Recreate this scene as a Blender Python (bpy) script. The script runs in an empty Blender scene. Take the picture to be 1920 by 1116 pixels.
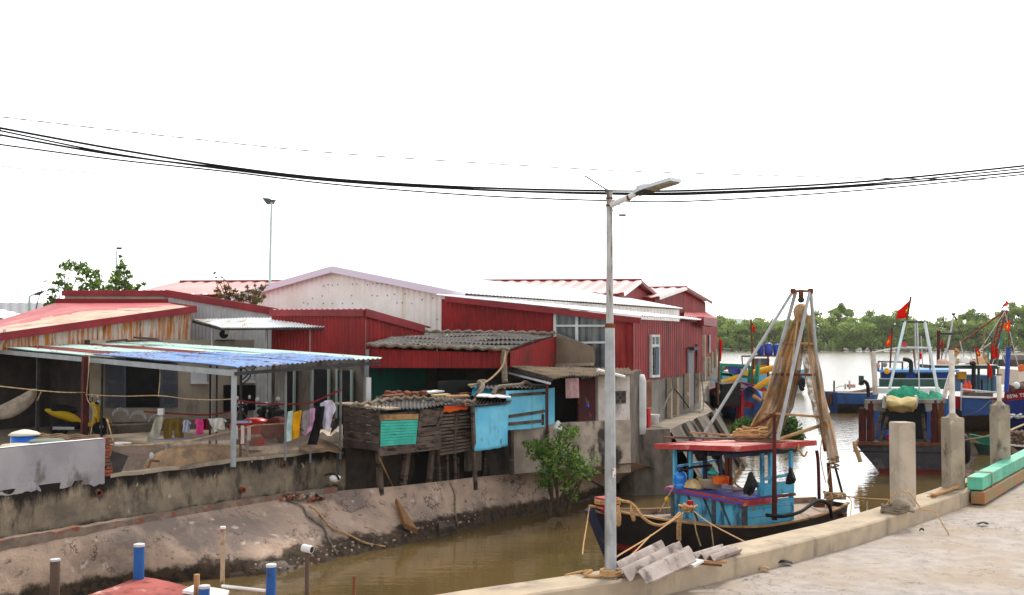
import bpy, math, random
from math import sin, cos, tan, atan, atan2, pi, radians, sqrt, exp
from mathutils import Vector, noise
V = Vector
rnd = random.Random(11)
scene = bpy.context.scene

# ---------------------------------------------------------------- camera
F, CX, CY, HOR, EYE = 2000.0, 960.0, 558.0, 632.0, V((0, 0, 5.0))
TH = atan((HOR - CY) / F)
cam_d = bpy.data.cameras.new('camera')
cam = bpy.data.objects.new('camera', cam_d)
scene.collection.objects.link(cam)
cam.location = EYE
cam.rotation_euler = (pi / 2 + TH, 0, 0)
cam_d.sensor_width = 36.0
cam_d.lens = 36.0 * F / 1920.0
cam_d.clip_end = 6000
cam_d.clip_start = 0.1
scene.camera = cam

# ---------------------------------------------------------------- light: thin white overcast, soft sun ahead and to the right
SUN_EL, SUN_AZ = radians(50), radians(27)
world = bpy.data.worlds.new('World')
scene.world = world
world.use_nodes = True
wn, wl = world.node_tree.nodes, world.node_tree.links
wn.clear()
w_out = wn.new('ShaderNodeOutputWorld')
w_bg = wn.new('ShaderNodeBackground')
w_hs = wn.new('ShaderNodeHueSaturation')
w_sky = wn.new('ShaderNodeTexSky')
w_sky.sky_type = 'NISHITA'
w_sky.sun_disc = False
w_sky.sun_elevation = SUN_EL
w_sky.sun_rotation = SUN_AZ
w_sky.air_density = 1.0
w_sky.dust_density = 0.6
w_hs.inputs['Saturation'].default_value = 0.12
w_bg.inputs['Strength'].default_value = 0.15
wl.new(w_sky.outputs[0], w_hs.inputs['Color'])
wl.new(w_hs.outputs[0], w_bg.inputs['Color'])
wl.new(w_bg.outputs[0], w_out.inputs['Surface'])
sun_d = bpy.data.lights.new('sun', 'SUN')
sun_d.energy = 1.5
sun_d.angle = radians(11)
sun_d.color = (1.0, 0.95, 0.86)
sun = bpy.data.objects.new('sun', sun_d)
scene.collection.objects.link(sun)
S = V((sin(SUN_AZ) * cos(SUN_EL), cos(SUN_AZ) * cos(SUN_EL), sin(SUN_EL)))
sun.rotation_euler = S.to_track_quat('Z', 'Y').to_euler()
scene.view_settings.view_transform = 'Standard'
scene.view_settings.look = 'None'
scene.view_settings.exposure = 1.08
scene.view_settings.gamma = 1.0
scene.cycles.max_bounces = 6
scene.cycles.transparent_max_bounces = 12

# ---------------------------------------------------------------- photo pixel -> world point helpers (real depth is always given)
def ray(px, py):
    a, b = (px - CX) / F, (CY - py) / F
    return V((a, cos(TH) - b * sin(TH), sin(TH) + b * cos(TH)))
def P(px, py, Y):
    r = ray(px, py); return EYE + r * (Y / r.y)
def PZ(px, py, z):
    r = ray(px, py); return EYE + r * ((z - 5.0) / r.z)
def PL(px, py, p0, n):
    r = ray(px, py); return EYE + r * ((p0 - EYE).dot(n) / r.dot(n))
def nz(p, s=1.0, seed=0.0):
    return noise.noise(V((p[0] * s + seed, p[1] * s + seed * 1.7, p[2] * s - seed)))

# ---------------------------------------------------------------- materials
def C(r, g, b, k=1.0):
    def f(c):
        c /= 255.0
        return (c / 12.92 if c <= 0.04045 else ((c + 0.055) / 1.055) ** 2.4) * k
    return (f(r), f(g), f(b), 1.0)
MATS = {}
def new_mat(name):
    m = bpy.data.materials.new(name); m.use_nodes = True
    t = m.node_tree; t.nodes.clear()
    o = t.nodes.new('ShaderNodeOutputMaterial'); b = t.nodes.new('ShaderNodeBsdfPrincipled')
    t.links.new(b.outputs[0], o.inputs[0])
    MATS[name] = m
    return m, t, b, o
def n_coord(t, stretch=(1, 1, 1)):
    c = t.nodes.new('ShaderNodeNewGeometry'); mp = t.nodes.new('ShaderNodeMapping')
    mp.inputs['Scale'].default_value = stretch
    t.links.new(c.outputs['Position'], mp.inputs['Vector'])
    return mp.outputs[0]
def n_noise(t, scale, stretch=(1, 1, 1), detail=5, rough=0.6):
    n = t.nodes.new('ShaderNodeTexNoise'); n.inputs['Scale'].default_value = scale
    n.inputs['Detail'].default_value = detail; n.inputs['Roughness'].default_value = rough
    t.links.new(n_coord(t, stretch), n.inputs['Vector'])
    return n.outputs[0]
def n_ramp(t, src, lo, hi, a=0.0, b=1.0):
    r = t.nodes.new('ShaderNodeMapRange'); r.interpolation_type = 'SMOOTHSTEP'
    r.inputs[1].default_value = lo; r.inputs[2].default_value = hi
    r.inputs[3].default_value = a; r.inputs[4].default_value = b
    t.links.new(src, r.inputs[0]); return r.outputs[0]
def n_mix(t, fac, a, b):
    m = t.nodes.new('ShaderNodeMix'); m.data_type = 'RGBA'
    if isinstance(fac, float): m.inputs[0].default_value = fac
    else: t.links.new(fac, m.inputs[0])
    for i, c in ((6, a), (7, b)):
        if isinstance(c, tuple): m.inputs[i].default_value = c
        else: t.links.new(c, m.inputs[i])
    return m.outputs[2]
def n_math(t, op, a, b=0.0):
    m = t.nodes.new('ShaderNodeMath'); m.operation = op
    for i, c in ((0, a), (1, b)):
        if isinstance(c, (float, int)): m.inputs[i].default_value = c
        else: t.links.new(c, m.inputs[i])
    return m.outputs[0]
def n_z(t):
    c = t.nodes.new('ShaderNodeNewGeometry'); s = t.nodes.new('ShaderNodeSeparateXYZ')
    t.links.new(c.outputs['Position'], s.inputs[0]); return s.outputs[2]
def n_bump(t, b, src, strength, dist=0.02):
    bp = t.nodes.new('ShaderNodeBump'); bp.inputs['Strength'].default_value = strength
    bp.inputs['Distance'].default_value = dist
    t.links.new(src, bp.inputs['Height']); t.links.new(bp.outputs[0], b.inputs['Normal'])
def mat(name, col, col2=None, s=2.5, lo=0.35, hi=0.65, dirt=None, ds=1.3, dlo=0.5, dhi=0.68, dst=(1, 1, 1),
        dirt2=None, d2s=5.0, d2lo=0.58, d2hi=0.66, d2st=(1, 1, 1), rough=0.85, bump=0.25, bs=30, metal=0.0, spec=0.25, transl=0.0):
    if name in MATS: return MATS[name]
    m, t, b, o = new_mat(name)
    c = col
    if col2: c = n_mix(t, n_ramp(t, n_noise(t, s), lo, hi), col, col2)
    if dirt: c = n_mix(t, n_ramp(t, n_noise(t, ds, dst), dlo, dhi), c, dirt)
    if dirt2: c = n_mix(t, n_ramp(t, n_noise(t, d2s, d2st), d2lo, d2hi), c, dirt2)
    if isinstance(c, tuple): b.inputs['Base Color'].default_value = c
    else: t.links.new(c, b.inputs['Base Color'])
    b.inputs['Roughness'].default_value = rough
    b.inputs['Metallic'].default_value = metal
    b.inputs['Specular IOR Level'].default_value = spec
    if bump: n_bump(t, b, n_noise(t, bs, detail=3), bump, 0.01)
    if transl:
        tr = t.nodes.new('ShaderNodeBsdfTranslucent'); mx = t.nodes.new('ShaderNodeMixShader')
        mx.inputs[0].default_value = transl
        if isinstance(c, tuple): tr.inputs[0].default_value = c
        else: t.links.new(c, tr.inputs[0])
        t.links.new(b.outputs[0], mx.inputs[1]); t.links.new(tr.outputs[0], mx.inputs[2]); t.links.new(mx.outputs[0], o.inputs[0])
    return m
def see_through(m, keep, scale=None, stretch=(1, 1, 1)):
    """net or mesh: let part of the light through between the threads"""
    t = m.node_tree
    o = [n for n in t.nodes if n.type == 'OUTPUT_MATERIAL'][0]
    src = o.inputs[0].links[0].from_socket
    tr = t.nodes.new('ShaderNodeBsdfTransparent'); mx = t.nodes.new('ShaderNodeMixShader')
    if scale: t.links.new(n_ramp(t, n_noise(t, scale, stretch), 0.35, 0.65, keep - 0.2, min(1.0, keep + 0.2)), mx.inputs[0])
    else: mx.inputs[0].default_value = keep
    t.links.new(tr.outputs[0], mx.inputs[1]); t.links.new(src, mx.inputs[2]); t.links.new(mx.outputs[0], o.inputs[0])
    return m

# ---------------------------------------------------------------- mesh builder
WLOC = {}
class MB:
    def __init__(self): self.v, self.f, self.m = [], [], []
    def add(self, vs, fs, mi=0):
        k = len(self.v); self.v.extend([V(p) for p in vs])
        for q in fs: self.f.append(tuple(i + k for i in q)); self.m.append(mi)
        return self
    def obox(self, o, a, b, c, mi=0):
        o, a, b, c = V(o), V(a), V(b), V(c)
        vs = [o, o + a, o + a + b, o + b, o + c, o + a + c, o + a + b + c, o + b + c]
        fs = [(0, 3, 2, 1), (4, 5, 6, 7), (0, 1, 5, 4), (1, 2, 6, 5), (2, 3, 7, 6), (3, 0, 4, 7)]
        if a.cross(b).dot(c) < 0: fs = [tuple(reversed(q)) for q in fs]
        return self.add(vs, fs, mi)
    def box(self, c, s, rz=0.0, mi=0):
        a, b, d = V((cos(rz), sin(rz), 0)) * s[0], V((-sin(rz), cos(rz), 0)) * s[1], V((0, 0, s[2]))
        return self.obox(V(c) - a / 2 - b / 2, a, b, d, mi)
    def bar(self, p, q, w, h=None, up=(0, 0, 1), mi=0):
        h = h or w; p, q = V(p), V(q); d = (q - p)
        u = V(up)
        if abs(d.normalized().dot(u)) > 0.98: u = V((0.7, 0.7, 0))
        sx = d.cross(u).normalized(); sy = sx.cross(d).normalized()
        return self.obox(p - sx * w / 2 - sy * h / 2, sx * w, sy * h, d, mi)
    def tube(self, pts, r, n=6, mi=0, cap=True):
        pts = [V(p) for p in pts]; k = len(self.v); m = len(pts)
        for i, p in enumerate(pts):
            d = (pts[min(i + 1, m - 1)] - pts[max(i - 1, 0)])
            d = d.normalized() if d.length > 1e-9 else V((0, 0, 1))
            u = V((0, 0, 1)) if abs(d.z) < 0.95 else V((1, 0, 0))
            a = d.cross(u).normalized(); b = a.cross(d).normalized()
            rr = r[i] if isinstance(r, (list, tuple)) else r
            for j in range(n):
                t = 2 * pi * (j + 0.5) / n
                self.v.append(p + a * (cos(t) * rr) + b * (sin(t) * rr))
        for i in range(m - 1):
            for j in range(n):
                j2 = (j + 1) % n
                self.f.append((k + i * n + j, k + (i + 1) * n + j, k + (i + 1) * n + j2, k + i * n + j2)); self.m.append(mi)
        if cap:
            self.f.append(tuple(k + j for j in range(n))); self.m.append(mi)
            self.f.append(tuple(k + (m - 1) * n + j for j in reversed(range(n)))); self.m.append(mi)
        return self
    def grid(self, fn, nu, nv, mi=0, thick=0.0):
        """fn(s,t)->point; thick closes the sheet to a real thickness"""
        pts = [[V(fn(i / nu, j / nv)) for i in range(nu + 1)] for j in range(nv + 1)]
        k = len(self.v); W = nu + 1
        for row in pts: self.v.extend(row)
        q = lambda i, j: k + j * W + i
        for j in range(nv):
            for i in range(nu):
                self.f.append((q(i, j), q(i + 1, j), q(i + 1, j + 1), q(i, j + 1))); self.m.append(mi)
        if thick:
            n0 = (pts[0][-1] - pts[0][0]).cross(pts[-1][0] - pts[0][0]).normalized() * -thick
            k2 = len(self.v)
            for row in pts: self.v.extend([p + n0 for p in row])
            q2 = lambda i, j: k2 + j * W + i
            for j in range(nv):
                for i in range(nu):
                    self.f.append((q2(i, j + 1), q2(i + 1, j + 1), q2(i + 1, j), q2(i, j))); self.m.append(mi)
            for i in range(nu):
                self.f.append((q2(i, 0), q2(i + 1, 0), q(i + 1, 0), q(i, 0))); self.m.append(mi)
                self.f.append((q(i, nv), q(i + 1, nv), q2(i + 1, nv), q2(i, nv))); self.m.append(mi)
            for j in range(nv):
                self.f.append((q(0, j), q(0, j + 1), q2(0, j + 1), q2(0, j))); self.m.append(mi)
                self.f.append((q2(nu, j), q2(nu, j + 1), q(nu, j + 1), q(nu, j))); self.m.append(mi)
        return self
    def corr(self, p00, p10, p11, p01, pitch=0.2, amp=0.02, prof='trap', nv=3, thick=0.012, wob=0.0, mi=0, seed=0):
        """corrugated sheet: ribs counted from p00 to p10, running from p00 to p01"""
        p00, p10, p11, p01 = V(p00), V(p10), V(p11), V(p01)
        L = max((p10 - p00).length, (p11 - p01).length)
        nr = max(2, int(L / pitch)); seg = 4
        n = (p10 - p00).cross(p01 - p00).normalized()
        def fn(s, t):
            p = p00.lerp(p10, s).lerp(p01.lerp(p11, s), t)
            k = int(round(s * nr * seg)) % seg
            h = (1.0, 0.0, -1.0, 0.0)[k] if prof == 'sin' else (1.0, 1.0, -1.0, -1.0)[k]
            if wob: p = p + n * wob * nz(p, 0.9, seed)
            return p + n * amp * h
        return self.grid(fn, nr * seg, nv, mi, thick)
    def prism(self, poly, vec, mi=0):
        poly = [V(p) for p in poly]; vec = V(vec); n = len(poly)
        nn = V((0, 0, 0))
        for i in range(n): nn += poly[i].cross(poly[(i + 1) % n])
        if nn.dot(vec) > 0: poly = poly[::-1]
        fs = [tuple(range(n)), tuple(reversed(range(n, 2 * n)))]
        for i in range(n): fs.append((i, i + n, (i + 1) % n + n, (i + 1) % n))
        return self.add(poly + [p + vec for p in poly], fs, mi)
    def lathe(self, c, prof, n=16, mi=0, ax=None):
        c = V(c); k = len(self.v)
        up = V(ax).normalized() if ax else V((0, 0, 1))
        a = up.orthogonal().normalized(); b = up.cross(a)
        for r, z in prof:
            for j in range(n):
                t = 2 * pi * j / n
                self.v.append(c + a * (r * cos(t)) + b * (r * sin(t)) + up * z)
        for i in range(len(prof) - 1):
            for j in range(n):
                j2 = (j + 1) % n
                self.f.append((k + i * n + j, k + i * n + j2, k + (i + 1) * n + j2, k + (i + 1) * n + j)); self.m.append(mi)
        self.f.append(tuple(k + j for j in reversed(range(n)))); self.m.append(mi)
        self.f.append(tuple(k + (len(prof) - 1) * n + j for j in range(n))); self.m.append(mi)
        return self
    def planks(self, p00, p10, p11, p01, n, gap=0.01, thick=0.025, jit=0.01, mis=(0,), ends=0.02):
        """boards laid side by side from p00 towards p01, each running p00->p10"""
        p00, p10, p11, p01 = V(p00), V(p10), V(p11), V(p01)
        nn = (p10 - p00).cross(p01 - p00).normalized()
        h = (p01 - p00).length / n
        for i in range(n):
            a, b = (i + gap / h / 2 ) / n, (i + 1 - gap / h / 2) / n
            j = [rnd.uniform(-jit, jit) for _ in range(4)]
            off = nn * rnd.uniform(-jit, jit)
            e0, e1 = -rnd.uniform(0, ends), rnd.uniform(0, ends)
            def q(s, t, dz):
                p = p00.lerp(p01, t).lerp(p10.lerp(p11, t), s); d = (p10 - p00).normalized()
                return p + d * (e0 if s == 0 else e1) + (p01 - p00).normalized() * dz + off
            poly = [q(0, a, j[0]), q(1, a, j[1]), q(1, b, j[2]), q(0, b, j[3])]
            self.prism(poly, nn * thick, rnd.choice(mis))
        return self
    def build(self, name, mats, parent=None, smooth=False):
        if not isinstance(mats, (list, tuple)): mats = [mats]
        off = WLOC.get(parent.name, V((0, 0, 0))) if parent else V((0, 0, 0))
        me = bpy.data.meshes.new(name)
        me.from_pydata([tuple(p - off) for p in self.v], [], self.f)
        for m in mats: me.materials.append(m)
        if len(mats) > 1: me.polygons.foreach_set('material_index', self.m)
        if smooth: me.polygons.foreach_set('use_smooth', [True] * len(me.polygons))
        me.update()
        o = bpy.data.objects.new(name, me); scene.collection.objects.link(o)
        if parent: o.parent = parent; WLOC[o.name] = off
        return o
def tag(o, label=None, cat=None, group=None, kind=None):
    if label: o['label'] = label
    if cat: o['category'] = cat
    if group: o['group'] = group
    if kind: o['kind'] = kind
    return o
def thing(name, loc, label, cat, group=None):
    o = bpy.data.objects.new(name, None); scene.collection.objects.link(o)
    o.location = V(loc); o.empty_display_size = 0.2; WLOC[o.name] = V(loc)
    return tag(o, label, cat, group)
def one(mb, name, mats, label, cat, group=None, smooth=False):
    """a thing that is one mesh: origin at its lowest centre"""
    lo = min(p.z for p in mb.v); c = sum(mb.v, V((0, 0, 0))) / len(mb.v); c.z = lo
    mb.v = [p - c for p in mb.v]
    o = mb.build(name, mats, None, smooth); o.location = c; WLOC[o.name] = c
    return tag(o, label, cat, group)
def copy_tree(o, parent=None):
    c = o.copy(); scene.collection.objects.link(c)
    if parent: c.parent = parent
    for ch in list(o.children): copy_tree(ch, c)
    return c
def spline(pts, n=8):
    """smooth curve through the points"""
    pts = [V(p) for p in pts]; out = []
    for i in range(len(pts) - 1):
        a, b, c, d = pts[max(i - 1, 0)], pts[i], pts[i + 1], pts[min(i + 2, len(pts) - 1)]
        for k in range(n):
            t = k / n
            out.append(0.5 * ((2 * b) + (c - a) * t + (2 * a - 5 * b + 4 * c - d) * t * t + (3 * b - a - 3 * c + d) * t ** 3))
    return out + [pts[-1]]
def resample(pts, n):
    pts = [V(p) for p in pts]; L = [0.0]
    for a, b in zip(pts, pts[1:]): L.append(L[-1] + (b - a).length)
    out = []; j = 0
    for i in range(n + 1):
        t = L[-1] * i / n
        while j < len(L) - 2 and L[j + 1] < t: j += 1
        out.append(pts[j].lerp(pts[j + 1], (t - L[j]) / max(1e-9, L[j + 1] - L[j])))
    return out
def leaves(mb, blobs, n, size, nm=3, rs=rnd, flat=0.3, shell=0.5):
    """leaf-sized faces spread through ellipsoid clumps (centre, (rx,ry,rz))"""
    w = [b[1][0] * b[1][2] for b in blobs]
    for _ in range(n):
        c, r = rs.choices(blobs, w)[0]
        d = V((rs.gauss(0, 1), rs.gauss(0, 1), rs.gauss(0, 1))).normalized() * (rs.random() ** shell)
        p = V(c) + V((d.x * r[0], d.y * r[1], d.z * r[2]))
        nrm = V((rs.gauss(0, 1), rs.gauss(0, 1), rs.gauss(flat, 1))).normalized()
        a = nrm.orthogonal().normalized(); b = nrm.cross(a); t = rs.uniform(0, 2 * pi)
        a, b = a * cos(t) + b * sin(t), b * cos(t) - a * sin(t)
        s = size * rs.uniform(0.6, 1.35)
        mb.add([p - a * s, p + b * s * 0.42 + a * s * 0.1, p + a * s, p - b * s * 0.42 + a * s * 0.1], [(0, 1, 2, 3)], rs.randrange(nm))
    return mb
def limbs(mb, base, tips, r0, r1, mi=0, rs=rnd, sag=0.15):
    for tp in tips:
        base_v, tp = V(base), V(tp)
        m = base_v.lerp(tp, 0.5) + V((rs.uniform(-1, 1), rs.uniform(-1, 1), rs.uniform(0, 1))) * sag * (tp - base_v).length
        c = spline([base_v, m, tp], 4)
        mb.tube(c, [r0 + (r1 - r0) * i / (len(c) - 1) for i in range(len(c))], 5, mi)
    return mb
# ---------------------------------------------------------------- material list
RED = mat('red_metal', C(142, 27, 26), C(120, 22, 23), 1.2, dirt=C(86, 26, 26), ds=1.6, dst=(1, 1, .12), dlo=.5, dhi=.75, dirt2=C(156, 58, 50), d2s=1.1, d2st=(1, 1, .22), d2lo=.55, d2hi=.75, rough=.55, bump=.05, bs=12)
RED_TRIM = mat('red_trim', C(138, 40, 46), C(120, 32, 38), 1.5, rough=.5, bump=.05)
ROOF_RED = mat('faded_red_roof', C(196, 108, 108), C(182, 90, 92), .7, dirt=C(222, 150, 140), ds=.9, dlo=.5, dhi=.75, rough=.5, bump=.05)
ROOF_PINK = mat('pink_roof', C(214, 166, 162), C(202, 144, 140), .3, rough=.5, bump=.03)
ROOF_WORN = mat('worn_roof', C(208, 186, 164), C(190, 160, 136), 1.2, dirt=C(150, 96, 72), ds=1.4, dst=(.35, 2.5, 1), dlo=.56, dhi=.72, rough=.6)
WHITE_METAL = mat('white_metal', C(244, 241, 238), C(234, 228, 220), .8, dirt=C(206, 186, 150), ds=1.0, dst=(1, 1, .06), dlo=.6, dhi=.8, rough=.5, bump=.03)
WHITE_ROOF = mat('white_roof', C(244, 244, 244), C(232, 232, 232), .5, rough=.45, bump=.02)
LAV = mat('pale_lilac_trim', C(214, 208, 222), None, rough=.5, bump=.02)
GREY_METAL = mat('grey_metal', C(200, 200, 200), C(180, 180, 180), 1.5, dirt=C(150, 132, 112), ds=1.5, dst=(1, 1, .15), dlo=.58, dhi=.8, rough=.5, bump=.04)
RUSTY = mat('rusty_white_metal', C(214, 206, 198), C(196, 184, 172), 2.0, dirt=C(184, 112, 36), ds=10, dst=(1, 1, .08), dlo=.42, dhi=.62, dirt2=C(120, 62, 22), d2s=6, d2st=(1, 1, .2), d2lo=.58, d2hi=.7, rough=.7, bump=.05)
MINT = mat('mint_metal', C(198, 224, 212), C(178, 208, 198), 1.2, dirt=C(140, 98, 76), ds=2.6, dlo=.59, dhi=.65, rough=.5, bump=.03)
BLUE_SHEET = mat('blue_painted_metal', C(116, 148, 200), C(138, 168, 210), 1.6, dirt=C(120, 70, 56), ds=2.1, dst=(1, 2.0, 1), dlo=.56, dhi=.62, dirt2=C(190, 206, 226), d2s=3, d2lo=.6, d2hi=.7, rough=.55, bump=.03)
RED_SHEET = mat('rusty_red_sheet', C(146, 56, 46), C(122, 44, 38), 1.6, dirt=C(84, 40, 32), ds=2, dlo=.5, dhi=.7, rough=.7)
GALV = mat('galvanised_steel', C(176, 178, 178), C(154, 156, 158), 3.5, dirt=C(130, 124, 114), ds=5, dst=(1, 1, .25), dlo=.55, dhi=.75, rough=.5, bump=.08, metal=.25)
POST_GREY = mat('grey_painted_post', C(158, 162, 164), C(142, 146, 148), 3, dirt=C(120, 112, 104), ds=4, dst=(1, 1, .3), dlo=.6, dhi=.75, rough=.55, bump=.05)
GALV_OLD = mat('stained_galvanised_steel', C(166, 162, 158), C(190, 188, 186), 3, dirt=C(118, 104, 92), ds=5, dst=(2, 2, .3), dlo=.5, dhi=.62, rough=.6, bump=.1, metal=.2)
RUST = mat('rust', C(116, 62, 34), C(84, 44, 28), 6, rough=.9, bump=.4)
DARK_POST = mat('dark_red_post', C(86, 36, 32), C(62, 30, 28), 3, rough=.8)
STEEL_DARK = mat('dark_steel', C(60, 58, 58), C(44, 42, 42), 3, rough=.6)
BLACK = mat('black_rubber', C(22, 22, 24), C(34, 32, 32), 3, rough=.7)
WIRE = mat('black_wire', C(20, 20, 22), None, rough=.7, bump=0)
WIRE_G = mat('grey_wire', C(96, 98, 96), None, rough=.7, bump=0)
CONC = mat('concrete', C(168, 152, 132), C(150, 136, 118), 1.6, dirt=C(112, 100, 88), ds=1.2, dlo=.52, dhi=.72, dirt2=C(196, 182, 164), d2s=3, d2lo=.6, d2hi=.72, rough=.92, bump=.35, bs=22)
CONC_CURB = mat('curb_concrete', C(184, 165, 140), C(164, 148, 128), 2.2, dirt=C(118, 108, 96), ds=1.7, dst=(1, 1, .35), dlo=.55, dhi=.75, rough=.92, bump=.3, bs=26)
CONC_POST = mat('post_concrete', C(188, 174, 156), C(170, 156, 138), 2.4, dirt=C(110, 100, 88), ds=2.2, dst=(1, 1, .5), dlo=.54, dhi=.72, dirt2=C(200, 190, 172), d2s=6, d2lo=.62, d2hi=.7, rough=.92, bump=.3)
CONC_POST2 = mat('mossy_post_concrete', C(166, 154, 134), C(146, 134, 116), 2.4, dirt=C(92, 84, 74), ds=3.6, dst=(1, 1, .5), dlo=.52, dhi=.68, dirt2=C(190, 180, 160), d2s=5, d2lo=.62, d2hi=.7, rough=.92, bump=.3)
CONC_DARK = mat('dark_concrete', C(112, 102, 92), C(88, 80, 72), 1.6, dirt=C(48, 44, 42), ds=1.1, dst=(1, 1, .3), dlo=.48, dhi=.66, rough=.95, bump=.3)
PLASTER = mat('pale_plaster', C(166, 160, 163), C(150, 144, 147), 1.5, dirt=C(138, 132, 132), ds=1.6, dst=(1, 1, .3), dlo=.55, dhi=.75, dirt2=C(112, 106, 104), d2s=2.2, d2st=(1, 1, .5), d2lo=.56, d2hi=.7, rough=.9, bump=.25)
HOUSE_WALL = mat('beige_wall', C(176, 162, 144), C(156, 144, 130), 1.2, dirt=C(110, 102, 96), ds=1.0, dst=(1, 1, .35), dlo=.52, dhi=.7, rough=.9)
GREY_WALL = mat('grey_render', C(140, 134, 126), C(120, 114, 108), 1.2, dirt=C(92, 86, 80), ds=1.4, dst=(1, 1, .25), dlo=.5, dhi=.72, rough=.92)
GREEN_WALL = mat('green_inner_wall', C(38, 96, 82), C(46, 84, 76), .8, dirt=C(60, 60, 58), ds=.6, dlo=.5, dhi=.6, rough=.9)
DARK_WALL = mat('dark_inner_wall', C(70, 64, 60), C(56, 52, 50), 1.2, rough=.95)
BRICK = mat('red_brick', C(160, 84, 58), C(130, 66, 48), 5, dirt=C(96, 80, 70), ds=3, dlo=.5, dhi=.62, rough=.95, bump=.5)
FIBRO = mat('old_fibre_cement', C(98, 92, 88), C(74, 70, 68), 1.6, dirt=C(46, 43, 42), ds=2.2, dlo=.5, dhi=.68, dirt2=C(160, 148, 132), d2s=3.5, d2lo=.6, d2hi=.7, rough=.95, bump=.3)
FIBRO_NEW = mat('pale_fibre_cement', C(178, 164, 156), C(152, 138, 130), 2.2, dirt=C(104, 94, 90), ds=3.5, dlo=.5, dhi=.66, rough=.9, bump=.4, bs=40)
FIBRO_TAN = mat('brown_fibre_cement', C(134, 116, 92), C(108, 94, 78), 1.5, dirt=C(70, 62, 54), ds=2, dlo=.5, dhi=.7, rough=.95)
WOOD_GREY = mat('weathered_board', C(108, 92, 82), C(86, 72, 64), 2, dirt=C(44, 38, 36), ds=2.6, dst=(1, 1, 4), dlo=.48, dhi=.66, rough=.92, bump=.3)
WOOD_GREY2 = mat('dark_weathered_board', C(88, 75, 68), C(66, 57, 53), 2, dirt=C(122, 106, 92), ds=3, dst=(1, 1, 5), dlo=.58, dhi=.7, rough=.92, bump=.3)
WOOD_TAN = mat('tan_timber', C(178, 140, 96), C(150, 112, 74), 3, dirt=C(110, 84, 60), ds=3, dlo=.54, dhi=.7, rough=.85, bump=.3)
WOOD_BR = mat('brown_timber', C(116, 72, 48), C(88, 54, 38), 3, rough=.85, bump=.3)
TEAL_PAINT = mat('turquoise_paint', C(72, 190, 166), C(60, 168, 150), 3, dirt=C(48, 92, 84), ds=4, dst=(1, 1, 5), dlo=.6, dhi=.68, rough=.7, bump=.2)
TEAL_BEAM = mat('turquoise_beam_paint', C(98, 184, 154), C(72, 158, 130), 2, dirt=C(146, 132, 92), ds=3.4, dlo=.57, dhi=.68, rough=.6, bump=.2)
TEAL_WORN = mat('worn_turquoise_paint', C(96, 150, 120), C(132, 124, 88), 2.2, lo=.3, hi=.5, dirt=C(156, 112, 74), ds=2.4, dlo=.42, dhi=.52, rough=.75, bump=.3)
SKYBLUE = mat('sky_blue_sheet', C(96, 186, 220), C(120, 202, 228), 1.3, dirt=C(86, 136, 150), ds=2.0, dst=(1, 1, .35), dlo=.56, dhi=.74, dirt2=C(90, 110, 108), d2s=3.3, d2st=(1, 1, .5), d2lo=.66, d2hi=.72, rough=.6, bump=.1, bs=6)
BOATBLUE = mat('boat_blue_paint', C(76, 166, 204), C(98, 182, 212), 2.5, dirt=C(54, 92, 116), ds=3.2, dst=(1, 1, .4), dlo=.5, dhi=.66, dirt2=C(150, 134, 112), d2s=7, d2lo=.61, d2hi=.66, rough=.7, bump=.2)
BOATRED = mat('boat_red_paint', C(176, 66, 62), C(156, 50, 50), 2.5, dirt=C(206, 140, 130), ds=3.5, dlo=.54, dhi=.68, rough=.65, bump=.2)
REDSTEM = mat('stem_red_paint', C(166, 24, 34), C(140, 22, 30), 3, rough=.6, bump=.1)
HULLBLACK = mat('tarred_hull', C(34, 30, 32), C(46, 42, 42), 1.5, dirt=C(72, 66, 62), ds=2.0, dst=(1, 1, .5), dlo=.58, dhi=.74, rough=.55, bump=.2, bs=8)
HULLNAVY = mat('navy_hull', C(40, 46, 72), C(52, 56, 78), 1.5, dirt=C(84, 72, 70), ds=2.4, dlo=.58, dhi=.7, rough=.6, bump=.15)
HULLRED = mat('antifoul_red', C(122, 40, 36), C(96, 34, 32), 2, rough=.7)
HULLBLUE = mat('blue_hull_paint', C(54, 92, 152), C(44, 76, 130), 1.0, dirt=C(60, 70, 90), ds=1.4, dlo=.56, dhi=.72, rough=.6, bump=.08)
DEEPBLUE = mat('deep_blue_paint', C(36, 68, 156), C(30, 56, 128), 1.0, rough=.5, bump=.05)
LIGHTBLUE = mat('light_blue_hull', C(122, 190, 226), C(150, 205, 232), 1.0, rough=.6)
HULLBROWN = mat('brown_hull', C(92, 74, 62), C(70, 58, 50), 1.0, rough=.8)
DECK = mat('deck_boards', C(168, 148, 130), C(146, 126, 110), 1.5, dirt=C(92, 76, 66), ds=2.5, dst=(3, .6, 1), dlo=.5, dhi=.7, rough=.85, bump=.3)
TARP = mat('blue_tarp', C(58, 66, 158), C(84, 74, 140), 2.2, dirt=C(128, 92, 104), ds=2.8, dlo=.58, dhi=.72, rough=.6, bump=.2, bs=8)
TARP2 = mat('mid_blue_tarp', C(44, 92, 180), C(60, 106, 186), 1.5, rough=.6)
PLBLUE = mat('blue_plastic', C(24, 110, 206), C(30, 96, 190), 2, rough=.35, bump=.03, spec=.5)
PLNAVY = mat('navy_plastic', C(36, 62, 168), C(30, 46, 138), .8, rough=.35, bump=.03, spec=.5)
PLRED = mat('red_plastic', C(206, 24, 30), C(186, 20, 26), 2, rough=.35, bump=.03, spec=.5)
PLYEL = mat('yellow_plastic', C(204, 168, 20), C(190, 150, 14), 1, rough=.4, bump=.03, spec=.5)
PLGREEN = mat('teal_plastic', C(40, 170, 160), None, rough=.4, bump=.03, spec=.5)
BLUEPIPE = mat('blue_pipe', C(18, 86, 154), C(14, 76, 140), 2, dirt=C(30, 66, 104), ds=3, dlo=.56, dhi=.7, rough=.45, bump=.08, spec=.4)
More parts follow.
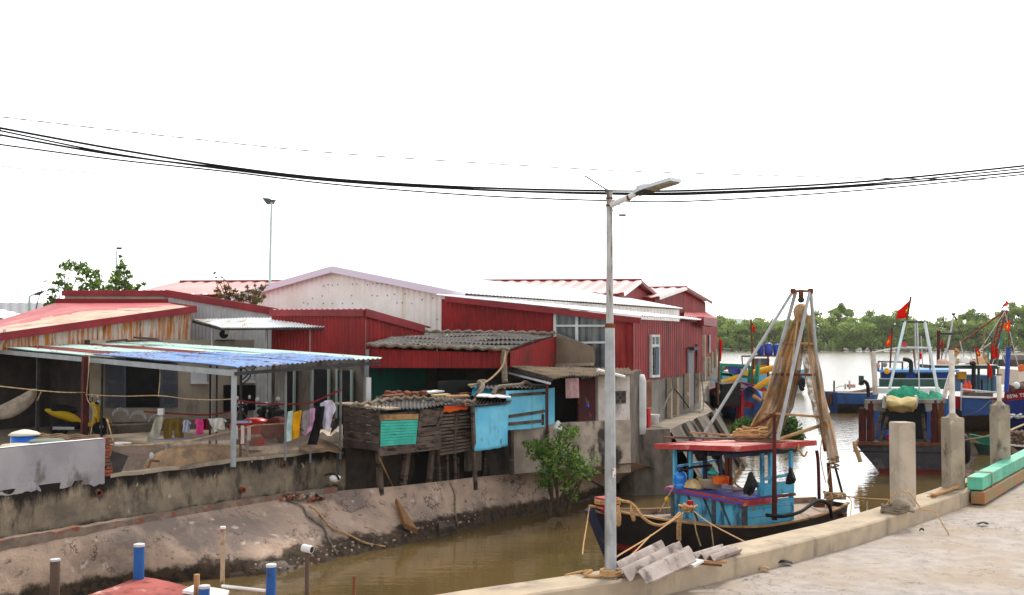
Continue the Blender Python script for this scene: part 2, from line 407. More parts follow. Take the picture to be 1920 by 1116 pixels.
YEL = mat('yellow_paint', C(226, 168, 40), C(206, 142, 30), 1.5, rough=.6)
GREENP = mat('boat_green_paint', C(40, 142, 116), C(32, 122, 104), 1.5, rough=.6)
DKGREEN = mat('dark_green_paint', C(52, 84, 74), C(44, 70, 64), 1.5, rough=.6)
ROPE = mat('tan_rope', C(196, 156, 108), C(166, 126, 84), 20, rough=.95, bump=.6, bs=60)
ROPE_G = mat('grey_rope', C(132, 119, 102), C(98, 88, 76), 12, rough=.95, bump=.6, bs=50)
ROPE_R = mat('red_cord', C(120, 34, 30), None, rough=.9, bump=0)
STRAW = mat('straw_twine', C(190, 164, 124), C(150, 126, 92), 8, rough=.95, bump=.6)
NET = see_through(mat('brown_net', C(190, 150, 100), C(156, 118, 76), 2.2, dirt=C(116, 92, 66), ds=2.2, dst=(1, 1, .35), dlo=.5, dhi=.66, rough=.95, bump=.8, bs=40), .95, 40)
NET_D = see_through(mat('dark_brown_net', C(130, 106, 80), C(104, 84, 64), 2.2, rough=.95, bump=.8, bs=40), .92, 40)
NET_THIN = see_through(mat('loose_net', C(164, 132, 92), C(130, 104, 74), 2.5, rough=.95, bump=.6, bs=40), .72, 9)
NET_G = mat('green_net', C(12, 140, 104), C(10, 112, 86), 2.5, dirt=C(8, 70, 58), ds=3, dlo=.5, dhi=.68, rough=.9, bump=.9, bs=14)
FENCE_NET = see_through(mat('brown_fence_net', C(148, 124, 110), C(122, 102, 92), 3, rough=.95, bump=.2), .4, 3)
CANVAS = mat('canvas', C(196, 174, 124), C(172, 150, 100), 2, rough=.9)
ASPH = mat('quay_concrete', C(172, 161, 152), C(156, 146, 138), 3.5, dirt=C(156, 138, 116), ds=.6, dlo=.4, dhi=.75, dirt2=C(140, 128, 118), d2s=5, d2lo=.55, d2hi=.8, rough=.92, bump=.5, bs=9)
t_a = ASPH.node_tree; b_a = [n for n in t_a.nodes if n.type == 'BSDF_PRINCIPLED'][0]
def asph_cracks():
    src = b_a.inputs['Base Color'].links[0].from_socket
    c = cracks(t_a, src, .8, C(98, 90, 84), .006, .46, .56); c = cracks(t_a, c, 6.0, C(120, 110, 102), .02, .52, .6)
    t_a.links.new(c, b_a.inputs['Base Color'])
YARD = mat('yard_concrete', C(150, 136, 118), C(128, 116, 102), .7, dirt=C(96, 88, 80), ds=.5, dlo=.5, dhi=.7, rough=.95)
LEDGE = mat('ledge_stone', C(140, 122, 108), C(112, 96, 86), 3, dirt=C(140, 80, 56), ds=4, dlo=.54, dhi=.64, rough=.95, bump=.6)
SHADOWLESS_TIN = mat('brown_tin', C(122, 70, 44), C(98, 54, 36), 3, dirt=C(70, 44, 36), ds=3, dlo=.55, dhi=.7, rough=.8)
MAROON = mat('maroon_door', C(84, 34, 36), C(66, 30, 32), 2.5, dirt=C(120, 84, 80), ds=5, dst=(1, 1, .4), dlo=.6, dhi=.68, rough=.75)
GLASS_D = mat('dark_glass', C(66, 70, 72), C(88, 90, 90), 1.5, dirt=C(128, 128, 124), ds=2, dst=(1, 1, .2), dlo=.56, dhi=.72, rough=.25, bump=.05, spec=.5)
FRAME_W = mat('white_frame', C(206, 210, 206), C(190, 194, 190), 2, rough=.6)
WHITE_P = mat('white_paint', C(232, 230, 226), C(214, 210, 206), 2, rough=.6)
SOLAR = mat('solar_panel', C(70, 76, 84), None, rough=.3, bump=0, spec=.5)
LED = mat('led_panel', C(158, 150, 120), C(120, 116, 100), 12, rough=.4, bump=0)
LEAF_A = mat('leaf_mid', C(104, 132, 60), C(86, 116, 52), .8, rough=.6, bump=0, transl=.45)
LEAF_B = mat('leaf_dark', C(74, 108, 48), C(62, 92, 44), .8, rough=.6, bump=0, transl=.3)
LEAF_C = mat('leaf_light', C(140, 164, 76), C(118, 146, 66), .8, rough=.6, bump=0, transl=.4)
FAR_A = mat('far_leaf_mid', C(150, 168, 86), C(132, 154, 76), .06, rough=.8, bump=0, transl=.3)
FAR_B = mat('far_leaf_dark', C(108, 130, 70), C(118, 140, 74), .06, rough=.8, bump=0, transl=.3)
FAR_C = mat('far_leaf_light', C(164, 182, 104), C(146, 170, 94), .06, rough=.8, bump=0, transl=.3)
BARK = mat('bark', C(92, 76, 62), C(70, 58, 50), 6, rough=.95, bump=.5)
FLAG = mat('red_flag_cloth', C(228, 26, 22), C(214, 20, 18), 1.5, rough=.8, bump=0, transl=.45)
FLAG_O = mat('orange_red_flag_cloth', C(238, 84, 40), C(228, 66, 34), 1.5, rough=.8, bump=0, transl=.45)
STAR = mat('yellow_star', C(250, 210, 30), None, rough=.8, bump=0)
def fabric(name, c, k=.85): return mat('fabric_' + name, tuple(list(C(*c))[:3] + [1]), C(c[0] * k, c[1] * k, c[2] * k), 5, rough=.95, bump=.4, bs=12)

def cracks(t, base, scale, col, width=.012, lo=.45, hi=.6, st=(1, 1, 1)):
    d = n_math(t, 'ABSOLUTE', n_math(t, 'SUBTRACT', n_noise(t, scale, st, 6, .6), .5))
    return n_mix(t, n_math(t, 'MULTIPLY', n_ramp(t, d, width, width * .3), n_ramp(t, n_noise(t, scale * .6, detail=2), lo, hi)), base, col)
# old retaining wall: black mould runs down from the coping, green and tan stains below
m, t, b, o = new_mat('old_stained_wall')
z = n_z(t)
base = n_mix(t, n_ramp(t, n_noise(t, 1.6), .35, .65), C(150, 134, 113), C(114, 102, 88))
base = n_mix(t, n_ramp(t, n_noise(t, 2.6, (1, 1, .35), 7, .7), .48, .68), base, C(78, 70, 60))
edge = n_math(t, 'ADD', n_math(t, 'ADD', n_ramp(t, z, 1.2, 2.2, 0, .46), n_math(t, 'MULTIPLY', n_noise(t, .9, (1, 1, .6), 4), .55)), n_math(t, 'MULTIPLY', n_noise(t, 3.2, (1, 1, .3), 8, .75), .6))
base = n_mix(t, n_ramp(t, edge, .82, 1.0), base, C(40, 36, 33))
low = n_math(t, 'ADD', n_ramp(t, z, 1.55, 1.1, 0, .5), n_math(t, 'MULTIPLY', n_noise(t, 2.6), .8))
base = n_mix(t, n_ramp(t, low, .74, .95), base, C(60, 54, 44))
base = n_mix(t, n_ramp(t, n_noise(t, 4.5, detail=7), .66, .7), base, C(176, 164, 142))
t.links.new(base, b.inputs['Base Color']); b.inputs['Roughness'].default_value = .95; b.inputs['Specular IOR Level'].default_value = .15
n_bump(t, b, n_noise(t, 9, detail=6), .6, .03)
OLD_WALL = m
# concrete facing of the bank: pinkish tan with grey patches, spalled pale stones, dark silt at the water line
m, t, b, o = new_mat('bank_facing')
z = n_z(t)
base = n_mix(t, n_ramp(t, n_noise(t, .9, detail=7), .38, .62), C(184, 158, 138), C(152, 132, 118))
base = n_mix(t, n_ramp(t, n_noise(t, .55, (1, 1, 1), 6, .65), .5, .62), base, C(128, 113, 104))
base = n_mix(t, n_ramp(t, n_noise(t, 3.0, (1, 1, 1.4), 5), .62, .72), base, C(92, 80, 72))
vo = t.nodes.new('ShaderNodeTexVoronoi'); vo.inputs['Scale'].default_value = 2.3; vo.inputs['Randomness'].default_value = 1
va = t.nodes.new('ShaderNodeVectorMath'); va.operation = 'MULTIPLY_ADD'
nt_ = t.nodes.new('ShaderNodeTexNoise'); nt_.inputs['Scale'].default_value = 3.5; t.links.new(n_coord(t), nt_.inputs['Vector'])
t.links.new(nt_.outputs['Color'], va.inputs[0]); va.inputs[1].default_value = (.5, .5, .5); t.links.new(n_coord(t, (1, 1.0, 1.2)), va.inputs[2])
t.links.new(va.outputs[0], vo.inputs['Vector'])
spot = n_math(t, 'MULTIPLY', n_ramp(t, vo.outputs['Distance'], .26, .08), n_ramp(t, n_noise(t, .8), .4, .46))
base = n_mix(t, spot, base, C(188, 170, 158))
base = cracks(t, base, 1.3, C(74, 62, 54), .012, .5, .62)
base = cracks(t, base, 3.4, C(98, 82, 72), .02, .54, .66)
silt = n_math(t, 'SUBTRACT', z, n_math(t, 'MULTIPLY', n_noise(t, 1.3, detail=8, rough=.7), .75))
base = n_mix(t, n_ramp(t, silt, .04, -.1), base, C(72, 58, 46))
base = n_mix(t, n_math(t, 'MULTIPLY', n_ramp(t, silt, -.02, -.14), n_ramp(t, n_noise(t, 7), .45, .6)), base, C(46, 40, 34))
t.links.new(base, b.inputs['Base Color']); b.inputs['Roughness'].default_value = .9; b.inputs['Specular IOR Level'].default_value = .2
n_bump(t, b, n_noise(t, 5, detail=8, rough=.65), .8, .05)
BANK = m
RED_GLARE = mat('glare_pale_red_roof', C(206, 148, 138), C(186, 108, 102), 2.5, dirt=C(220, 186, 176), ds=3, dlo=.52, dhi=.7, rough=.7, bump=.2)  # boat roof top kept paler, its glare put into the colour
asph_cracks()
MUD = mat('wet_mud', C(82, 66, 52), C(58, 48, 40), 3, dirt=C(110, 92, 74), ds=5, dlo=.56, dhi=.7, rough=.7, bump=.9, bs=14, spec=.4)
# muddy river water: brown body, small ripples
m, t, b, o = new_mat('muddy_water')
t.links.new(n_mix(t, n_ramp(t, n_noise(t, .25), .35, .65), C(100, 82, 50), C(84, 70, 44)), b.inputs['Base Color'])
gp = t.nodes.new('ShaderNodeNewGeometry'); sx_ = t.nodes.new('ShaderNodeSeparateXYZ'); t.links.new(gp.outputs['Position'], sx_.inputs[0])
t.links.new(n_ramp(t, sx_.outputs[1], 40, 110, .05, .16), b.inputs['Roughness'])
b.inputs['IOR'].default_value = 1.33
b.inputs['Specular IOR Level'].default_value = .5
w1 = n_noise(t, 1.1, (1, 2.4, 1), 3, .5); w2 = n_noise(t, 5.0, (1, 1.6, 1), 2, .5)
n_bump(t, b, n_math(t, 'ADD', w1, n_math(t, 'MULTIPLY', w2, .22)), .1, .1)
bn = [n for n in t.nodes if n.type == 'BUMP'][0]; t.links.new(n_ramp(t, sx_.outputs[1], 30, 90, .08, 1.0), bn.inputs['Strength'])
WATER = m
m, t, b, o = new_mat('far_ground'); b.inputs['Base Color'].default_value = C(120, 116, 84); b.inputs['Roughness'].default_value = .95
FARGROUND = m
# ================================================================ SETTING
def strip(a, b): return list(zip(a, b))
Z3 = lambda pts, z: [PZ(x, y, z) for x, y in pts]
flat = lambda p, z: V((p.x, p.y, z))
# river bed, water, far bank
mb = MB(); mb.add([(-900, -60, -2.2), (2600, -60, -2.2), (2600, 5200, -2.2), (-900, 5200, -2.2)], [(0, 1, 2, 3)])
tag(mb.build('ground', FARGROUND), kind='structure')
mb = MB(); mb.add([(-60, -20, 0), (1500, -20, 0), (1500, 420, 0), (-60, 420, 0)], [(0, 1, 2, 3)])
tag(mb.build('water', WATER), kind='structure')
mb = MB(); mb.grid(lambda s, t: V((-500 + 2600 * s, 372 + (4800 - 372) * t ** 2 + 5 * nz((s * 60, 0, 0)) * (1 - t), -0.4 + 1.2 * min(1, t * 14))), 120, 12)
tag(mb.build('far_shore', FARGROUND), kind='structure')

# quay on the right: kerb line (top inner edge), outer edge, pavement
CURB_IN = [PZ(x, y, 1.8) for x, y in [(480, 1200), (870, 1134), (1100, 1098), (1230, 1077), (1330, 1055), (1440, 1030), (1530, 1008), (1615, 986), (1715, 954), (1822, 917), (1925, 874), (2080, 800)]]
CURB_IN += [V((40, 55, 1.8)), V((80, 95, 1.8))]
CURB_IN = resample(spline(CURB_IN, 6), 120)
def offs(line, d):
    out = []
    for i, p in enumerate(line):
        e = (line[min(i + 1, len(line) - 1)] - line[max(i - 1, 0)]); e.z = 0; e.normalize()
        out.append(p + V((-e.y, e.x, 0)) * d)
    return out
CURB_OUT = offs(CURB_IN, .62)
n = len(CURB_IN); mb = MB()
prof = []
for a, c in zip(CURB_IN, CURB_OUT):
    i = (c - a).normalized()
    prof.append([flat(a, 1.46), flat(a, 1.775), a + i * .025, c - i * .02, flat(c, 1.77), flat(c, -.9)])
def fnc(s, t):
    p = prof[int(round(s * (n - 1)))][int(round(t * 5))]
    return p + V((0, 0, 1)) * (.012 * nz(p, 2.0)) + V((1, 1, 0)) * (.01 * nz(p, 3.0, 4))
mb.grid(lambda s, t: fnc(s, 1 - t), n - 1, 5)
tag(mb.build('kerb', CONC_CURB), kind='structure')
mb = MB()
inner = [flat(p, 1.5) for p in CURB_IN]; outer = []
dirn = V((.76, -.65, 0))
mb.grid(lambda s, t: inner[int(round(s * (n - 1)))] + dirn * (60 * t * t) + V((0, 0, .03 * nz(inner[int(round(s * (n - 1)))] + dirn * (60 * t * t), .5))) * min(1, t * 8), n - 1, 40)
tag(mb.build('pavement', ASPH), kind='structure')

# left bank: water line, ledge and wall line read off the photo
TOE = [PZ(x, y, 0) for x, y in [(-420, 1420), (-60, 1180), (200, 1108), (470, 1078), (560, 1062), (650, 1040), (740, 1022), (840, 998), (940, 976), (1030, 956), (1130, 930), (1230, 905), (1275, 890)]]
TOP = [PZ(x, y, 1.2) for x, y in [(-700, 1240), (-200, 1070), (0, 1022), (220, 985), (350, 963), (480, 941), (620, 922), (740, 912), (840, 901), (900, 894), (1000, 886), (1110, 876), (1188, 868)]]
TOP += [P(1224, 877, 34.0), P(1257, 886, 34.5)]
TOE_R, TOP_R = resample(spline(TOE, 6), 150), resample(spline(TOP, 6), 150)
def bankf(s, t):
    i = int(round(s * 150)); a, c = TOE_R[i], TOP_R[i]
    a = a + (a - c) * .35; a.z = -.45
    p = a.lerp(c, t)
    p.z = -.45 + (c.z + .45) * (t ** .92) + .1 * sin(pi * t)
    k = 1 - t
    p += V((.4, -.4, 1)) * ((.09 * nz(p, .8) + .05 * nz(p, 2.6, 3)) * min(1, 5 * k) + .1 * nz(p, 2.2, 8) * max(0, .55 - t) * 2.2)
    return p
mb = MB(); mb.grid(bankf, 150, 30)
tag(mb.build('bank', BANK, None, True), kind='structure')
# silt heaped along the water line
mb = MB()
def mudf(s, t):
    i = int(round(s * 150)); a, c = TOE_R[i], TOP_R[i]; d = (c - a); d.z = 0; d.normalize()
    w = .55 + .5 * nz(a, .45, 2)
    p = a + d * (-.5 + (w + .5) * t); p.z = -.2 + .36 * sin(pi * min(1, t * .62)) * (.75 + .6 * nz(a, .6, 5))
    if t >= .99: p.z -= .12
    return p + V((.05, .05, .11)) * nz(p, 4.0, 1) + V((0, 0, .06)) * nz(p, 9.0, 1)
mb.grid(mudf, 150, 9)
tag(mb.build('mud', MUD, None, True), kind='structure')

# ground behind the wall, running back under the buildings; its water side is the revetment further along
WALL_PX = [(-700, 1238), (-200, 1066), (0, 1012), (220, 975), (350, 954), (480, 933), (560, 921), (640, 909), (740, 902), (840, 893), (955, 882), (1060, 876), (1120, 871), (1183, 867)]
WALL = resample(spline([PZ(x, y, 1.2) for x, y in WALL_PX], 6), 420)
REV = [PZ(1186, 809, 2.0), PZ(1256, 806, 2.0), PZ(1292, 790, 2.0), PZ(1342, 770, 2.0), V((9.3, 52, 2)), V((11.2, 62, 2)), V((14.6, 78, 2)), V((16, 90, 2)), V((10, 130, 2))]
poly = [flat(p, 1.9) for p in offs(WALL, .2)] + [flat(p, 1.9) for p in REV] + [V((-30, 170, 1.9)), V((-300, 260, 1.9)), V((-300, -10, 1.9)), V((-30, 4, 1.9))]
mb = MB(); mb.add(poly, [tuple(range(len(poly)))])
tag(mb.build('yard', YARD), kind='structure')

# low old wall along the ledge (thing), with its plastered upper part and broken brick end
t_ = thing('retaining_wall', WALL[120], 'long low retaining wall stained black with mould along the bank ledge', 'wall')
mb = MB(); back = offs(WALL, .2); nW = len(WALL)
def wtop(i):
    p = WALL[i]; px = CX + (p.x / p.y) * F
    return 2.06 + (.05 if px < 640 else .05 + .38 * min(1, (px - 640) / 300))
wallrows = []
for i in range(nW):
    a, c, zt = WALL[i], back[i], wtop(i)
    wallrows.append([flat(a, .9)] + [flat(a, .9 + (zt - .9) * k / 8) for k in range(1, 9)] + [flat(c, zt), flat(c, 1.8)])
def wallf(s, t):
    p = wallrows[int(round(s * (nW - 1)))][int(round(t * 10))]
    return p + V((.5, -.5, .35)) * (.035 * nz(p, 1.3) + .02 * nz(p, 4.0))
mb.grid(wallf, nW - 1, 10)
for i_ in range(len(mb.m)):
    p = WALL[i_ % (nW - 1)]; px = CX + p.x / p.y * F; mb.m[i_] = 0 if px < 648 else 1 if px < 960 else 2  # stretch behind the stilts coloured dark for the shade of the shack
mb.build('wall_face', [OLD_WALL, mat('shack_shaded_wall', C(74, 64, 56), C(54, 48, 44), 1.6, dirt=C(34, 31, 30), ds=1.5, dst=(1, 1, .3), dlo=.46, dhi=.62, rough=.95), mat('grey_stained_wall', C(186, 170, 154), C(154, 140, 128), 1.8, dirt=C(70, 63, 58), ds=1.7, dst=(1, 1, .5), dlo=.48, dhi=.6, rough=.95, bump=.4)], t_)
coping = MB()
i0 = [i for i in range(nW) if 205 < CX + WALL[i].x / WALL[i].y * F < 642]
cin = offs(WALL, -.025); cout = offs(WALL, .22)
coping.grid(lambda s, t: flat((cin, cin, cout, cout)[int(round(t * 3))][i0[int(round(s * (len(i0) - 1)))]], 2.09 if int(round(t * 3)) in (0, 3) else 2.165) + V((0, 0, .03)) * nz(WALL[i0[int(round(s * (len(i0) - 1)))]], 2), len(i0) - 1, 3)
coping.build('coping', CONC, t_)
i1 = [i for i in range(nW) if CX + WALL[i].x / WALL[i].y * F < 203]
pl = MB(); a_, c_ = offs(WALL, -.012), offs(WALL, .16)
def plf(s, t):
    i = i1[int(round(s * (len(i1) - 1)))]; k = int(round(t * 9))
    if k == 0: p = flat(a_[i], 2.02 + .12 * nz(WALL[i], 1.1) + .05 * nz(WALL[i], 5.0) + .03 * nz(WALL[i], 14.0))
    elif k <= 7: p = flat(a_[i], 2.1 + (2.9 - 2.1) * k / 7)
    else: p = flat(c_[i], 2.9 if k == 8 else 2.0)
    return p + V((.5, -.5, .3)) * .02 * nz(p, 2.0)
pl.grid(plf, len(i1) - 1, 9)
plp = pl.build('plastered_upper_wall', PLASTER, t_)
e = WALL[i1[-1]]; br = MB()
for k in range(11):
    br.box(e + V((-.01, .1, .93 + .073 * k)) + V((rnd.uniform(-.02, .05), 0, 0)), (.12 + .06 * (k % 2), .14, .06), radians(45))
br.build('broken_brick_end', BRICK, t_)
cap = MB(); cap.grid(lambda s, t: flat((a_ if t < .5 else c_)[i1[int(round(s * (len(i1) - 1)))]], 2.915), len(i1) - 1, 1, 0, .0)
cap.build('white_coping', WHITE_P, t_)
for px in (690, 700): pass
# brick ledge at the foot of the wall
mb = MB(); li = [i for i in range(151) if TOP_R[i].x / TOP_R[i].y * F + CX < 640]
lo_, hi_ = offs(TOP_R, -.05), offs(TOP_R, .14)
mb.grid(lambda s, t: (flat(lo_[li[int(round(s * (len(li) - 1)))]], 1.1) if t < .2 else flat(lo_[li[int(round(s * (len(li) - 1)))]], 1.29) if t < .6 else flat(hi_[li[int(round(s * (len(li) - 1)))]], 1.29)) + V((.05, .05, .04)) * nz(lo_[li[int(round(s * (len(li) - 1)))]] + V((0, 0, t)), 5), len(li) - 1, 2)
tag(mb.build('brick_ledge', LEDGE), 'narrow crumbling brick ledge running along the foot of the stained wall', 'ledge')

# revetment under the red warehouse
t_ = thing('concrete_revetment', REV[0] - V((0, 0, 2)), 'concrete quay block with slanted slabs below the red warehouse', 'revetment')
mb = MB()
rv = [REV[0] + V((-.4, .2, 0)), REV[0], REV[1], REV[1] + V((-.2, 1.2, 0)), REV[0] + V((-.4, 1.4, 0))]
base = [flat(p, 0) for p in rv]; base[1] += V((.05, -.25, 0)); base[2] += V((.35, -.5, 0))
mb.add([flat(p, 2.03) for p in rv] + [flat(p, -.6) for p in base], [(4, 3, 2, 1, 0), (0, 1, 6, 5), (1, 2, 7, 6), (2, 3, 8, 7), (3, 4, 9, 8), (4, 0, 5, 9)])
mb.build('block', CONC_DARK, t_)
pts = resample(REV[1:], 60)
mb = MB(); ob = [flat(p, 0).lerp(q, 1.0 if p.y < 44 else .25) for p, q in zip(pts, offs(pts, -1.5))]
mb.grid(lambda s, t: flat(ob[int(round(s * 60))], -.5).lerp(flat(pts[int(round(s * 60))], 2.0), t) + V((.1, -.1, .12)) * nz(pts[int(round(s * 60))] + V((0, 0, t * 2)), 1.2), 60, 6)
mb.build('slope', CONC_DARK, t_)
for k in (2, 4, 7):
    p, q = (pts[0].lerp(REV[3], k / 8.6), offs([REV[1], REV[3]], -1.5)[0].lerp(offs([REV[1], REV[3]], -1.5)[1], k / 8.6))
    mb = MB(); mb.bar(flat(q, -.45) + V((.08, -.08, .1)), flat(p, 2.0) + V((.1, -.1, .08)), .7 + .1 * (k % 3), .14)
    mb.build('slab', CONC_DARK, t_)
# ================================================================ BUILDINGS
def quad_wall(mb, a, b, zb, pitch=.22, amp=.018, prof='trap', mi=0, nv=2):
    """ribbed sheet wall under the top line a->b down to zb"""
    return mb.corr(flat(a, zb), flat(b, zb), b, a, pitch, amp, prof, nv, .012, 0, mi)
def poly_wall(mb, pts, th, mi=0):
    n = (pts[1] - pts[0]).cross(pts[-1] - pts[0]).normalized()
    return mb.prism(pts, n * -th, mi)
def rib_gable(mb, a, apex, c, zb, pitch=.22, amp=.018, mi=0):
    """ribbed gable: eave a, apex, eave c in one vertical plane"""
    mb.corr(flat(a, zb), flat(apex, zb), apex, a, pitch, amp, 'trap', 2, .012, 0, mi)
    mb.corr(flat(apex, zb), flat(c, zb), c, apex, pitch, amp, 'trap', 2, .012, 0, mi)
UP = V((0, 0, 1))
# ---- A: white warehouse
pd, dd = V((.88, -.47, 0)), V((.47, .88, 0))
apex = P(632, 505, 44); eR = flat(apex + pd * 6.1, 6.62); eL = flat(apex - pd * 5.9, 6.62)
LA = 25
A = thing('white_warehouse', flat(apex, 1.9), 'large warehouse with a ribbed white metal gable and white pitched roof', 'warehouse')
mb = MB(); rib_gable(mb, eL, apex, eR, 1.9, .26, .022); mb.build('gable_wall', WHITE_METAL, A)
mb = MB(); rv_ = random.Random(3)
for px, py in [(608, 537), (616, 535), (624, 536), (634, 535), (662, 534), (670, 534), (690, 535), (700, 533), (708, 533), (717, 533), (726, 534), (587, 561), (607, 570), (624, 570), (643, 570), (662, 570), (605, 556), (660, 555), (698, 555), (708, 556), (727, 555), (745, 569), (755, 569), (773, 570), (792, 563), (812, 560), (820, 600), (772, 607), (740, 553), (760, 552), (570, 569), (578, 571)]:
    q = PL(px, py, apex, dd) - dd * .03
    mb.box(q, (.04, .02, .04), atan2(-.47, .88))
mb.build('fixing_bolts', STEEL_DARK, A)
for a, b, nm in ((apex, eR, 'right'), (eL, apex, 'left')):
    mb = MB(); o = dd * -.35; sl = (b - a).normalized() * .25
    a2, b2 = (a, b + sl) if nm == 'right' else (a - sl, b)
    mb.corr(a2 + o + UP * .1, a2 + dd * LA + UP * .1, b2 + dd * LA + UP * .1, b2 + o + UP * .1, .3, .02, 'trap', 2, .02)
    mb.build('roof', WHITE_ROOF, A)
    mb = MB(); mb.bar(a2 + o * 1.1 - UP * .02, b2 + o * 1.1 - UP * .02, .05, .26); mb.build('barge_board', LAV, A)
mb = MB(); quad_wall(mb, eR, eR + dd * LA, 1.9, .5, .02); mb.build('side_wall', WHITE_METAL, A)
mb = MB(); quad_wall(mb, eL + dd * LA, eL, 1.9, .5, .02); mb.build('side_wall', WHITE_METAL, A)
mb = MB(); rib_gable(mb, eR + dd * LA, apex + dd * LA, eL + dd * LA, 1.9, .4); mb.build('rear_gable', WHITE_METAL, A)
for k in range(1, 6):
    mb = MB(); mb.obox(eR + dd * (k * 2.2) + pd * .02 - UP * .42, pd * .3, dd * .12, UP * .3); mb.build('eave_bracket', GREY_METAL, A)
# ---- B: red lean-to hall on its right
pb, db = V((.9063, -.4226, 0)), V((.383, .924, 0))
c0 = V((4.17, 36.6, 5.62)); bl0 = c0 - pb * 7.5; bl0.z = 6.42; c1 = c0 + db * 10.7
Bd = thing('red_lean_to_hall', flat(c0, 1.9), 'red corrugated metal hall with a low white roof and a tall narrow window', 'hall')
nB = pb.cross(UP).normalized(); nF = db.cross(UP).normalized()
onF = lambda px, py: PL(px, py, c0, nB)      # point on its front wall
onS = lambda px, py: PL(px, py, c0, nF)      # point on its long side
w0, w1 = onF(1041, 590), onF(1141, 600)
mb = MB()
lerp_top = lambda p: flat(p, 5.62 + (6.42 - 5.62) * ((c0 - p).length / 7.5 if True else 0))
def topat(p):
    q = flat(p, 0); return flat(p, 5.62 + .8 * ((flat(c0, 0) - q).length / 7.5))
quad_wall(mb, bl0, topat(w0), 1.9, .19, .016); quad_wall(mb, topat(w1), c0, 1.9, .19, .016)
zb_ = 3.0; quad_wall(mb, flat(w0, zb_), flat(w1, zb_), 1.9, .19, .016)
mb.build('front_wall', RED, Bd)
mb = MB(); zl = 3.46; mb.corr(flat(c0, zl), flat(c1, zl), c1, c0, .3, .014, 'trap', 2, .012)
sd = mb.build('side_cladding', RED, Bd)
mb = MB(); o = c0 - pb * .06; mb.obox(flat(o, 1.9), db * 10.7, pb * -.2, UP * (zl - 1.9)); mb.build('lower_wall', GREY_WALL, Bd)
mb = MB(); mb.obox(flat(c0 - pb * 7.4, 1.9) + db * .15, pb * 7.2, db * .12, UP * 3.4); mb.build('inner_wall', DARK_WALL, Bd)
mb = MB()
fl, fr = bl0 - db * .3 + UP * .16 - pb * .1, c0 - db * .3 + pb * .35 + UP * .1
mb.corr(fl, fl + db * 11.6, fr + db * 11.6, fr, .3, .02, 'trap', 3, .02, .03); mb.build('roof', WHITE_ROOF, Bd)
mb = MB(); mb.bar(fl - UP * .17 + pb * .4 - db * .02, fr - UP * .17 - db * .02, .04, .2); mb.build('fascia', RED_TRIM, Bd)
# glazed grid of the front
wt = lambda p: topat(p)
fw = Bd
mb = MB(); mb.corr(flat(w0, zb_) - db * .03, flat(w1, zb_) - db * .03, wt(w1) - db * .03, wt(w0) - db * .03, .24, .012, 'sin', 2, .01)
win = mb.build('window', GLASS_D, Bd)
mb = MB()
f_ = lambda px, py: onF(px, py) - db * .07
for (a, b) in (((1041, 611), (1141, 611)), ((1083, 588), (1083, 640)), ((1060, 643), (1141, 642)), ((1042, 587), (1042, 632))):
    mb.bar(f_(*a), f_(*b), .1, .07, UP if a[1] == b[1] or abs(a[0] - b[0]) > 9 else db)
mb.build('window_frame', FRAME_W, win)
# narrow side window, door, pillars on the side wall
s_ = lambda px, py, d=.0: onS(px, py) + nF * -d if nF.dot(V((0, 0, 0)) - c0) < 0 else onS(px, py) + nF * d
nout = V((.924, -.383, 0))
s_ = lambda px, py, d=.03: onS(px, py) + nout * d
mb = MB(); mb.prism([s_(1218, 706, .02), s_(1232, 705, .02), s_(1232, 631, .02), s_(1218, 630, .02)], nout * -.2)
wn_ = mb.build('window', GLASS_D, Bd)
mb = MB()
for a, b in (((1218, 707), (1218, 629)), ((1232.5, 706), (1232.5, 630)), ((1217, 630), (1233, 630)), ((1217, 648), (1233, 648)), ((1225, 630), (1225, 648)), ((1217, 706), (1233, 705))):
    mb.bar(s_(*a, .05), s_(*b, .05), .09, .09, nout)
mb.build('window_frame', FRAME_W, wn_)
mb = MB(); mb.prism([s_(1224, 703, .09), s_(1230, 702, .09), s_(1230, 652, .09), s_(1224, 652, .09)], nout * .03); mb.build('open_sash', mat('sash_grey', C(84, 94, 110)), wn_)
mb = MB(); mb.prism([s_(1287, 763), s_(1297, 759), s_(1297, 655), s_(1287, 655)], nout * .06); dr = mb.build('door', mat('dull_grey_door', C(128, 128, 132)), Bd)
mb = MB(); mb.bar(s_(1285, 765, .08), s_(1285, 700, .08), .22, .2, nout); mb.build('pillar', CONC, Bd)
for px, y0, y1 in ((1252, 710, 784), (1264, 708, 778), (1305, 700, 756)):
    mb = MB(); mb.bar(s_(px, y1, .08), s_(px, y0, .08), .26, .16, nout); mb.build('pillar', CONC, Bd)
mb = MB(); mb.prism([s_(1288, 657, .1), s_(1296, 656, .1), s_(1296, 650, .1), s_(1288, 651, .1)], nout * .2); mb.build('lamp_box', STEEL_DARK, Bd)
mb = MB(); mb.tube([s_(1304, 645, .06), s_(1304, 700, .06)], .04, 5); mb.build('drain_pipe', CONC_DARK, Bd)
mb = MB(); mb.bar(s_(1300, 602, .3), s_(1326, 606, .3), .3, .35); mb.build('gutter_box', RED_TRIM, Bd)
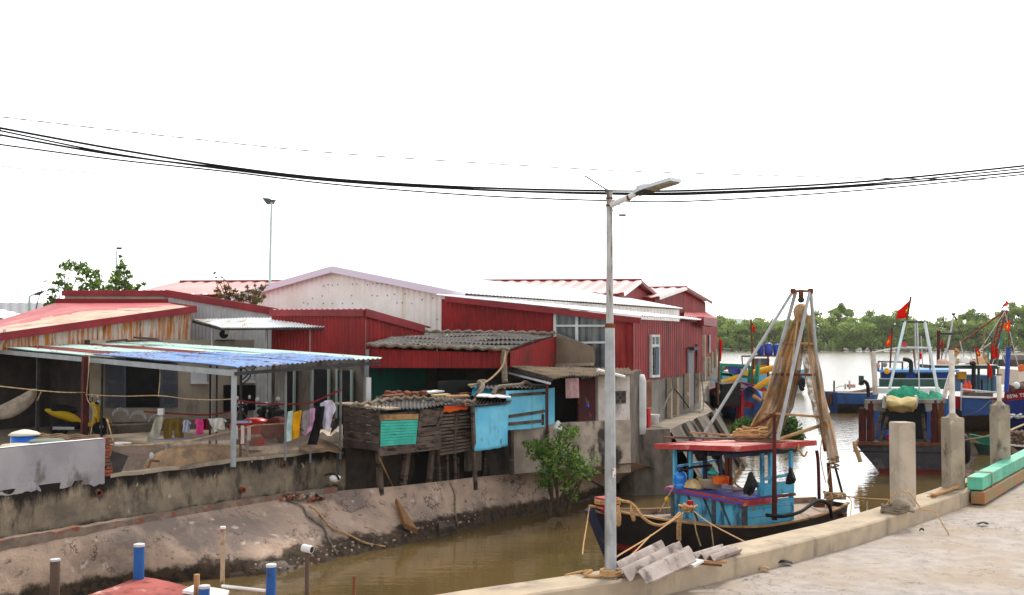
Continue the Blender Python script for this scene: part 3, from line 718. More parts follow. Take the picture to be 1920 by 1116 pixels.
# rows of wall beyond with white pillars (part of the far hall C2)
# ---- C1: long hall with faded pink roof behind
def hall(nm, label, near, apx, far, rdir, L, roofm, leanto=None):
    H = thing(nm, flat(apx, 1.9), label, 'hall', 'red metal halls behind the white warehouse')
    mb = MB(); rib_gable(mb, near, apx, far, 1.9, .3, .012); mb.build('gable_wall', RED, H)
    for a, b, wide in ((near, apx, .35), (far, apx, .3)):
        sl = (a - b).normalized() * wide; ov = rdir * -.4
        mb = MB(); mb.corr(b + ov + UP * .08, b + rdir * L + UP * .08, a + sl + rdir * L + UP * .08, a + sl + ov + UP * .08, .8, .035, 'trap', 2, .02)
        mb.build('roof', roofm, H)
        mb = MB(); mb.bar(b + ov * 1.05, a + sl + ov * 1.05, .05, .22); mb.build('barge_board', WHITE_METAL if a is near else RED_TRIM, H)
    mb = MB(); quad_wall(mb, near + rdir * L, near, 1.9, .4); mb.build('side_wall', RED, H)
    mb = MB(); mb.bar(apx + rdir * -.45 + UP * .12, apx + rdir * L + UP * .12, .4, .1); mb.build('ridge_cap', RED_TRIM, H)
    return H
hall('metal_hall', 'long red metal hall whose pink ridge shows on both sides of the white gable', P(1160, 550, 63), P(1190, 528, 67.8), P(1226, 559, 72.5), V((-.995, .06, 0)), 29.6, ROOF_PINK)
H2 = hall('metal_hall', 'shorter red metal hall at the river end of the row', P(1228, 558, 70), P(1277, 541, 75.8), P(1323, 567, 81.5), V((-.98, .2, 0)), 14, ROOF_PINK)
mb = MB(); mb.corr(P(1282, 594, 72), P(1345, 597, 79), P(1323, 585, 81), P(1284, 585, 76), .5, .03, 'trap', 2, .03); mb.build('lean_to_roof', ROOF_RED, H2)
a_, b_ = P(1318, 602, 74), P(1345, 601, 80)
mb = MB(); quad_wall(mb, a_, b_, 3.6, .35, .014); mb.build('lean_to_wall', RED, H2)
mb = MB(); mb.prism([flat(a_, 1.9), flat(b_, 1.9), flat(b_, 3.62), flat(a_, 3.62)], (-.3, .1, 0)); mb.build('lower_wall', GREY_WALL, H2)
for px, y0, y1 in ((1320, 628, 716), (1329, 672, 705), (1334, 660, 700), (1341, 655, 690)):
    Y = 74 + (px - 1318) / 27 * 5.5
    mb = MB(); mb.bar(P(px, y1, Y - .3), P(px, y0, Y - .3), .26, .2, (.9, -.4, 0)); mb.build('pillar', CONC, H2)
mb = MB(); mb.bar(P(1330, 662, 76), P(1330, 628, 76), .25, .1, (.9, -.4, 0)); mb.build('window', GLASS_D, H2)
# ---- E: dark red side building in the middle
E = thing('red_side_building', flat(P(686, 588, 33), 1.9), 'dark red metal building between the patchwork canopy and the tiled shed', 'building')
e0, e1, e2 = P(686, 588, 33), P(510, 588, 37), P(795, 618, 35.7)
mb = MB(); quad_wall(mb, e1, e0, 4.3, .2, .016); mb.build('left_wall', RED, E)
mb = MB(); quad_wall(mb, e0, e2, 1.9, .2, .016); mb.build('right_wall', RED, E)
mb = MB(); mb.bar(e1 + UP * .02 + V((-.05, -.05, 0)), e0 + UP * .02 + V((-.05, -.05, 0)), .06, .22); mb.build('fascia', RED_TRIM, E)
mb = MB(); mb.bar(e0 + V((.02, -.08, .02)), e2 + V((.02, -.08, .02)), .06, .24); mb.build('barge_board', RED_TRIM, E)
mb = MB(); bk = V((-2.2, 3.4, .05)); mb.corr(e1 + UP * .14, e0 + UP * .14, e2 + V((0, 3, .1)), e1 + V((1, 4, .1)), .3, .02, 'trap', 2, .02); mb.build('roof', ROOF_RED, E)
mb = MB(); b0 = flat(e1, 1.9).lerp(flat(e0, 1.9), .0); mb.prism([flat(e1, 1.9), flat(e0, 1.9), flat(e0, 4.3), flat(e1, 4.3)], V((.1, .12, 0))); ew = mb.build('ground_floor_wall', CONC_DARK, E)
for px, w in ((546, .8), (608, .9), (652, .8)):
    q = PL(px, 720, e0, (e1 - e0).cross(UP).normalized()); d_ = (e0 - e1).normalized()
    mb = MB(); mb.obox(flat(q, 1.95) + V((-.06, -.08, 0)) - d_ * w / 2, d_ * w, V((-.02, -.03, 0)), UP * 2.0); dd_ = mb.build('doorway', BLACK, E)
    mb = MB()
    for s in (-1, 1): mb.bar(flat(q, 1.95) + d_ * s * w / 2 + V((-.09, -.11, 0)), flat(q, 3.98) + d_ * s * w / 2 + V((-.09, -.11, 0)), .07)
    mb.build('door_frame', mat('pale_green_frame', C(150, 166, 158)), dd_)
mb = MB(); mb.lathe(flat(P(527, 700, 34), 1.9), [(.2, 0), (.19, 2.4)], 14); mb.build('column', GREY_WALL, E)
# ---- K: grey building behind with red fascia and its awning
K = thing('grey_building', flat(P(315, 552, 41), 1.9), 'grey rendered building with a red fascia sloping down to the right', 'building')
k0, k1, k2 = P(122, 550, 39.9), P(316, 550, 41), P(540, 588, 38.6)
mb = MB(); mb.prism([flat(k0, 1.9), flat(k1, 1.9), k1, k0], V((-.1, .2, 0))); mb.build('front_wall', HOUSE_WALL, K)
mb = MB(); quad_wall(mb, k1, k2, 1.9, .17, .01); mb.build('corrugated_front', GREY_METAL, K)
for a, b in ((k0, k1), (k1, k2)):
    mb = MB(); mb.bar(a + V((-.08, -.12, 0)), b + V((-.08, -.12, 0)) + (b - a).normalized() * .1, .07, .2 if a is k0 else .27); mb.build('fascia', RED_TRIM, K)
bk = V((-2.5, 6.2, 0))
mb = MB(); mb.corr(k0 + UP * .1, k1 + UP * .1, k1 + bk, k0 + bk, .3, .02, 'trap', 2, .02); mb.corr(k1 + UP * .1, k2 + UP * .1, k2 + bk, k1 + bk, .3, .02, 'trap', 2, .02); mb.build('roof', ROOF_RED, K)
mb = MB(); mb.prism([flat(k0, 1.9), flat(k0 + bk, 1.9), k0 + bk, k0], V((.2, .1, 0))); mb.build('end_wall', GREY_WALL, K)
mb = MB(); mb.prism([flat(k2, 1.9), flat(k2 + bk, 1.9), k2 + bk, k2], V((-.2, -.1, 0))); mb.build('end_wall', GREY_WALL, K)
mb = MB(); mb.corr(P(413, 614, 36.2), P(617, 613, 34.6), P(612, 594, 36.6), P(360, 598, 38.6), .13, .018, 'sin', 3, .015, .02); aw = mb.build('awning', mat('awning_tin', C(246, 248, 246), C(230, 232, 230), 1.2, dirt=C(196, 160, 110), ds=2, dst=(1, .6, 1), dlo=.56, dhi=.7, rough=.6), K)
for px, y0, y1, Y in ((398, 618, 700, 37), (500, 616, 700, 36.4), (583, 616, 700, 35.3)):
    mb = MB(); mb.tube([P(px, y0, Y), flat(P(px, y1, Y), 1.9)], .045, 6); mb.build('awning_post', GALV, K)
mb = MB(); mb.bar(P(362, 603, 38.2), P(414, 617, 36.2), .06, .09); mb.bar(P(414, 618, 36.2), P(616, 616, 34.6), .05, .06); mb.build('awning_rafter', STEEL_DARK, K)
AC = thing('air_conditioner', P(421, 637, 38.2), 'outdoor air conditioner unit on the grey wall under the tin awning', 'air conditioner')
mb = MB(); q = P(421, 627, 38.4); mb.box(q, (.62, .3, .44), radians(-20)); cs = mb.build('case', mat('ac_case', C(196, 192, 184)), AC)
mb = MB(); mb.lathe(q + V((.02, -.17, 0)), [(.16, 0), (.16, .02)], 14, 0, (.34, -.94, 0)); mb.build('fan_grille', BLACK, AC)
mb = MB(); mb.bar(P(407, 638, 38.2), P(438, 638, 38.2), .35, .04); mb.build('bracket', STEEL_DARK, AC)
# ---- R1: house with the low rust-streaked metal gable and worn red roof
R1 = thing('rusty_house', flat(P(357, 640, 38), 1.9), 'low house with a rust-streaked metal band and a worn red roof edge', 'house')
rA, rB, rC, rD, rE = P(-150, 650, 31), P(370, 577, 37.7), P(315, 568, 40.6), P(105, 568, 39.5), P(-170, 652, 36.5)
wl0, wl1 = P(-150, 656, 31.2), P(357, 584, 38)
mb = MB(); mb.corr(flat(wl0, 4.55), flat(wl1, 4.7), wl1, wl0, .17, .018, 'sin', 2, .012); mb.build('rusty_band', RUSTY, R1)
mb = MB(); mb.corr(rA, rD.lerp(rE, .45), rC, rB, .28, .012, 'trap', 8, .02, 0); 
mb = MB(); mb.grid(lambda s, t: rA.lerp(rB, s).lerp(rE.lerp(rD, s * 1.0) if s < 0 else (rE.lerp(rD, s / .62) if s < .62 else rD.lerp(rC, (s - .62) / .38)), t) + UP * (.012 * (int(t * 36) % 2) + .02 * nz((s * 9, t * 9, 1))), 60, 36, 0, .03)
mb.m = [1 if .0 < (i // 60) / 36 < .54 + .03 * sin(i % 60 * .7) - .002 * (i % 60) and i % 60 > 2 and i < 2160 else 0 for i in range(len(mb.f))]
mb.build('roof', [ROOF_RED, ROOF_WORN], R1)
mb = MB(); mb.bar(rA + UP * .0 + V((0, -.08, -.05)), rB + V((0, -.08, -.05)), .06, .24); mb.build('barge_board', RED_TRIM, R1)
mb = MB(); mb.bar(rD + V((0, 0, .08)), rC + V((0, 0, .06)), .3, .16); mb.build('flashing', mat('dark_red_flashing', C(116, 36, 40)), R1)
mb = MB(); mb.bar(rB + V((-.06, 0, -.05)), rC + V((-.06, 0, -.1)), .06, .26); mb.build('barge_board', RED_TRIM, R1)
mb = MB(); mb.tube(spline([P(8, 618, 33), P(9, 628, 33), P(5, 640, 33), P(-2, 650, 33)], 5), .05, 7); mb.build('downpipe', GREY_METAL, R1)
# facade below the canopy, v = 35 line
fa, fb = P(-60, 700, 32.5), P(600, 700, 41.2)
nf = (fb - fa).cross(UP).normalized()
if nf.y > 0: nf = -nf
onW = lambda px, py, d=0.0: PL(px, py, flat(fa, 0), nf) + nf * d
q0, q1 = onW(168, 700), onW(600, 700)
mb = MB(); mb.prism([flat(q0, 1.9), flat(q1, 1.9), flat(q1, 4.9), flat(q0, 4.9)], nf * -.2); mb.build('front_wall', HOUSE_WALL, R1)
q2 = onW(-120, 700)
mb = MB(); mb.prism([flat(q2, 1.9) - nf * 3, flat(q0, 1.9) - nf * 3, flat(q0, 4.9) - nf * 3, flat(q2, 4.9) - nf * 3], nf * -.2); mb.build('recess_wall', DARK_WALL, R1)  # recess shade put into the dark wall colour
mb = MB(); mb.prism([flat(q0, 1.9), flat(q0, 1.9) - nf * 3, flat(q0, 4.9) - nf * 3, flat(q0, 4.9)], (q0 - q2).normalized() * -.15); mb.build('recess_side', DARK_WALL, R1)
mb = MB(); mb.prism([onW(235, 764, .02), onW(298, 764, .02), onW(298, 670, .02), onW(235, 670, .02)], nf * .02); dr = mb.build('doorway', BLACK, R1)
for x0, x1 in ((196, 234), (298, 331)):
    mb = MB(); mb.prism([onW(x0, 764, .05), onW(x1, 764, .05), onW(x1, 672, .05), onW(x0, 672, .05)], nf * .05); lf = mb.build('door_leaf', mat('blue_grey_door', C(92, 96, 104), C(80, 82, 90), 3), R1)
    mb = MB()
    for y0, y1 in ((680, 712), (720, 756)):
        mb.prism([onW(x0 + 6, y1, .11), onW(x1 - 6, y1, .11), onW(x1 - 6, y0, .11), onW(x0 + 6, y0, .11)], nf * .02)
    mb.build('door_panel', mat('door_panel_grey', C(76, 80, 88)), lf)
for x0, x1, y0, y1 in ((356, 386, 690, 717), (450, 474, 693, 715)):
    mb = MB(); mb.prism([onW(x0, y1, .03), onW(x1, y1, .03), onW(x1, y0, .03), onW(x0, y0, .03)], nf * .05); ww = mb.build('window', mat('pale_shutter', C(206, 206, 214)), R1)
    mb = MB(); mb.bar(onW(x0 - 1, y1 + 1, .1), onW(x1 + 1, y1 + 1, .1), .14, .07); mb.build('sill', WHITE_P, ww)
mb = MB(); mb.prism([onW(418, 772, .03), onW(490, 768, .03), onW(490, 722, .03), onW(418, 722, .03)], nf * .03); mb.build('dark_opening', BLACK, R1)
mb = MB(); mb.obox(flat(q0, 1.88), q1 - q0, nf * 1.4, UP * .3); mb.build('plinth', CONC_DARK, R1)  # dark tone carries the shade under the canopy
# ---- patchwork canopy over the yard
Cn, Cr, Lb = P(440, 690, 23.9), P(712, 671, 27.5), P(-60, 647, 35.2)
Kb = Cr + (Lb - Cn) + V((0, 0, .06))
MID_POST = mat('mid_grey_post', C(124, 126, 128), C(106, 108, 110), 3)
CAN = thing('patchwork_canopy', flat(Cn, 1.9), 'wide tin canopy patched in blue, mint and rusty red sheets over the yard', 'canopy')
cq = lambda s, t: Cn.lerp(Cr, s).lerp(Lb.lerp(Kb, s), t)
bands = [(0, .1, 'm', .42, 1), (0, .12, 'b', 0, .44), (.1, .24, 'r', .42, 1), (.24, .46, 'm', .4, 1), (.46, .62, 'r', .3, 1), (.62, .8, 'm', .16, 1), (.8, 1.0, 'm', 0, 1), (.12, .3, 'b', 0, .46), (.3, .46, 'b', 0, .42), (.46, .62, 'b', 0, .33), (.62, .8, 'b', 0, .2)]
for s0, s1, c_, t0, t1 in bands:
    mb = MB(); up = UP * (.02 if c_ == 'b' else .0) + UP * rnd.uniform(0, .015)
    e_ = .05 if t0 > 0 else 0
    mb.corr(cq(s0, t0 - e_) + up, cq(s1, t0 - e_ + rnd.uniform(-.01, .01)) + up, cq(s1, t1) + up, cq(s0, t1) + up, .14, .018, 'sin', 6, .012, .03, 0, s0 * 20)
    mb.build('roof_sheet', {'m': MINT, 'r': RED_SHEET, 'b': BLUE_SHEET}[c_], CAN)
mb = MB(); mb.bar(Cn - UP * .12, Lb - UP * .12, .08, .13); mb.build('edge_beam', POST_GREY, CAN)
mb = MB(); mb.bar(Cn - UP * .13, Cr - UP * .13, .06, .08); mb.build('edge_beam', STEEL_DARK, CAN)
for t in (.3, .6, .9):
    mb = MB(); mb.bar(cq(0, t) - UP * .13, cq(1, t) - UP * .13, .05, .09); mb.build('purlin', STEEL_DARK, CAN)
for px, y0, zb, Y, w, m_ in ((439, 693, 2.1, 23.95, .09, POST_GREY), (160, 668, 1.9, 28.5, .14, DARK_POST), (72, 660, 1.9, 32, .09, STEEL_DARK), (452, 690, 1.9, 26, .06, STEEL_DARK), (536, 686, 2.1, 25.2, .05, MID_POST), (583, 684, 1.9, 26.4, .045, MID_POST), (639, 680, 1.9, 27.2, .065, MID_POST), (684, 676, 1.9, 28.0, .07, MID_POST), (395, 676, 1.9, 31, .06, STEEL_DARK), (407, 680, 1.9, 31, .05, STEEL_DARK), (192, 668, 1.9, 32.5, .07, STEEL_DARK)):
    mb = MB(); a = P(px, y0, Y)
    if w < .08: mb.tube([flat(a, zb), a], w / 2 * 1.1, 6)
    else: mb.bar(flat(a, zb), a, w)
    mb.build('post', m_, CAN)
mb = MB(); mb.tube(spline([P(455, 688, 26.2), P(470, 705, 26.2), P(452, 722, 26)], 4), .018, 4); mb.tube([P(480, 688, 26.5), P(455, 712, 26.3)], .02, 4); mb.build('wire_brace', STEEL_DARK, CAN)
# junk boards on top of the canopy
mb = MB(); mb.bar(P(200, 641, 33), P(238, 637, 33.3), .3, .06); mb.bar(P(236, 640, 33.2), P(298, 638, 33.6), .25, .06); mb.bar(P(252, 633, 34), P(296, 636, 34), .2, .06)
one(mb, 'loose_boards', WOOD_GREY2, 'dark loose boards lying on the canopy below the rusty band', 'boards')
# ---- F: tiled shed with rope weights
F0, F1, F2, F3 = P(688, 648, 31), P(956, 656, 31.6), P(1041, 628, 37), P(772, 625, 36.6)
Fs = thing('tiled_shed', flat(F0, 1.9), 'open fronted shed with a grey corrugated fibre cement roof and red front panel', 'shed')
mb = MB()
for k in range(4):
    t0, t1 = k / 4, (k + 1.12) / 4
    mb.corr(F0.lerp(F3, t0) + UP * .03 * (4 - k) * .4, F1.lerp(F2, t0) + UP * .03 * (4 - k) * .4, F1.lerp(F2, min(1, t1)), F0.lerp(F3, min(1, t1)), .14, .03, 'sin', 2, .02, .07, 0, k)
mb.build('roof', FIBRO, Fs)
rp = [F0.lerp(F1, i / 40) + V((0, -.06, .02 + .03 * sin(i * 1.7))) for i in range(41)]
mb = MB(); mb.tube(rp, .055, 6); mb.build('eave_rope', ROPE_G, Fs, True)
rp = [F3.lerp(F2, i / 40) + V((0, 0, .06 + .04 * sin(i * 2.1) + .03 * nz((i * .5, 0, 0)))) for i in range(41)]
mb = MB(); mb.tube(rp, .06, 6); mb.build('ridge_rope', ROPE_G, Fs, True)
p0, p1 = F0 + V((.1, .15, -.1)), F1 + V((-.05, .15, -.1))
mb = MB(); mb.corr(p0 - UP * .55, p1 - UP * .45, p1, p0, .17, .014, 'trap', 2, .012); mb.build('front_panel', RED, Fs)
g0, g1 = F1 + V((0, .1, -.06)), F2 + V((.02, -.1, -.06))
mb = MB(); mb.corr(flat(g0, 4.0), flat(g1, 4.0), g1, g0, .17, .014, 'trap', 2, .012); mb.build('side_panel', RED, Fs)
mb = MB(); bw = P(1040, 700, 36.5); bm = P(806, 700, 35.5); bl_ = P(690, 700, 32.6)
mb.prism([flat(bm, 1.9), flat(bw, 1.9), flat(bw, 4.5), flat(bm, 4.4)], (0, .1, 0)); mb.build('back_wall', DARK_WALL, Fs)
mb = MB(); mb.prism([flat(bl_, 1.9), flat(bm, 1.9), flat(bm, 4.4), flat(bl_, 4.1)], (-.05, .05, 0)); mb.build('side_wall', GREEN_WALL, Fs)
mb = MB(); q = flat(P(847, 700, 35.3), 1.9); mb.box(q + V((0, 0, 1.0)), (.95, .08, 2.0)); dr = mb.build('dark_doorway', BLACK, Fs)
for s in (-1, 1):
    mb = MB(); mb.box(q + V((s * .85, .06, 1.0)), (.7, .06, 2.0)); mb.build('shutter', DARK_WALL, Fs)
for px, Y in ((689, 30.8), (944, 31.5)):
    mb = MB(); a = P(px, 655, Y); mb.tube([flat(a, 1.9), a], .05 if px < 700 else .06, 7); mb.build('post', MID_POST if px < 700 else ROPE_G, Fs)
mb = MB(); a = P(690, 708, 30.6); mb.bar(flat(a, 1.9), a, .13); mb.build('pipe_sleeve', WHITE_P, Fs)
# concrete parapet piece between tiled shed and the glazed front
G0 = [P(1043, 625, 36.9), P(1111, 652, 36.2), P(1111, 684, 36.2), P(1043, 684, 36.9)]
t_ = thing('concrete_parapet', flat(G0[3], 3.9), 'triangular bare concrete parapet at the right end of the tiled shed', 'parapet')
mb = MB(); mb.prism(G0, (.1, .25, 0)); mb.build('slab', CONC_DARK if False else mat('brown_concrete', C(138, 122, 102), C(120, 106, 90), 1.2, dirt=C(96, 86, 76), ds=1.4), t_)
mb = MB(); mb.bar(G0[3] + V((0, -.05, -.02)), G0[2] + V((0, -.05, .02)), .2, .1); mb.build('mortar_fillet', CONC, t_)
mb = MB(); mb.tube([flat(p, 1.9) for p in ()] or [flat(G0[3], 1.9) + V((.3, .3, 0)), G0[3] + V((.3, .15, 0))], .15, 4); mb.build('pier', CONC_DARK, t_)
# ---- H: wash hut with tan roof on the corner of the retaining wall
Hh = thing('wash_hut', flat(P(1150, 800, 31.6), 1.9), 'small whitewashed brick hut with a brown corrugated roof behind the lamp post', 'hut')
h0, h1, h2, h3 = P(1035, 708, 29.4), P(1189, 700, 32.3), P(1178, 690, 34.6), P(948, 688, 32)
mb = MB(); mb.corr(h0, h1, h2, h3, .15, .025, 'sin', 4, .02, .05); mb.build('roof', FIBRO_TAN, Hh)
mb = MB(); mb.bar(h3 - UP * .06, h0 - UP * .06, .07, .09); mb.build('side_rafter', STEEL_DARK, Hh)
mb = MB(); mb.bar(h3 - UP * .18 + V((.1, 0, 0)), h0 - UP * .16 + V((-.05, 0, 0)), .04, .06); mb.build('gutter', GREY_METAL, Hh)
wi = [i for i in range(nW) if 1120 < CX + WALL[i].x / WALL[i].y * F]
hw = offs(WALL, .05); A_, B_ = hw[wi[0]], hw[-1]
zt = 3.85
mb = MB(); mb.prism([flat(A_, 2.3), flat(B_, 1.0), flat(B_, zt + .05), flat(A_, zt)], V((-.15, .2, 0)))
mb.build('front_wall', mat('whitewashed_brick', C(214, 204, 198), C(196, 186, 178), 2, dirt=C(150, 136, 126), ds=1.4, dst=(1, 1, .4), dlo=.52, dhi=.7, dirt2=C(160, 146, 136), d2s=9, d2st=(1, 1, 2.5), d2lo=.6, d2hi=.66, rough=.95, bump=.5), Hh)
B2 = B_ + V((.55, 1.7, 0))
mb = MB(); mb.prism([flat(B_, 1.0), flat(B2, 1.0), flat(B2, zt + .1), flat(B_, zt + .05)], V((-.2, .05, 0))); mb.build('side_wall', CONC_DARK, Hh)
q = PL(1163, 745, A_, (B_ - A_).cross(UP).normalized()); dh = (B_ - A_).normalized(); nh = V((dh.y, -dh.x, 0))
mb = MB()
for i in range(3):
    for j in range(3):
        if (i + j) % 2 == 0: mb.obox(q + dh * (.1 * i - .15) + UP * (.1 * j - .15) + nh * .03, dh * .08, nh * .02, UP * .08)
mb.obox(q - dh * .19 - UP * .19 + nh * .01, dh * .38, nh * .015, UP * .38, 1); mb.build('vent_block', [STEEL_DARK, CONC_DARK], Hh)
D0, D1 = hw[wi[0] - 1], None
dj = [i for i in range(nW) if 1087 < CX + WALL[i].x / WALL[i].y * F < 1120]
a, b = offs(WALL, .12)[dj[0]], offs(WALL, .12)[dj[-1]]
mb = MB(); mb.prism([flat(a, 2.35), flat(b, 2.35), flat(b, 3.8), flat(a, 3.72)], V((-.04, .05, 0))); mb.build('door', MAROON, Hh)
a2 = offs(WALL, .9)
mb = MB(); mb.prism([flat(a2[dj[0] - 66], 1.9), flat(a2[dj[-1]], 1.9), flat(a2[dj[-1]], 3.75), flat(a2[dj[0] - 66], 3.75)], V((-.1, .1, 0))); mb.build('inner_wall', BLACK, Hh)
mb = MB(); a = P(1026, 706, 29.6); mb.tube([flat(a, 1.2), a], .035, 6); mb.build('corner_post', DARK_POST, Hh)
mb = MB(); mb.tube([P(1120, 694, 30.8), P(1171, 707, 31.2)], .05, 7)
one(mb, 'white_pipe', WHITE_P, 'pale pipe lying along the eave of the whitewashed hut behind the lamp post', 'pipe')
# tall brown tin cabinet and red pipes right of the hut
t_ = thing('tin_cabinet', flat(P(1208, 795, 34.6), 2), 'rusty brown tin panel on two red pipe legs beside the hut', 'panel')
mb = MB(); mb.prism([P(1203, 768, 34.8), P(1222, 762, 35.8), P(1222, 714, 35.8), P(1203, 718, 34.8)], (-.1, .1, 0)); mb.build('panel', SHADOWLESS_TIN, t_)
for px, y1, Y in ((1200, 800, 34.5), (1216, 795, 35.2)):
    mb = MB(); mb.tube([flat(P(px, y1, Y), 1.95), P(px, 766, Y)], .075, 8); mb.build('leg', PLRED, t_)
mb = MB(); mb.lathe(flat(P(1193, 780, 34.3), 1.9), [(.3, 0), (.32, .3), (.32, 1.7), (.26, 1.9)], 14)
one(mb, 'water_tank', GREY_METAL, 'dull grey upright cylinder squeezed between the hut and the rusty panel', 'tank', None, True)
t_ = thing('white_bucket', PZ(1226, 797, 2.0), 'white plastic bucket standing on the concrete block edge', 'bucket')
mb = MB(); q = PZ(1226, 797, 2.02); mb.lathe(q, [(.15, 0), (.19, .34), (.2, .36), (.17, .36), (.14, .06)], 14); mb.build('body', WHITE_P, t_, True)
mb = MB(); mb.lathe(q, [(.203, .28), (.203, .34)], 14); mb.build('rim', GREY_METAL, t_)
# hose drooping on the wall
mb = MB(); mb.tube(spline([s_(1250, 705, .2), s_(1252, 728, .2), s_(1240, 745, .25), s_(1228, 768, .3)], 6), .03, 5)
one(mb, 'grey_hose', mat('hose_grey', C(110, 108, 106)), 'grey hose looping down left over the pale wall of the red hall', 'hose')
mb = MB(); mb.tube(spline([s_(1252, 728, .22), s_(1262, 738, .22), s_(1280, 764, .25)], 6), .03, 5)
one(mb, 'black_hose', BLACK, 'black hose running down right over the pale wall of the red hall', 'hose')
mb = MB(); mb.tube(spline([s_(1305, 700, .2), s_(1308, 740, .25), s_(1300, 770, .4), s_(1288, 772, .5)], 6), .025, 5)
one(mb, 'drain_hose', mat('hose_grey', C(110, 108, 106)), 'pale hose hanging beside the metal door and curling on the quay', 'hose')
# far grey roofs at the left edge
t_ = thing('grey_roofed_house', P(40, 600, 62), 'distant house with a grey sheet roof at the left picture edge', 'house')
mb = MB(); a, b, c_, d_ = P(-120, 567, 62), P(120, 568, 66), P(125, 595, 60), P(-120, 592, 56); mb.corr(d_, c_, b, a, .5, .02, 'trap', 2, .03); mb.build('roof', mat('grey_roof', C(140, 140, 142)), t_)
mb = MB(); mb.prism([flat(d_, 1.9), flat(c_, 1.9), c_, d_], (0, .2, 0)); mb.build('wall', GREY_WALL, t_)
t_ = thing('white_roofed_shed', P(0, 600, 52), 'small shed with a white sloping roof in front of the grey roofed house', 'shed')
mb = MB(); a, b, c_ = P(-80, 562, 50), P(38, 588, 52), P(30, 600, 49); mb.corr(P(-80, 585, 47), c_, b, a, .4, .02, 'trap', 2, .03); mb.build('roof', WHITE_ROOF, t_)
mb = MB(); mb.prism([flat(P(-80, 585, 47), 1.9), flat(c_, 1.9), c_, P(-80, 588, 47)], (0, .2, 0)); mb.build('wall', GREY_WALL, t_)
# ================================================================ STILT SHACKS
def SD(px): return 26.6 + 2.0 * max(-.6, (px - 712)) / 173.0 * 1.05     # depth of the shack front along the ledge
sp = lambda px, py, d=0.0: P(px, py, SD(px) + d)
S1 = thing('stilt_shack', flat(sp(712, 918), 1.2), 'grey board shack on stilts with a turquoise shutter', 'shack')
W2 = [WOOD_GREY, WOOD_GREY2]
mb = MB(); mb.planks(P(646, 838, 27.9), sp(712, 846), sp(712, 768), P(646, 762, 27.9), 5, .012, .03, .008, (0, 1)); mb.build('side_boards', W2, S1)
mb = MB(); mb.planks(sp(712, 846), sp(786, 838), sp(786, 770), sp(712, 776), 5, .012, .03, .006, (0, 1)); mb.build('front_boards', W2, S1)
mb = MB(); mb.planks(sp(713, 838, -.07), sp(779, 833, -.07), sp(783, 787, -.07), sp(714, 789, -.07), 9, .008, .02, .003, (0,), .005); hs = mb.build('shutter', TEAL_PAINT, S1)
mb = MB(); mb.bar(sp(712, 783, -.08), sp(784, 781, -.08), .03, .14); mb.build('top_board', WOOD_TAN, hs)
mb = MB(); mb.bar(sp(718, 839, -.09), sp(776, 835, -.09), .05, .07); mb.build('shutter_sill', WOOD_GREY, hs)
mb = MB(); mb.planks(sp(787, 800, -.05), sp(826, 796, -.05), sp(829, 764, -.05), sp(788, 767, -.05), 2, .01, .03, .01); mb.planks(sp(786, 836), sp(824, 831), sp(826, 798), sp(787, 802), 4, .01, .03, .008); mb.build('end_panel', WOOD_GREY, S1)
mb = MB(); mb.bar(sp(783, 836, -.1), sp(790, 768, -.1), .1, .03, (1, -1, 0)); mb.bar(sp(820, 800, -.1), sp(831, 768, -.1), .08, .03, (1, -1, 0)); mb.build('leaning_boards', WOOD_TAN if False else WOOD_GREY, S1)
mb = MB(); mb.bar(sp(711, 848, -.05), sp(826, 835, -.05), .08, .2); mb.build('floor_beam', WOOD_GREY, S1)
mb = MB(); mb.add([P(646, 838, 27.9), sp(712, 846), sp(826, 834), P(826, 832, 29.6), P(660, 836, 29)], [(0, 1, 2, 3, 4)]); mb.build('floor', WOOD_GREY2, S1)
ra, rb, rc, rd = sp(640, 758, -.1), sp(880, 760, -.25), P(885, 741, 30.4), P(690, 744, 29.6)
mb = MB(); mb.corr(sp(700, 767, -.2), rb, rc, P(705, 745, 29.6), .12, .024, 'sin', 4, .015, .08); mb.build('roof', FIBRO, S1)
mb = MB(); mb.bar(P(640, 756, 28), sp(738, 767, -.3), .5, .04); mb.build('roof_board', mat('pale_roof_board', C(170, 150, 128), C(140, 122, 104), 3), S1)
def foot(px, py, z=1.12): return PZ(px, py, z)
for (x0, y0, x1, y1, w) in ((710, 846, 714, 920, .14), (765, 842, 753, 914, .15), (811, 838, 803, 908, .13), (652, 838, 655, 908, .14), (672, 842, 671, 905, .11), (820, 836, 826, 908, .08)):
    mb = MB(); f = foot(x1, y1); mb.bar(f - UP * .2, P(x0, y0, f.y), w, w * .8); mb.build('stilt', WOOD_GREY if w > .12 else WOOD_GREY2, S1)
mb = MB(); f = foot(736, 912); mb.tube([f, P(711, 858, 26.7)], .022, 5); mb.build('brace', WOOD_TAN, S1)
mb = MB(); f = foot(812, 868); mb.bar(P(803, 876, 28.3), P(836, 878, 28.6), .05, .05); mb.build('cross_bar', WOOD_GREY2, S1)
def at_roof(s, t, h=0.0): return sp(700, 767, -.2).lerp(rb, s).lerp(P(705, 745, 29.6).lerp(rc, s), t) + UP * h
mb = MB(); mb.tube([at_roof(i / 30, .25 + .25 * sin(i * .16) + .02 * nz((i, 0, 0), .7), .1 + .04 * sin(i * 2.2)) for i in range(-6, 33)], .05, 6)
one(mb, 'thick_rope', ROPE_G, 'thick grey rope weighing down the roof of the turquoise-shuttered shack', 'rope', None, True)
J = random.Random(5)
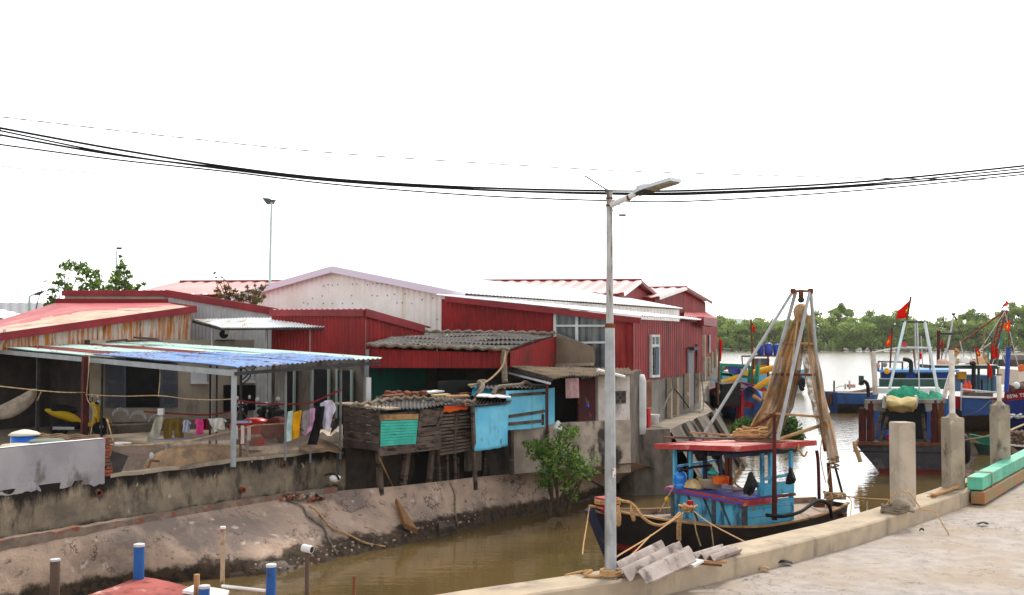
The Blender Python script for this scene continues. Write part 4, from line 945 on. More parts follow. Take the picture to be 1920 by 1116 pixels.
for k, (m_, lb) in enumerate(((SHADOWLESS_TIN, 'rusty tin strip'), (WHITE_P, 'white broken board'), (WOOD_TAN, 'tan timber offcut'), (WOOD_BR, 'brown plank'), (FABR_ if False else CANVAS, 'pale rag'), (RUST, 'rust coloured plate'))):
    s, t = (.12, .55, .75, .35, .62, .9)[k], (.55, .8, .35, .8, .5, .6)[k]
    mb = MB(); c = at_roof(s, t, .12); a = J.uniform(.3, 1.1); mb.obox(c, V((cos(a), sin(a), .02)) * J.uniform(.4, .9), V((-sin(a), cos(a), .05)) * J.uniform(.12, .3), UP * .04)
    one(mb, ('tin_strip', 'broken_board', 'timber_offcut', 'plank', 'rag', 'rust_plate')[k], m_, lb + ' lying on the rope-weighted shack roof', ('tin', 'board', 'timber', 'plank', 'rag', 'plate')[k])
mb = MB(); q = at_roof(.3, .75, .08); 
for k in range(9): mb.lathe(q + V((J.uniform(-.5, .5), J.uniform(-.4, .4), 0)), [(.02, 0), (.13, .02), (.1, .12), (.02, .15)], 7)
one(mb, 'rubble_heap', SHADOWLESS_TIN, 'small heap of brown rubble on the roof of the turquoise-shuttered shack', 'rubble').__setitem__('kind', 'stuff')
# slatted coop
S2 = thing('slatted_coop', flat(sp(850, 905), 1.2), 'slatted wooden coop on thin legs between the board shack and the blue sheet', 'coop')
mb = MB(); mb.planks(sp(824, 855), sp(880, 846), sp(886, 772), sp(829, 776), 12, .035, .025, .008, (0, 1), .05); mb.build('slats', [WOOD_GREY, WOOD_GREY], S2)
mb = MB(); mb.prism([sp(826, 850, .35), sp(884, 844, .35), sp(884, 764, .35), sp(828, 764, .35)], (-.05, .05, 0)); mb.build('inner_back', WOOD_GREY2, S2)
mb = MB(); mb.bar(sp(852, 852, -.05), sp(856, 776, -.05), .06, .04, (1, -1, 0)); mb.build('upright', WOOD_GREY2, S2)
for (x0, y0, x1, y1) in ((838, 852, 840, 903), (853, 850, 855, 902), (858, 850, 859, 900)):
    mb = MB(); f = foot(x1, y1); mb.bar(f - UP * .2, P(x0, y0, f.y), .06, .06); mb.build('leg', WOOD_GREY, S2)
mb = MB(); mb.grid(lambda s, t: sp(831, 774, -.1).lerp(sp(877, 767, -.1), s).lerp(sp(834, 762, -.2).lerp(sp(878, 758, -.2), s), t) + V((.03, -.03, .05)) * nz((s * 5, t * 3, 0)), 14, 5, 0, .02)
one(mb, 'orange_tarp_strip', mat('orange_tarp', C(238, 104, 40), C(224, 84, 30), 3, rough=.6), 'torn orange tarpaulin strip above the slatted coop', 'tarpaulin')
mb = MB(); mb.grid(lambda s, t: sp(832, 764, -.06).lerp(sp(877, 760, -.06), s).lerp(sp(833, 758, -.1).lerp(sp(877, 754, -.1), s), t), 8, 2, 0, .02)
one(mb, 'blue_tarp_strip', mat('faded_blue_tarp', C(98, 150, 206)), 'narrow pale blue tarpaulin above the torn orange strip', 'tarpaulin')
# blue sheet shack
S3 = thing('blue_sheet_shack', flat(sp(920, 900), 1.2), 'small shack faced with a bulging sky-blue sheet on poles', 'shack')
mb = MB(); mb.grid(lambda s, t: sp(890 - 6 * t, 846, -.3).lerp(sp(952, 836, -.25), s).lerp(sp(883, 764, -.15).lerp(sp(953, 757, -.1), s), t) + V((.07, -.07, 0)) * (sin(pi * s * 1.0) + .3 * nz((s * 3, t * 3, 0))) + UP * (.05 * nz((s * 4, 0, 1)) * (1 - t)), 16, 14, 0, .015); mb.build('blue_panel', SKYBLUE, S3, True)
mb = MB(); mb.prism([sp(884, 840, .5), sp(954, 836, .5), sp(954, 756, .5), sp(884, 760, .5)], (-.05, .05, 0)); mb.build('inner_back', WOOD_GREY2, S3)
mb = MB(); mb.corr(sp(872, 760, -.4), sp(958, 754, -.4), P(962, 744, 30.8), P(884, 744, 30.2), .12, .022, 'sin', 3, .02, .05); mb.build('roof', FIBRO, S3)
mb = MB(); mb.grid(lambda s, t: sp(893, 749, -.5).lerp(sp(958, 752, -.45), s).lerp(P(903, 743, 29.8).lerp(P(956, 746, 30.2), s), t) + UP * (.1 + .03 * nz((s * 6, t * 4, 2))), 12, 5, 0, .03); mb.build('white_top_sheet', WHITE_P, S3)
for (x0, y0, x1, y1, w) in ((886, 760, 892, 905, .08), (911, 842, 908, 892, .1), (934, 825, 938, 886, .06), (957, 752, 960, 892, .1), (950, 832, 948, 882, .1), (890, 828, 888, 900, .05)):
    mb = MB(); f = foot(x1, y1); mb.bar(f - UP * .2, P(x0, y0, f.y - .2), w, w); mb.build('pole', WOOD_GREY if w < .09 else WOOD_GREY2, S3)
mb = MB(); f = foot(880, 900); mb.box(f + UP * .25, (.22, .2, .6), .7); mb.box(foot(893, 899) + UP * .25, (.2, .2, .6), .7); mb.build('brick_pier', BRICK if False else CONC_DARK, S3)
S4 = thing('blue_boarded_shack', flat(P(990, 805, 30.6), 1.9), 'shack clad in flat sky-blue sheets with grey battens, set behind the bulging sheet', 'shack')
ub = lambda px, py, d=0.0: P(px, py, 29.7 + (px - 955) * .018 + d)
for xa, xb, y0, y1 in ((950, 997, 733, 807), (998, 1022, 731, 803), (1024, 1040, 729, 798)):
    mb = MB(); mb.prism([ub(xa, y1), ub(xb, y1 - 3), ub(xb, y0 - 2), ub(xa, y0)], (-.02, .02, 0)); mb.build('blue_panel', SKYBLUE, S4)
for a, b in (((955, 781), (1021, 771)), ((955, 795), (1019, 789)), ((956, 741), (1022, 737))):
    mb = MB(); mb.bar(ub(*a, -.05), ub(*b, -.05), .04, .08); mb.build('batten', WOOD_GREY, S4)
mb = MB(); mb.bar(ub(1018, 797, -.04), ub(1018, 777, -.04), .06, .05); mb.build('latch_post', STEEL_DARK, S4)
mb = MB(); mb.corr(P(880, 727, 29.4), P(1028, 727, 30.2), P(1024, 720, 32.2), P(886, 719, 31.8), .12, .022, 'sin', 3, .02, .05); mb.build('roof', FIBRO, S4)
mb = MB(); mb.prism([P(884, 742, 29.6), P(924, 738, 29.8), P(922, 729, 30), P(890, 723, 30)], (-.02, .1, 0)); mb.build('bright_blue_panel', mat('bright_blue_sheet', C(24, 170, 214), C(50, 190, 226), 2, rough=.6), S4)
mb = MB(); mb.prism([P(930, 740, 29.8), P(952, 740, 30), P(950, 730, 30), P(932, 731, 30)], (-.02, .1, 0)); mb.build('board', FIBRO_TAN, S4)
mb = MB(); mb.tube(spline([P(890, 745, 29.2), P(900, 733, 29.2), P(905, 722, 29.6), P(898, 717, 30), P(910, 716, 30.4)], 8), .07, 6)
one(mb, 'rope_coil', ROPE_G, 'grey rope looped over the bright blue sheet at the shack roof end', 'rope', None, True)
mb = MB(); mb.tube(spline([P(925, 738, 29.4), P(932, 727, 29.6), P(950, 724, 30), P(975, 722, 30.4), P(985, 717, 30.6), P(1000, 723, 30.8), P(1026, 724, 31)], 8), .06, 6)
one(mb, 'roof_rope', ROPE_G, 'grey rope lying along the roof edge of the flat blue boarded shack', 'rope', None, True)
mb = MB(); mb.tube(spline([P(948, 660, 31.2), P(943, 685, 30.9), P(925, 706, 30.4), P(906, 718, 30), P(878, 722, 29.6)], 8), .028, 5)
one(mb, 'slack_line', STRAW, 'slack pale line hanging from the tiled shed corner to the blue shack roof', 'line')
mb = MB(); mb.tube(spline([P(948, 658, 31.3), P(944, 675, 31.3), P(946, 700, 31.2), P(947, 718, 31)], 6), [.09] * 18 + [.12], 6)
one(mb, 'rope_bundle', ROPE_G, 'bundle of grey rope hanging down the right corner post of the tiled shed', 'rope', None, True)
# brick steps at the shack corner, bundles of rubbish
t_ = thing('brick_steps', foot(640, 912), 'two low brick steps built against the wall left of the board shack', 'steps')
mb = MB(); q = foot(622, 905, 1.15)
for k in range(3): mb.box(q + V((-.05, .15, .06 + .1 * k)), (.55 - .02 * (k % 2), .5, .085), .75)
mb.build('upper_step', BRICK, t_)
mb = MB(); mb.box(q + V((-.02, .15, .34)), (.56, .52, .04), .75); mb.build('mortar_top', CONC, t_)
mb = MB(); q2 = foot(650, 912, 1.1)
for k in range(2): mb.box(q2 + V((-.1, .1, .06 + .1 * k)), (.95 - .03 * k, .35, .085), .75)
mb.build('lower_step', BRICK, t_)
mb = MB(); q = P(628, 896, 25.7); mb.lathe(q, [(.03, -.1), (.12, -.06), (.14, .02), (.06, .08), (.02, .1)], 9)
one(mb, 'white_bag', WHITE_P, 'small white plastic bag caught on top of the brick steps', 'bag', None, True)
mb = MB(); mb.tube(spline([P(608, 892, 25.7), P(618, 889, 25.7), P(630, 890, 25.6), P(636, 900, 25.6)], 5), .03, 5); mb.tube(spline([P(632, 850, 26), P(632, 870, 25.8), P(634, 890, 25.6)], 5), .02, 5)
one(mb, 'black_hose', BLACK, 'thin black hose coming down the wall onto the brick steps', 'hose')
for px in (448, 530, 448):
    pass
for k, (px, py) in enumerate(((453, 917), (529, 870), (183, 922))):
    mb = MB(); i = min(range(nW), key=lambda i: abs(CX + WALL[i].x / WALL[i].y * F - px)); q = PL(px, py, WALL[i], V((.7, -.7, 0))) + V((.05, -.05, 0))
    mb.lathe(q - V((.1, -.1, 0)), [(.07, 0), (.07, .16), (.05, .16), (.05, .02)], 10, 0, (.7, -.7, -.15))
    one(mb, 'drain_pipe', BRICK, ('short clay drain pipe low in the stained wall, mid-way along', 'short clay drain pipe high in the stained wall under the coping', 'clay drain pipe below the plastered part of the stained wall')[k], 'drain pipe')

# ================================================================ YARD THINGS
i_px = lambda px: min(range(nW), key=lambda i: abs(CX + WALL[i].x / WALL[i].y * F - px))
def on_wall(px, back=0.1, z=2.1): p = offs(WALL, back)[i_px(px)]; return flat(p, z)
# net fence along the wall
t_ = thing('mesh_fence', on_wall(420), 'sagging brown net screen stretched along the top of the low wall', 'fence')
prof_ = [(205, 836), (280, 834), (360, 826), (420, 812), (480, 797), (560, 793), (640, 786), (646, 770)]
fi = [i for i in range(nW) if 207 < CX + WALL[i].x / WALL[i].y * F < 643]
off_ = offs(WALL, .13)
def ftop(px):
    for (a, b), (c, d) in zip(prof_, prof_[1:]):
        if a <= px <= c: return b + (d - b) * (px - a) / (c - a)
    return 786
def fnet(s, t):
    p = off_[fi[int(round(s * (len(fi) - 1)))]]; px = CX + p.x / p.y * F
    zt = P(px, ftop(px), p.y).z
    return flat(p, 2.13 + (zt - 2.13) * t) + V((.7, -.7, 0)) * (.05 * nz(p, 2) + .12 * sin(pi * t) * sin(s * 14))
mb = MB(); mb.grid(fnet, len(fi) - 1, 6); mb.build('net', FENCE_NET, t_)
mb = MB(); mb.tube([fnet(k / 40, 1.0) for k in range(41)], .02, 4); mb.build('top_line', STRAW, t_)
mb = MB(); mb.prism([on_wall(210, .1), on_wall(236, .1), P(241, 855, 22.4), P(212, 846, 22.1)], (-.03, .03, 0))
one(mb, 'dark_board', mat('dark_screen', C(82, 76, 76), C(66, 62, 62), 2), 'dark board propped behind the net beside the broken brick end', 'board')
mb = MB(); c = P(372, 880, 26.0); c.z = 1.9
ux, uy = V((.8, .6, 0)), V((-.6, .8, 0))
mb.grid(lambda s, t: c + ux * (1.3 * cos(2 * pi * s) * cos(t * pi / 2) ** .6) + uy * (.62 * sin(2 * pi * s) * cos(t * pi / 2) ** .6) + UP * (.46 * sin(t * pi / 2) * (1 + .08 * nz((cos(2 * pi * s), t * 2, sin(2 * pi * s)), 1.5))), 36, 10)
one(mb, 'overturned_coracle', mat('woven_coracle', C(204, 166, 118), C(170, 138, 102), 4, dirt=C(136, 112, 90), ds=2.5, dlo=.5, dhi=.66, rough=.95, bump=.6), 'upturned tan basket boat lying behind the net on the wall', 'basket boat', None, True)
t_ = thing('paddle', P(275, 893, 24), 'wooden paddle with a white end leaning by the upturned basket boat', 'paddle')
mb = MB(); mb.tube([P(273, 893, 23.6), P(283, 862, 24)], .022, 6); mb.build('shaft', WOOD_BR, t_)
mb = MB(); mb.lathe(P(284, 862, 24), [(.02, 0), (.05, .04), (.05, .12), (.02, .16)], 8); mb.build('blade', WHITE_P, t_, True)
mb = MB(); mb.tube([P(282, 864, 23.9), P(299, 865, 24)], .03, 5); mb.build('grip', WOOD_BR, t_)
# blue barrels with pale lids behind the plastered wall
for k, (px, py, Y, r, lb) in enumerate(((46, 812, 24.2, .3, 'blue barrel with a domed white lid behind the plastered wall'), (88, 826, 23.0, .36, 'wide blue barrel with a flat grey-green lid, right of the domed one'), (30, 835, 21.9, .3, 'blue drum with a beige lid barely showing over the plastered wall'))):
    t_ = thing('barrel', flat(P(px, py, Y), 1.9), lb, 'barrel', 'blue barrels behind the plastered wall')
    q = P(px, py, Y); mb = MB(); mb.lathe(flat(q, 1.9), [(r * .85, 0), (r, .15), (r * 1.02, (q.z - 1.9) * .6), (r * .95, q.z - 1.9 - .05)], 18); mb.build('drum', PLBLUE, t_, True)
    mb = MB(); mb.lathe(q - UP * .05, [(r * 1.08, 0), (r * 1.14, .02), (r * .9, .07), (r * .3, .09 if k else .12), (.02, .095 if k else .13)], 18); mb.build('lid', (mat('dirty_white_lid', C(214, 206, 190)), mat('grey_green_lid', C(112, 122, 112)), mat('beige_lid', C(190, 178, 150)))[k], t_, True)
mb = MB(); q = P(32, 806, 26); mb.lathe(flat(q, 2.3), [(.1, 0), (.12, .1), (.12, .3), (.06, .36), (.06, .42)], 12)
one(mb, 'green_bottle', mat('green_bottle', C(24, 110, 96), None, rough=.3), 'green jug standing behind the barrel with the domed lid', 'jug', None, True)
mb = MB()
for k in range(3): mb.tube([P(50 + k * 8 + i * 7.2, 816 + k * 4 + 1.5 * sin(i * 1.3 + k) + i * .2, 24.5 - k * .3) for i in range(20 - k)], .05, 5)
one(mb, 'net_roll', NET_D, 'rolled dark fishing net lying along behind the barrels', 'fishing net')
mb = MB(); mb.lathe(P(218, 831, 23.4), [(.02, -.03), (.3, -.03), (.32, .0), (.02, .02)], 16)
one(mb, 'basin_lid', PLASTER, 'pale round lid lying just behind the right end of the plastered wall', 'lid')
# hammock
t_ = thing('hammock', P(35, 795, 31), 'pale striped hammock slung under the left of the canopy', 'hammock')
mb = MB(); mb.grid(lambda s, t: P(-40 + 110 * s, 745 + 46 * sin(pi * min(1, .18 + s * .86)) ** 1 - 4 - (1 - sin(pi * s)) * 12 * s, 31.5) + V((.35, .35, .0)) * (t - .5) * sin(pi * s) * 2 + UP * (.55 * abs(t - .5) ** 2 * 4 * .5 * sin(pi * s)), 20, 8); mb.build('cloth', mat('hammock_cloth', C(190, 176, 160), C(160, 148, 136), 6, rough=.95), t_, True)
mb = MB(); mb.tube([P(70, 751, 31.5), P(78, 733, 31.8)], .02, 4); mb.build('cord', STRAW, t_)
# scooters
def scooter(loc, rz, label, body, seatm, group, sc=1.0):
    t_ = thing('motor_scooter', loc, label, 'motor scooter', group)
    d = V((cos(rz), sin(rz), 0)) * sc; w = V((-sin(rz), cos(rz), 0)) * sc; z = UP * sc; o = V(loc)
    L = lambda x, y, h: o + d * x + w * y + z * h
    for x in (-.6, .62):
        mb = MB(); mb.lathe(L(x, -.05, .27), [(.16, 0), (.27, .01), (.28, .05), (.27, .09), (.16, .1)], 18, 0, w); wh = mb.build('wheel', BLACK, t_, True)
        mb = MB(); mb.lathe(L(x, -.055, .27), [(.03, 0), (.15, .02), (.15, .09), (.03, .11)], 12, 0, w); mb.build('rim', GREY_METAL, wh)
    mb = MB(); P_ = [L(-1.0, 0, .86), L(-.75, 0, .76), L(-.4, 0, .66), L(-.1, 0, .5), L(.15, 0, .36), L(.38, 0, .4), L(.5, 0, .7), L(.5, 0, .96)]
    mb.tube(spline(P_, 5), [.03 + .12 * sin(pi * min(1, i / 20)) if i < 21 else .075 for i in range(36)], 10); mb.build('body', body, t_, True)
    mb = MB(); mb.tube([L(-.62, 0, .3), L(-.1, 0, .38), L(.1, 0, .3)], [.12, .15, .1], 8); mb.build('engine', BLACK, t_, True)
    mb = MB(); mb.tube([L(-.8, -.13, .3), L(-.2, -.13, .26)], .05, 7); mb.build('exhaust', GREY_METAL, t_)
    mb = MB(); mb.grid(lambda s, t: L(.42 + .16 * cos((s - .5) * 2.4) - .1 * t * t, .24 * (s - .5) * 2 * (1 - .35 * abs(t - .5)), .42 + .62 * t), 8, 6, 0, .03); mb.build('leg_shield', body, t_, True)
    mb = MB(); mb.tube(spline([L(-.85, 0, .86), L(-.5, 0, .87), L(-.1, 0, .78)], 5), [.09, .12, .13, .13, .13, .13, .13, .12, .11, .1, .06], 8); mb.build('seat', seatm, t_, True)
    mb = MB(); mb.tube(spline([L(.36, -.34, 1.03), L(.5, -.15, 1.0), L(.52, 0, .98), L(.5, .15, 1.0), L(.36, .34, 1.03)], 4), .025, 6); mb.build('handlebar', BLACK, t_)
    mb = MB(); mb.lathe(L(.5, 0, 1.0), [(.1, 0), (.11, .06), (.05, .12)], 12, 0, d * .9 + UP * .3); mb.build('headlight', GREY_METAL, t_, True)
    mb = MB(); mb.tube([L(.45, 0, .9), L(.62, 0, .3)], .04, 6); mb.build('fork', GREY_METAL, t_)
    mb = MB(); mb.grid(lambda s, t: L(.62 + .32 * cos(pi * s), .07 * (t - .5) * 2, .27 + .31 * sin(pi * s)), 10, 2, 0, .02); mb.build('mudguard', body, t_)
    for s in (-1, 1):
        mb = MB(); mb.tube([L(.42, s * .25, 1.02), L(.42, s * .32, 1.2)], .012, 5); mi_ = mb.build('mirror', BLACK, t_)
        mb = MB(); mb.lathe(L(.42, s * .33, 1.22), [(.02, -.02), (.07, 0), (.02, .02)], 10, 0, d); mb.build('glass', GREY_METAL, mi_)
    return t_
scooter(flat(P(150, 787, 33.4), 1.9), radians(35), 'bright yellow motor scooter parked in the dark under the canopy', PLYEL, BLACK, 'motor scooters under the canopy', 1.02)
scooter(flat(P(478, 770, 33), 1.9), radians(160), 'black motor scooter left of the other, its mirror catching the light', mat('black_paint', C(26, 26, 28), None, rough=.25, spec=.5), BLACK, 'motor scooters under the canopy')
scooter(flat(P(512, 772, 32), 1.9), radians(125), 'black motor scooter parked just behind the open red tub', mat('black_paint', C(26, 26, 28)), BLACK, 'motor scooters under the canopy')
# red tubs, basin, umbrella, tables
for (px, py, Y, r, h, lb) in ((478, 803, 29.2, .34, .62, 'tall red plastic tub with a lid below the black scooters'), (452, 800, 29.6, .3, .5, 'red plastic tub half hidden left of the taller one')):
    t_ = thing('red_tub', flat(P(px, py, Y), 2.0), lb, 'tub', 'red plastic tubs')
    q = flat(P(px, py, Y), 2.05); mb = MB(); mb.lathe(q, [(r * .85, 0), (r, h * .9), (r * 1.08, h * .92), (r * 1.08, h)], 18); mb.build('tub', PLRED, t_, True)
    mb = MB(); mb.lathe(q + UP * h, [(r * 1.12, 0), (r * 1.12, .05), (r * .6, .12), (.05, .13)], 18); mb.build('lid', PLRED, t_, True)
t_ = thing('umbrella', P(518, 790, 28.4), 'dark red open umbrella resting on its side behind the net', 'umbrella')
q = P(515, 803, 28.2); mb = MB(); ax = V((-.25, -.6, .75)); mb.lathe(q, [(.4, 0), (.35, .1), (.22, .18), (.02, .22)], 10, 0, ax); mb.build('canopy', mat('dark_red_cloth', C(96, 26, 26), None, rough=.7, bump=0), t_)
mb = MB(); mb.tube([q, q - ax.normalized() * .4], .015, 5); mb.build('shaft', STEEL_DARK, t_)
t_ = thing('low_table', flat(P(400, 822, 27.5), 1.9), 'long low pale table behind the net under the hanging clothes', 'table')
a, b = P(300, 825, 28), P(478, 819, 27.5); mb = MB(); mb.bar(a, b, .8, .05); mb.build('top', PLASTER, t_)
for p in (a.lerp(b, .08), a.lerp(b, .92)):
    mb = MB(); mb.bar(flat(p, 1.9), p - UP * .03, .07); mb.build('leg', GREY_METAL, t_)
mb = MB(); q = P(620, 818, 27.6)
mb.grid(lambda s, t: P(594, 815, 27.6).lerp(P(640, 812, 28), s).lerp(P(598, 806, 28.4).lerp(P(642, 800, 28.6), s), t) + UP * (.12 * nz((s * 3, t * 3, 1), 1.4)), 10, 6, 0, .25)
one(mb, 'foam_block', mat('cream_foam', C(226, 214, 196)), 'cream coloured foam slab behind the net next to the shack', 'foam')
mb = MB(); mb.grid(lambda s, t: P(560 + 80 * s, 846 - 26 * sin(pi * (.15 + .8 * s)) * sin(pi * t / 2) + 2, 26.4 + 1.2 * t) + UP * .06 * nz((s * 5, t * 5, 0)), 18, 8)
one(mb, 'heaped_nets', NET_D, 'brown heap of folded fishing net behind the screen at its right end', 'fishing net', None, True)
for k, px in enumerate((214, 246, 280)):
    mb = MB()
    for j in range(9):
        a = pi * j / 8
        q = onW(px + k * 1 + 14 * cos(a) * -1, 776 + k * 6 - 11 * sin(a), .5)
        mb.lathe(q, [(.01, -.04), (.045, 0), (.01, .04)], 6, 0, (.7, -.7, 0))
    mb.tube([onW(px - 14 * cos(pi * j / 8), 776 + k * 6 - 11 * sin(pi * j / 8) + 3, .5) for j in range(9)], .02, 4)
    one(mb, 'wire_garden_arch', GREY_METAL, ('leftmost of the three small white wire arches by the dark doorway', 'middle of the three small white wire arches by the dark doorway', 'rightmost of the three small white wire arches by the dark doorway')[k], 'garden arch', 'small white arches by the doorway')
# lines
for nm, pts, r, m_, lb in (
    ('clothes_line', [P(-40, 720, 26), P(60, 731, 26.5), P(120, 736, 27), P(160, 736, 28.4)], .013, STRAW, 'pale line running left from the dark red canopy post'),
    ('clothes_line', [P(160, 740, 28.4), P(230, 743, 27), P(297, 742, 25.6), P(350, 748, 25), P(400, 750, 24.4), P(438, 748, 23.9)], .013, STRAW, 'pale line stretched between the dark red post and the grey corner post'),
    ('rope_drop', [P(298, 683, 27), P(300, 705, 26.4), P(297, 744, 25.6)], .012, STRAW, 'short pale rope hanging from the canopy edge in front of the doorway'),
    ('rope_drop', [P(167, 666, 28.3), P(166, 700, 28.2), P(163, 745, 28.2), P(175, 770, 28), P(170, 815, 27.8)], .014, STRAW, 'pale rope hanging down beside the dark red canopy post'),
    ('clothes_line', [P(270, 772, 28.4), P(330, 776, 28), P(390, 778, 28), P(440, 770, 28)], .02, ROPE_R, 'low dark red cord carrying the small garments'),
    ('clothes_line', [P(440, 750, 24), P(495, 757, 25.4), P(540, 758, 25.8), P(580, 756, 26), P(610, 744, 26.6), P(640, 731, 27.2)], .022, ROPE_R, 'dark red cord rising to the right post, carrying towels and shirts')):
    mb = MB(); mb.tube(spline(pts, 6), r, 5); one(mb, nm, m_, lb, 'line')
# garments: outline, depth, colour
def garment(nm, pts, Y, m_, label, group, cat='garment', wob=.05):
    pts = [V((x, y, 0)) for x, y in pts]
    f = [P(p.x, p.y, Y) + V((0, wob * nz((p.x * .12, p.y * .05, 0)), 0)) for p in pts]
    import bmesh
    bm = bmesh.new(); bm.faces.new([bm.verts.new(q) for q in f])
    bmesh.ops.triangulate(bm, faces=bm.faces[:]); bmesh.ops.subdivide_edges(bm, edges=bm.edges[:], cuts=5, use_grid_fill=True)
    mb = MB(); bm.verts.ensure_lookup_table(); bm.verts.index_update()
    cx = sum(q.x for q in f) / len(f)
    vs = [v.co + V((0, .035 * sin((v.co.x - cx) * 34 + 1.5 * nz(v.co, 3)) + .03 * nz(v.co, 5, 2), 0)) for v in bm.verts]; fs = [tuple(v.index for v in q.verts) for q in bm.faces]; bm.free()
    mb.add(vs, fs); mb.add([v + V((0, .014, 0)) for v in vs], [tuple(reversed(q)) for q in fs])
    return one(mb, nm, m_, label, cat, group, True)
def shirt(nm, cx, y0, w, h, Y, m_, label, group, cat='shirt'):
    mb = MB(); hw = w / 2
    def pp(x, y): return P(cx + x, y0 + y, Y)
    def fn(s, t):
        x = (s - .5) * 2; 
        return pp(hw * (.62 + .1 * t) * x, h * (.04 * abs(x) + t)) + V((0, .035 * sin(x * 5 + t * 3), 0))
    mb.grid(fn, 8, 6, 0, .03)
    for s in (-1, 1):
        mb.prism([pp(s * hw * .6, h * .03), pp(s * hw, h * .26), pp(s * hw * .82, h * .4), pp(s * hw * .6, h * .26)], (0, .03, 0))
    return one(mb, nm, m_, label, cat, group)
G1, G2 = 'small garments on the low red cord', 'towels and shirts on the rising red cord'
garment('trousers', [(292, 783), (306, 779), (304, 800), (296, 828), (274, 829), (283, 806)], 28, fabric('greige', (186, 178, 160)), 'grey-beige trousers at the left end of the low cord', G1, 'trousers')
garment('trousers', [(306, 786), (342, 783), (344, 822), (328, 824), (324, 796), (322, 826), (308, 824)], 28.1, fabric('olive', (122, 98, 44)), 'olive brown trousers on the low cord', G1, 'trousers')
shirt('vest', 350, 788, 16, 22, 28, fabric('pale_blue', (200, 206, 222)), 'small pale vest between the olive trousers and pink dress', G1)
garment('child_dress', [(366, 786), (381, 786), (383, 794), (378, 797), (381, 814), (366, 816), (369, 797), (364, 794)], 27.9, fabric('pink', (230, 70, 140)), 'small hot pink dress on the low cord', G1, 'dress')
shirt('tee_shirt', 385, 786, 18, 20, 28, fabric('crimson', (140, 30, 48)), 'little crimson shirt right of the pink dress', G1)
garment('leggings', [(389, 785), (401, 785), (408, 808), (402, 811), (395, 796)], 27.9, fabric('off_white', (224, 220, 216)), 'white leggings between the crimson and cream tops', G1, 'leggings')
shirt('cardigan', 412, 784, 26, 21, 27.9, fabric('cream', (232, 226, 214)), 'cream cardigan at the right end of the low cord', G1)
garment('towel', [(540, 772), (549, 770), (546, 826), (536, 829)], 25.7, fabric('mint', (186, 210, 204)), 'pale mint towel left of the yellow towel', G2, 'towel')
garment('towel', [(548, 774), (566, 769), (560, 820), (545, 826)], 25.75, fabric('mustard', (236, 168, 20)), 'mustard yellow towel on the rising red cord', G2, 'towel')
garment('towel', [(567, 771), (581, 768), (582, 796), (572, 808), (563, 802)], 25.8, fabric('grey', (150, 142, 142)), 'grey towel right of the yellow towel', G2, 'towel')
garment('blouse', [(581, 767), (591, 765), (590, 785), (584, 806), (572, 818), (566, 812), (578, 800)], 25.9, fabric('lilac', (224, 168, 206)), 'lilac pink blouse beside the grey towel', G2, 'blouse')
garment('trousers', [(592, 762), (609, 762), (606, 788), (594, 834), (576, 834), (584, 806), (592, 790)], 26.2, fabric('black', (34, 30, 34)), 'black trousers between the lilac blouse and white tunic', G2, 'trousers')
garment('tunic', [(600, 757), (610, 751), (622, 750), (628, 756), (630, 768), (624, 780), (618, 804), (606, 806), (608, 776), (600, 763)], 26.4, fabric('white_lilac', (226, 218, 234)), 'long white tunic hanging highest on the rising red cord', G2, 'tunic')
garment('cloth', [(628, 785), (638, 784), (632, 802), (618, 815)], 26.5, fabric('charcoal', (52, 44, 44)), 'dark cloth draped on the fence end right of the white tunic', G2, 'cloth')
garment('towel', [(1060, 710), (1085, 709), (1086, 746), (1061, 747)], 30.3, fabric('dusty_pink', (196, 156, 156)), 'dusty pink towel hanging under the brown corrugated hut roof', None, 'towel')
t_ = thing('clip_hanger', P(456, 800, 25), 'grey clip hanger with small garments beside the grey corner post', 'hanger')
q = P(456, 793, 25); mb = MB(); mb.box(q, (.36, .22, .05), .4); mb.build('rack', mat('lilac_plastic', C(150, 148, 172)), t_)
mb = MB()
for sx in (-1, 1):
    for sy in (-1, 1): mb.tube([q + V((sx * .16, sy * .1, .02)), q + V((0, 0, .26))], .008, 4)
mb.build('cords', STEEL_DARK, t_)
for cx, h, c_ in ((443, 26, (214, 204, 204)), (455, 34, (224, 196, 190)), (467, 28, (196, 182, 170))):
    mb = MB(); mb.grid(lambda s, t: P(cx - 3 + 6 * s, 798 + h * t, 25) + V((0, .02 * sin(s * 6 + t * 4), 0)), 3, 4, 0, .025); mb.build('small_garment', fabric('g%d' % cx, c_), t_)
mb = MB(); q = P(302, 778, 28); mb.box(q, (.15, .12, .17)); one(mb, 'white_box', WHITE_P, 'small white box on a stick at the left end of the low red cord', 'box')
# sheltered things under the tiled shed and hut
mb = MB(); q = flat(P(744, 765, 33.5), 1.9); mb.lathe(q, [(.3, 0), (.35, .5), (.2, .9), (.17, 1.2), (.05, 1.35)], 12); one(mb, 'covered_machine', BLACK, 'dark covered machine standing inside the tiled shed', 'machine', None, True)
mb = MB(); q = P(1046, 790, 30.4); mb.lathe(flat(q, 2.35), [(.12, 0), (.13, .1), (.06, .24), (.02, .28)], 10); one(mb, 'white_sack', WHITE_P, 'white sack slumped in the dark under the hut roof', 'sack', None, True)
mb = MB(); q = P(1101, 761, 30.9); mb.lathe(q, [(.02, -.07), (.05, -.04), (.055, .03), (.02, .06)], 9); one(mb, 'blue_bag', PLNAVY, 'little blue plastic bag hung on the maroon door', 'bag', None, True)

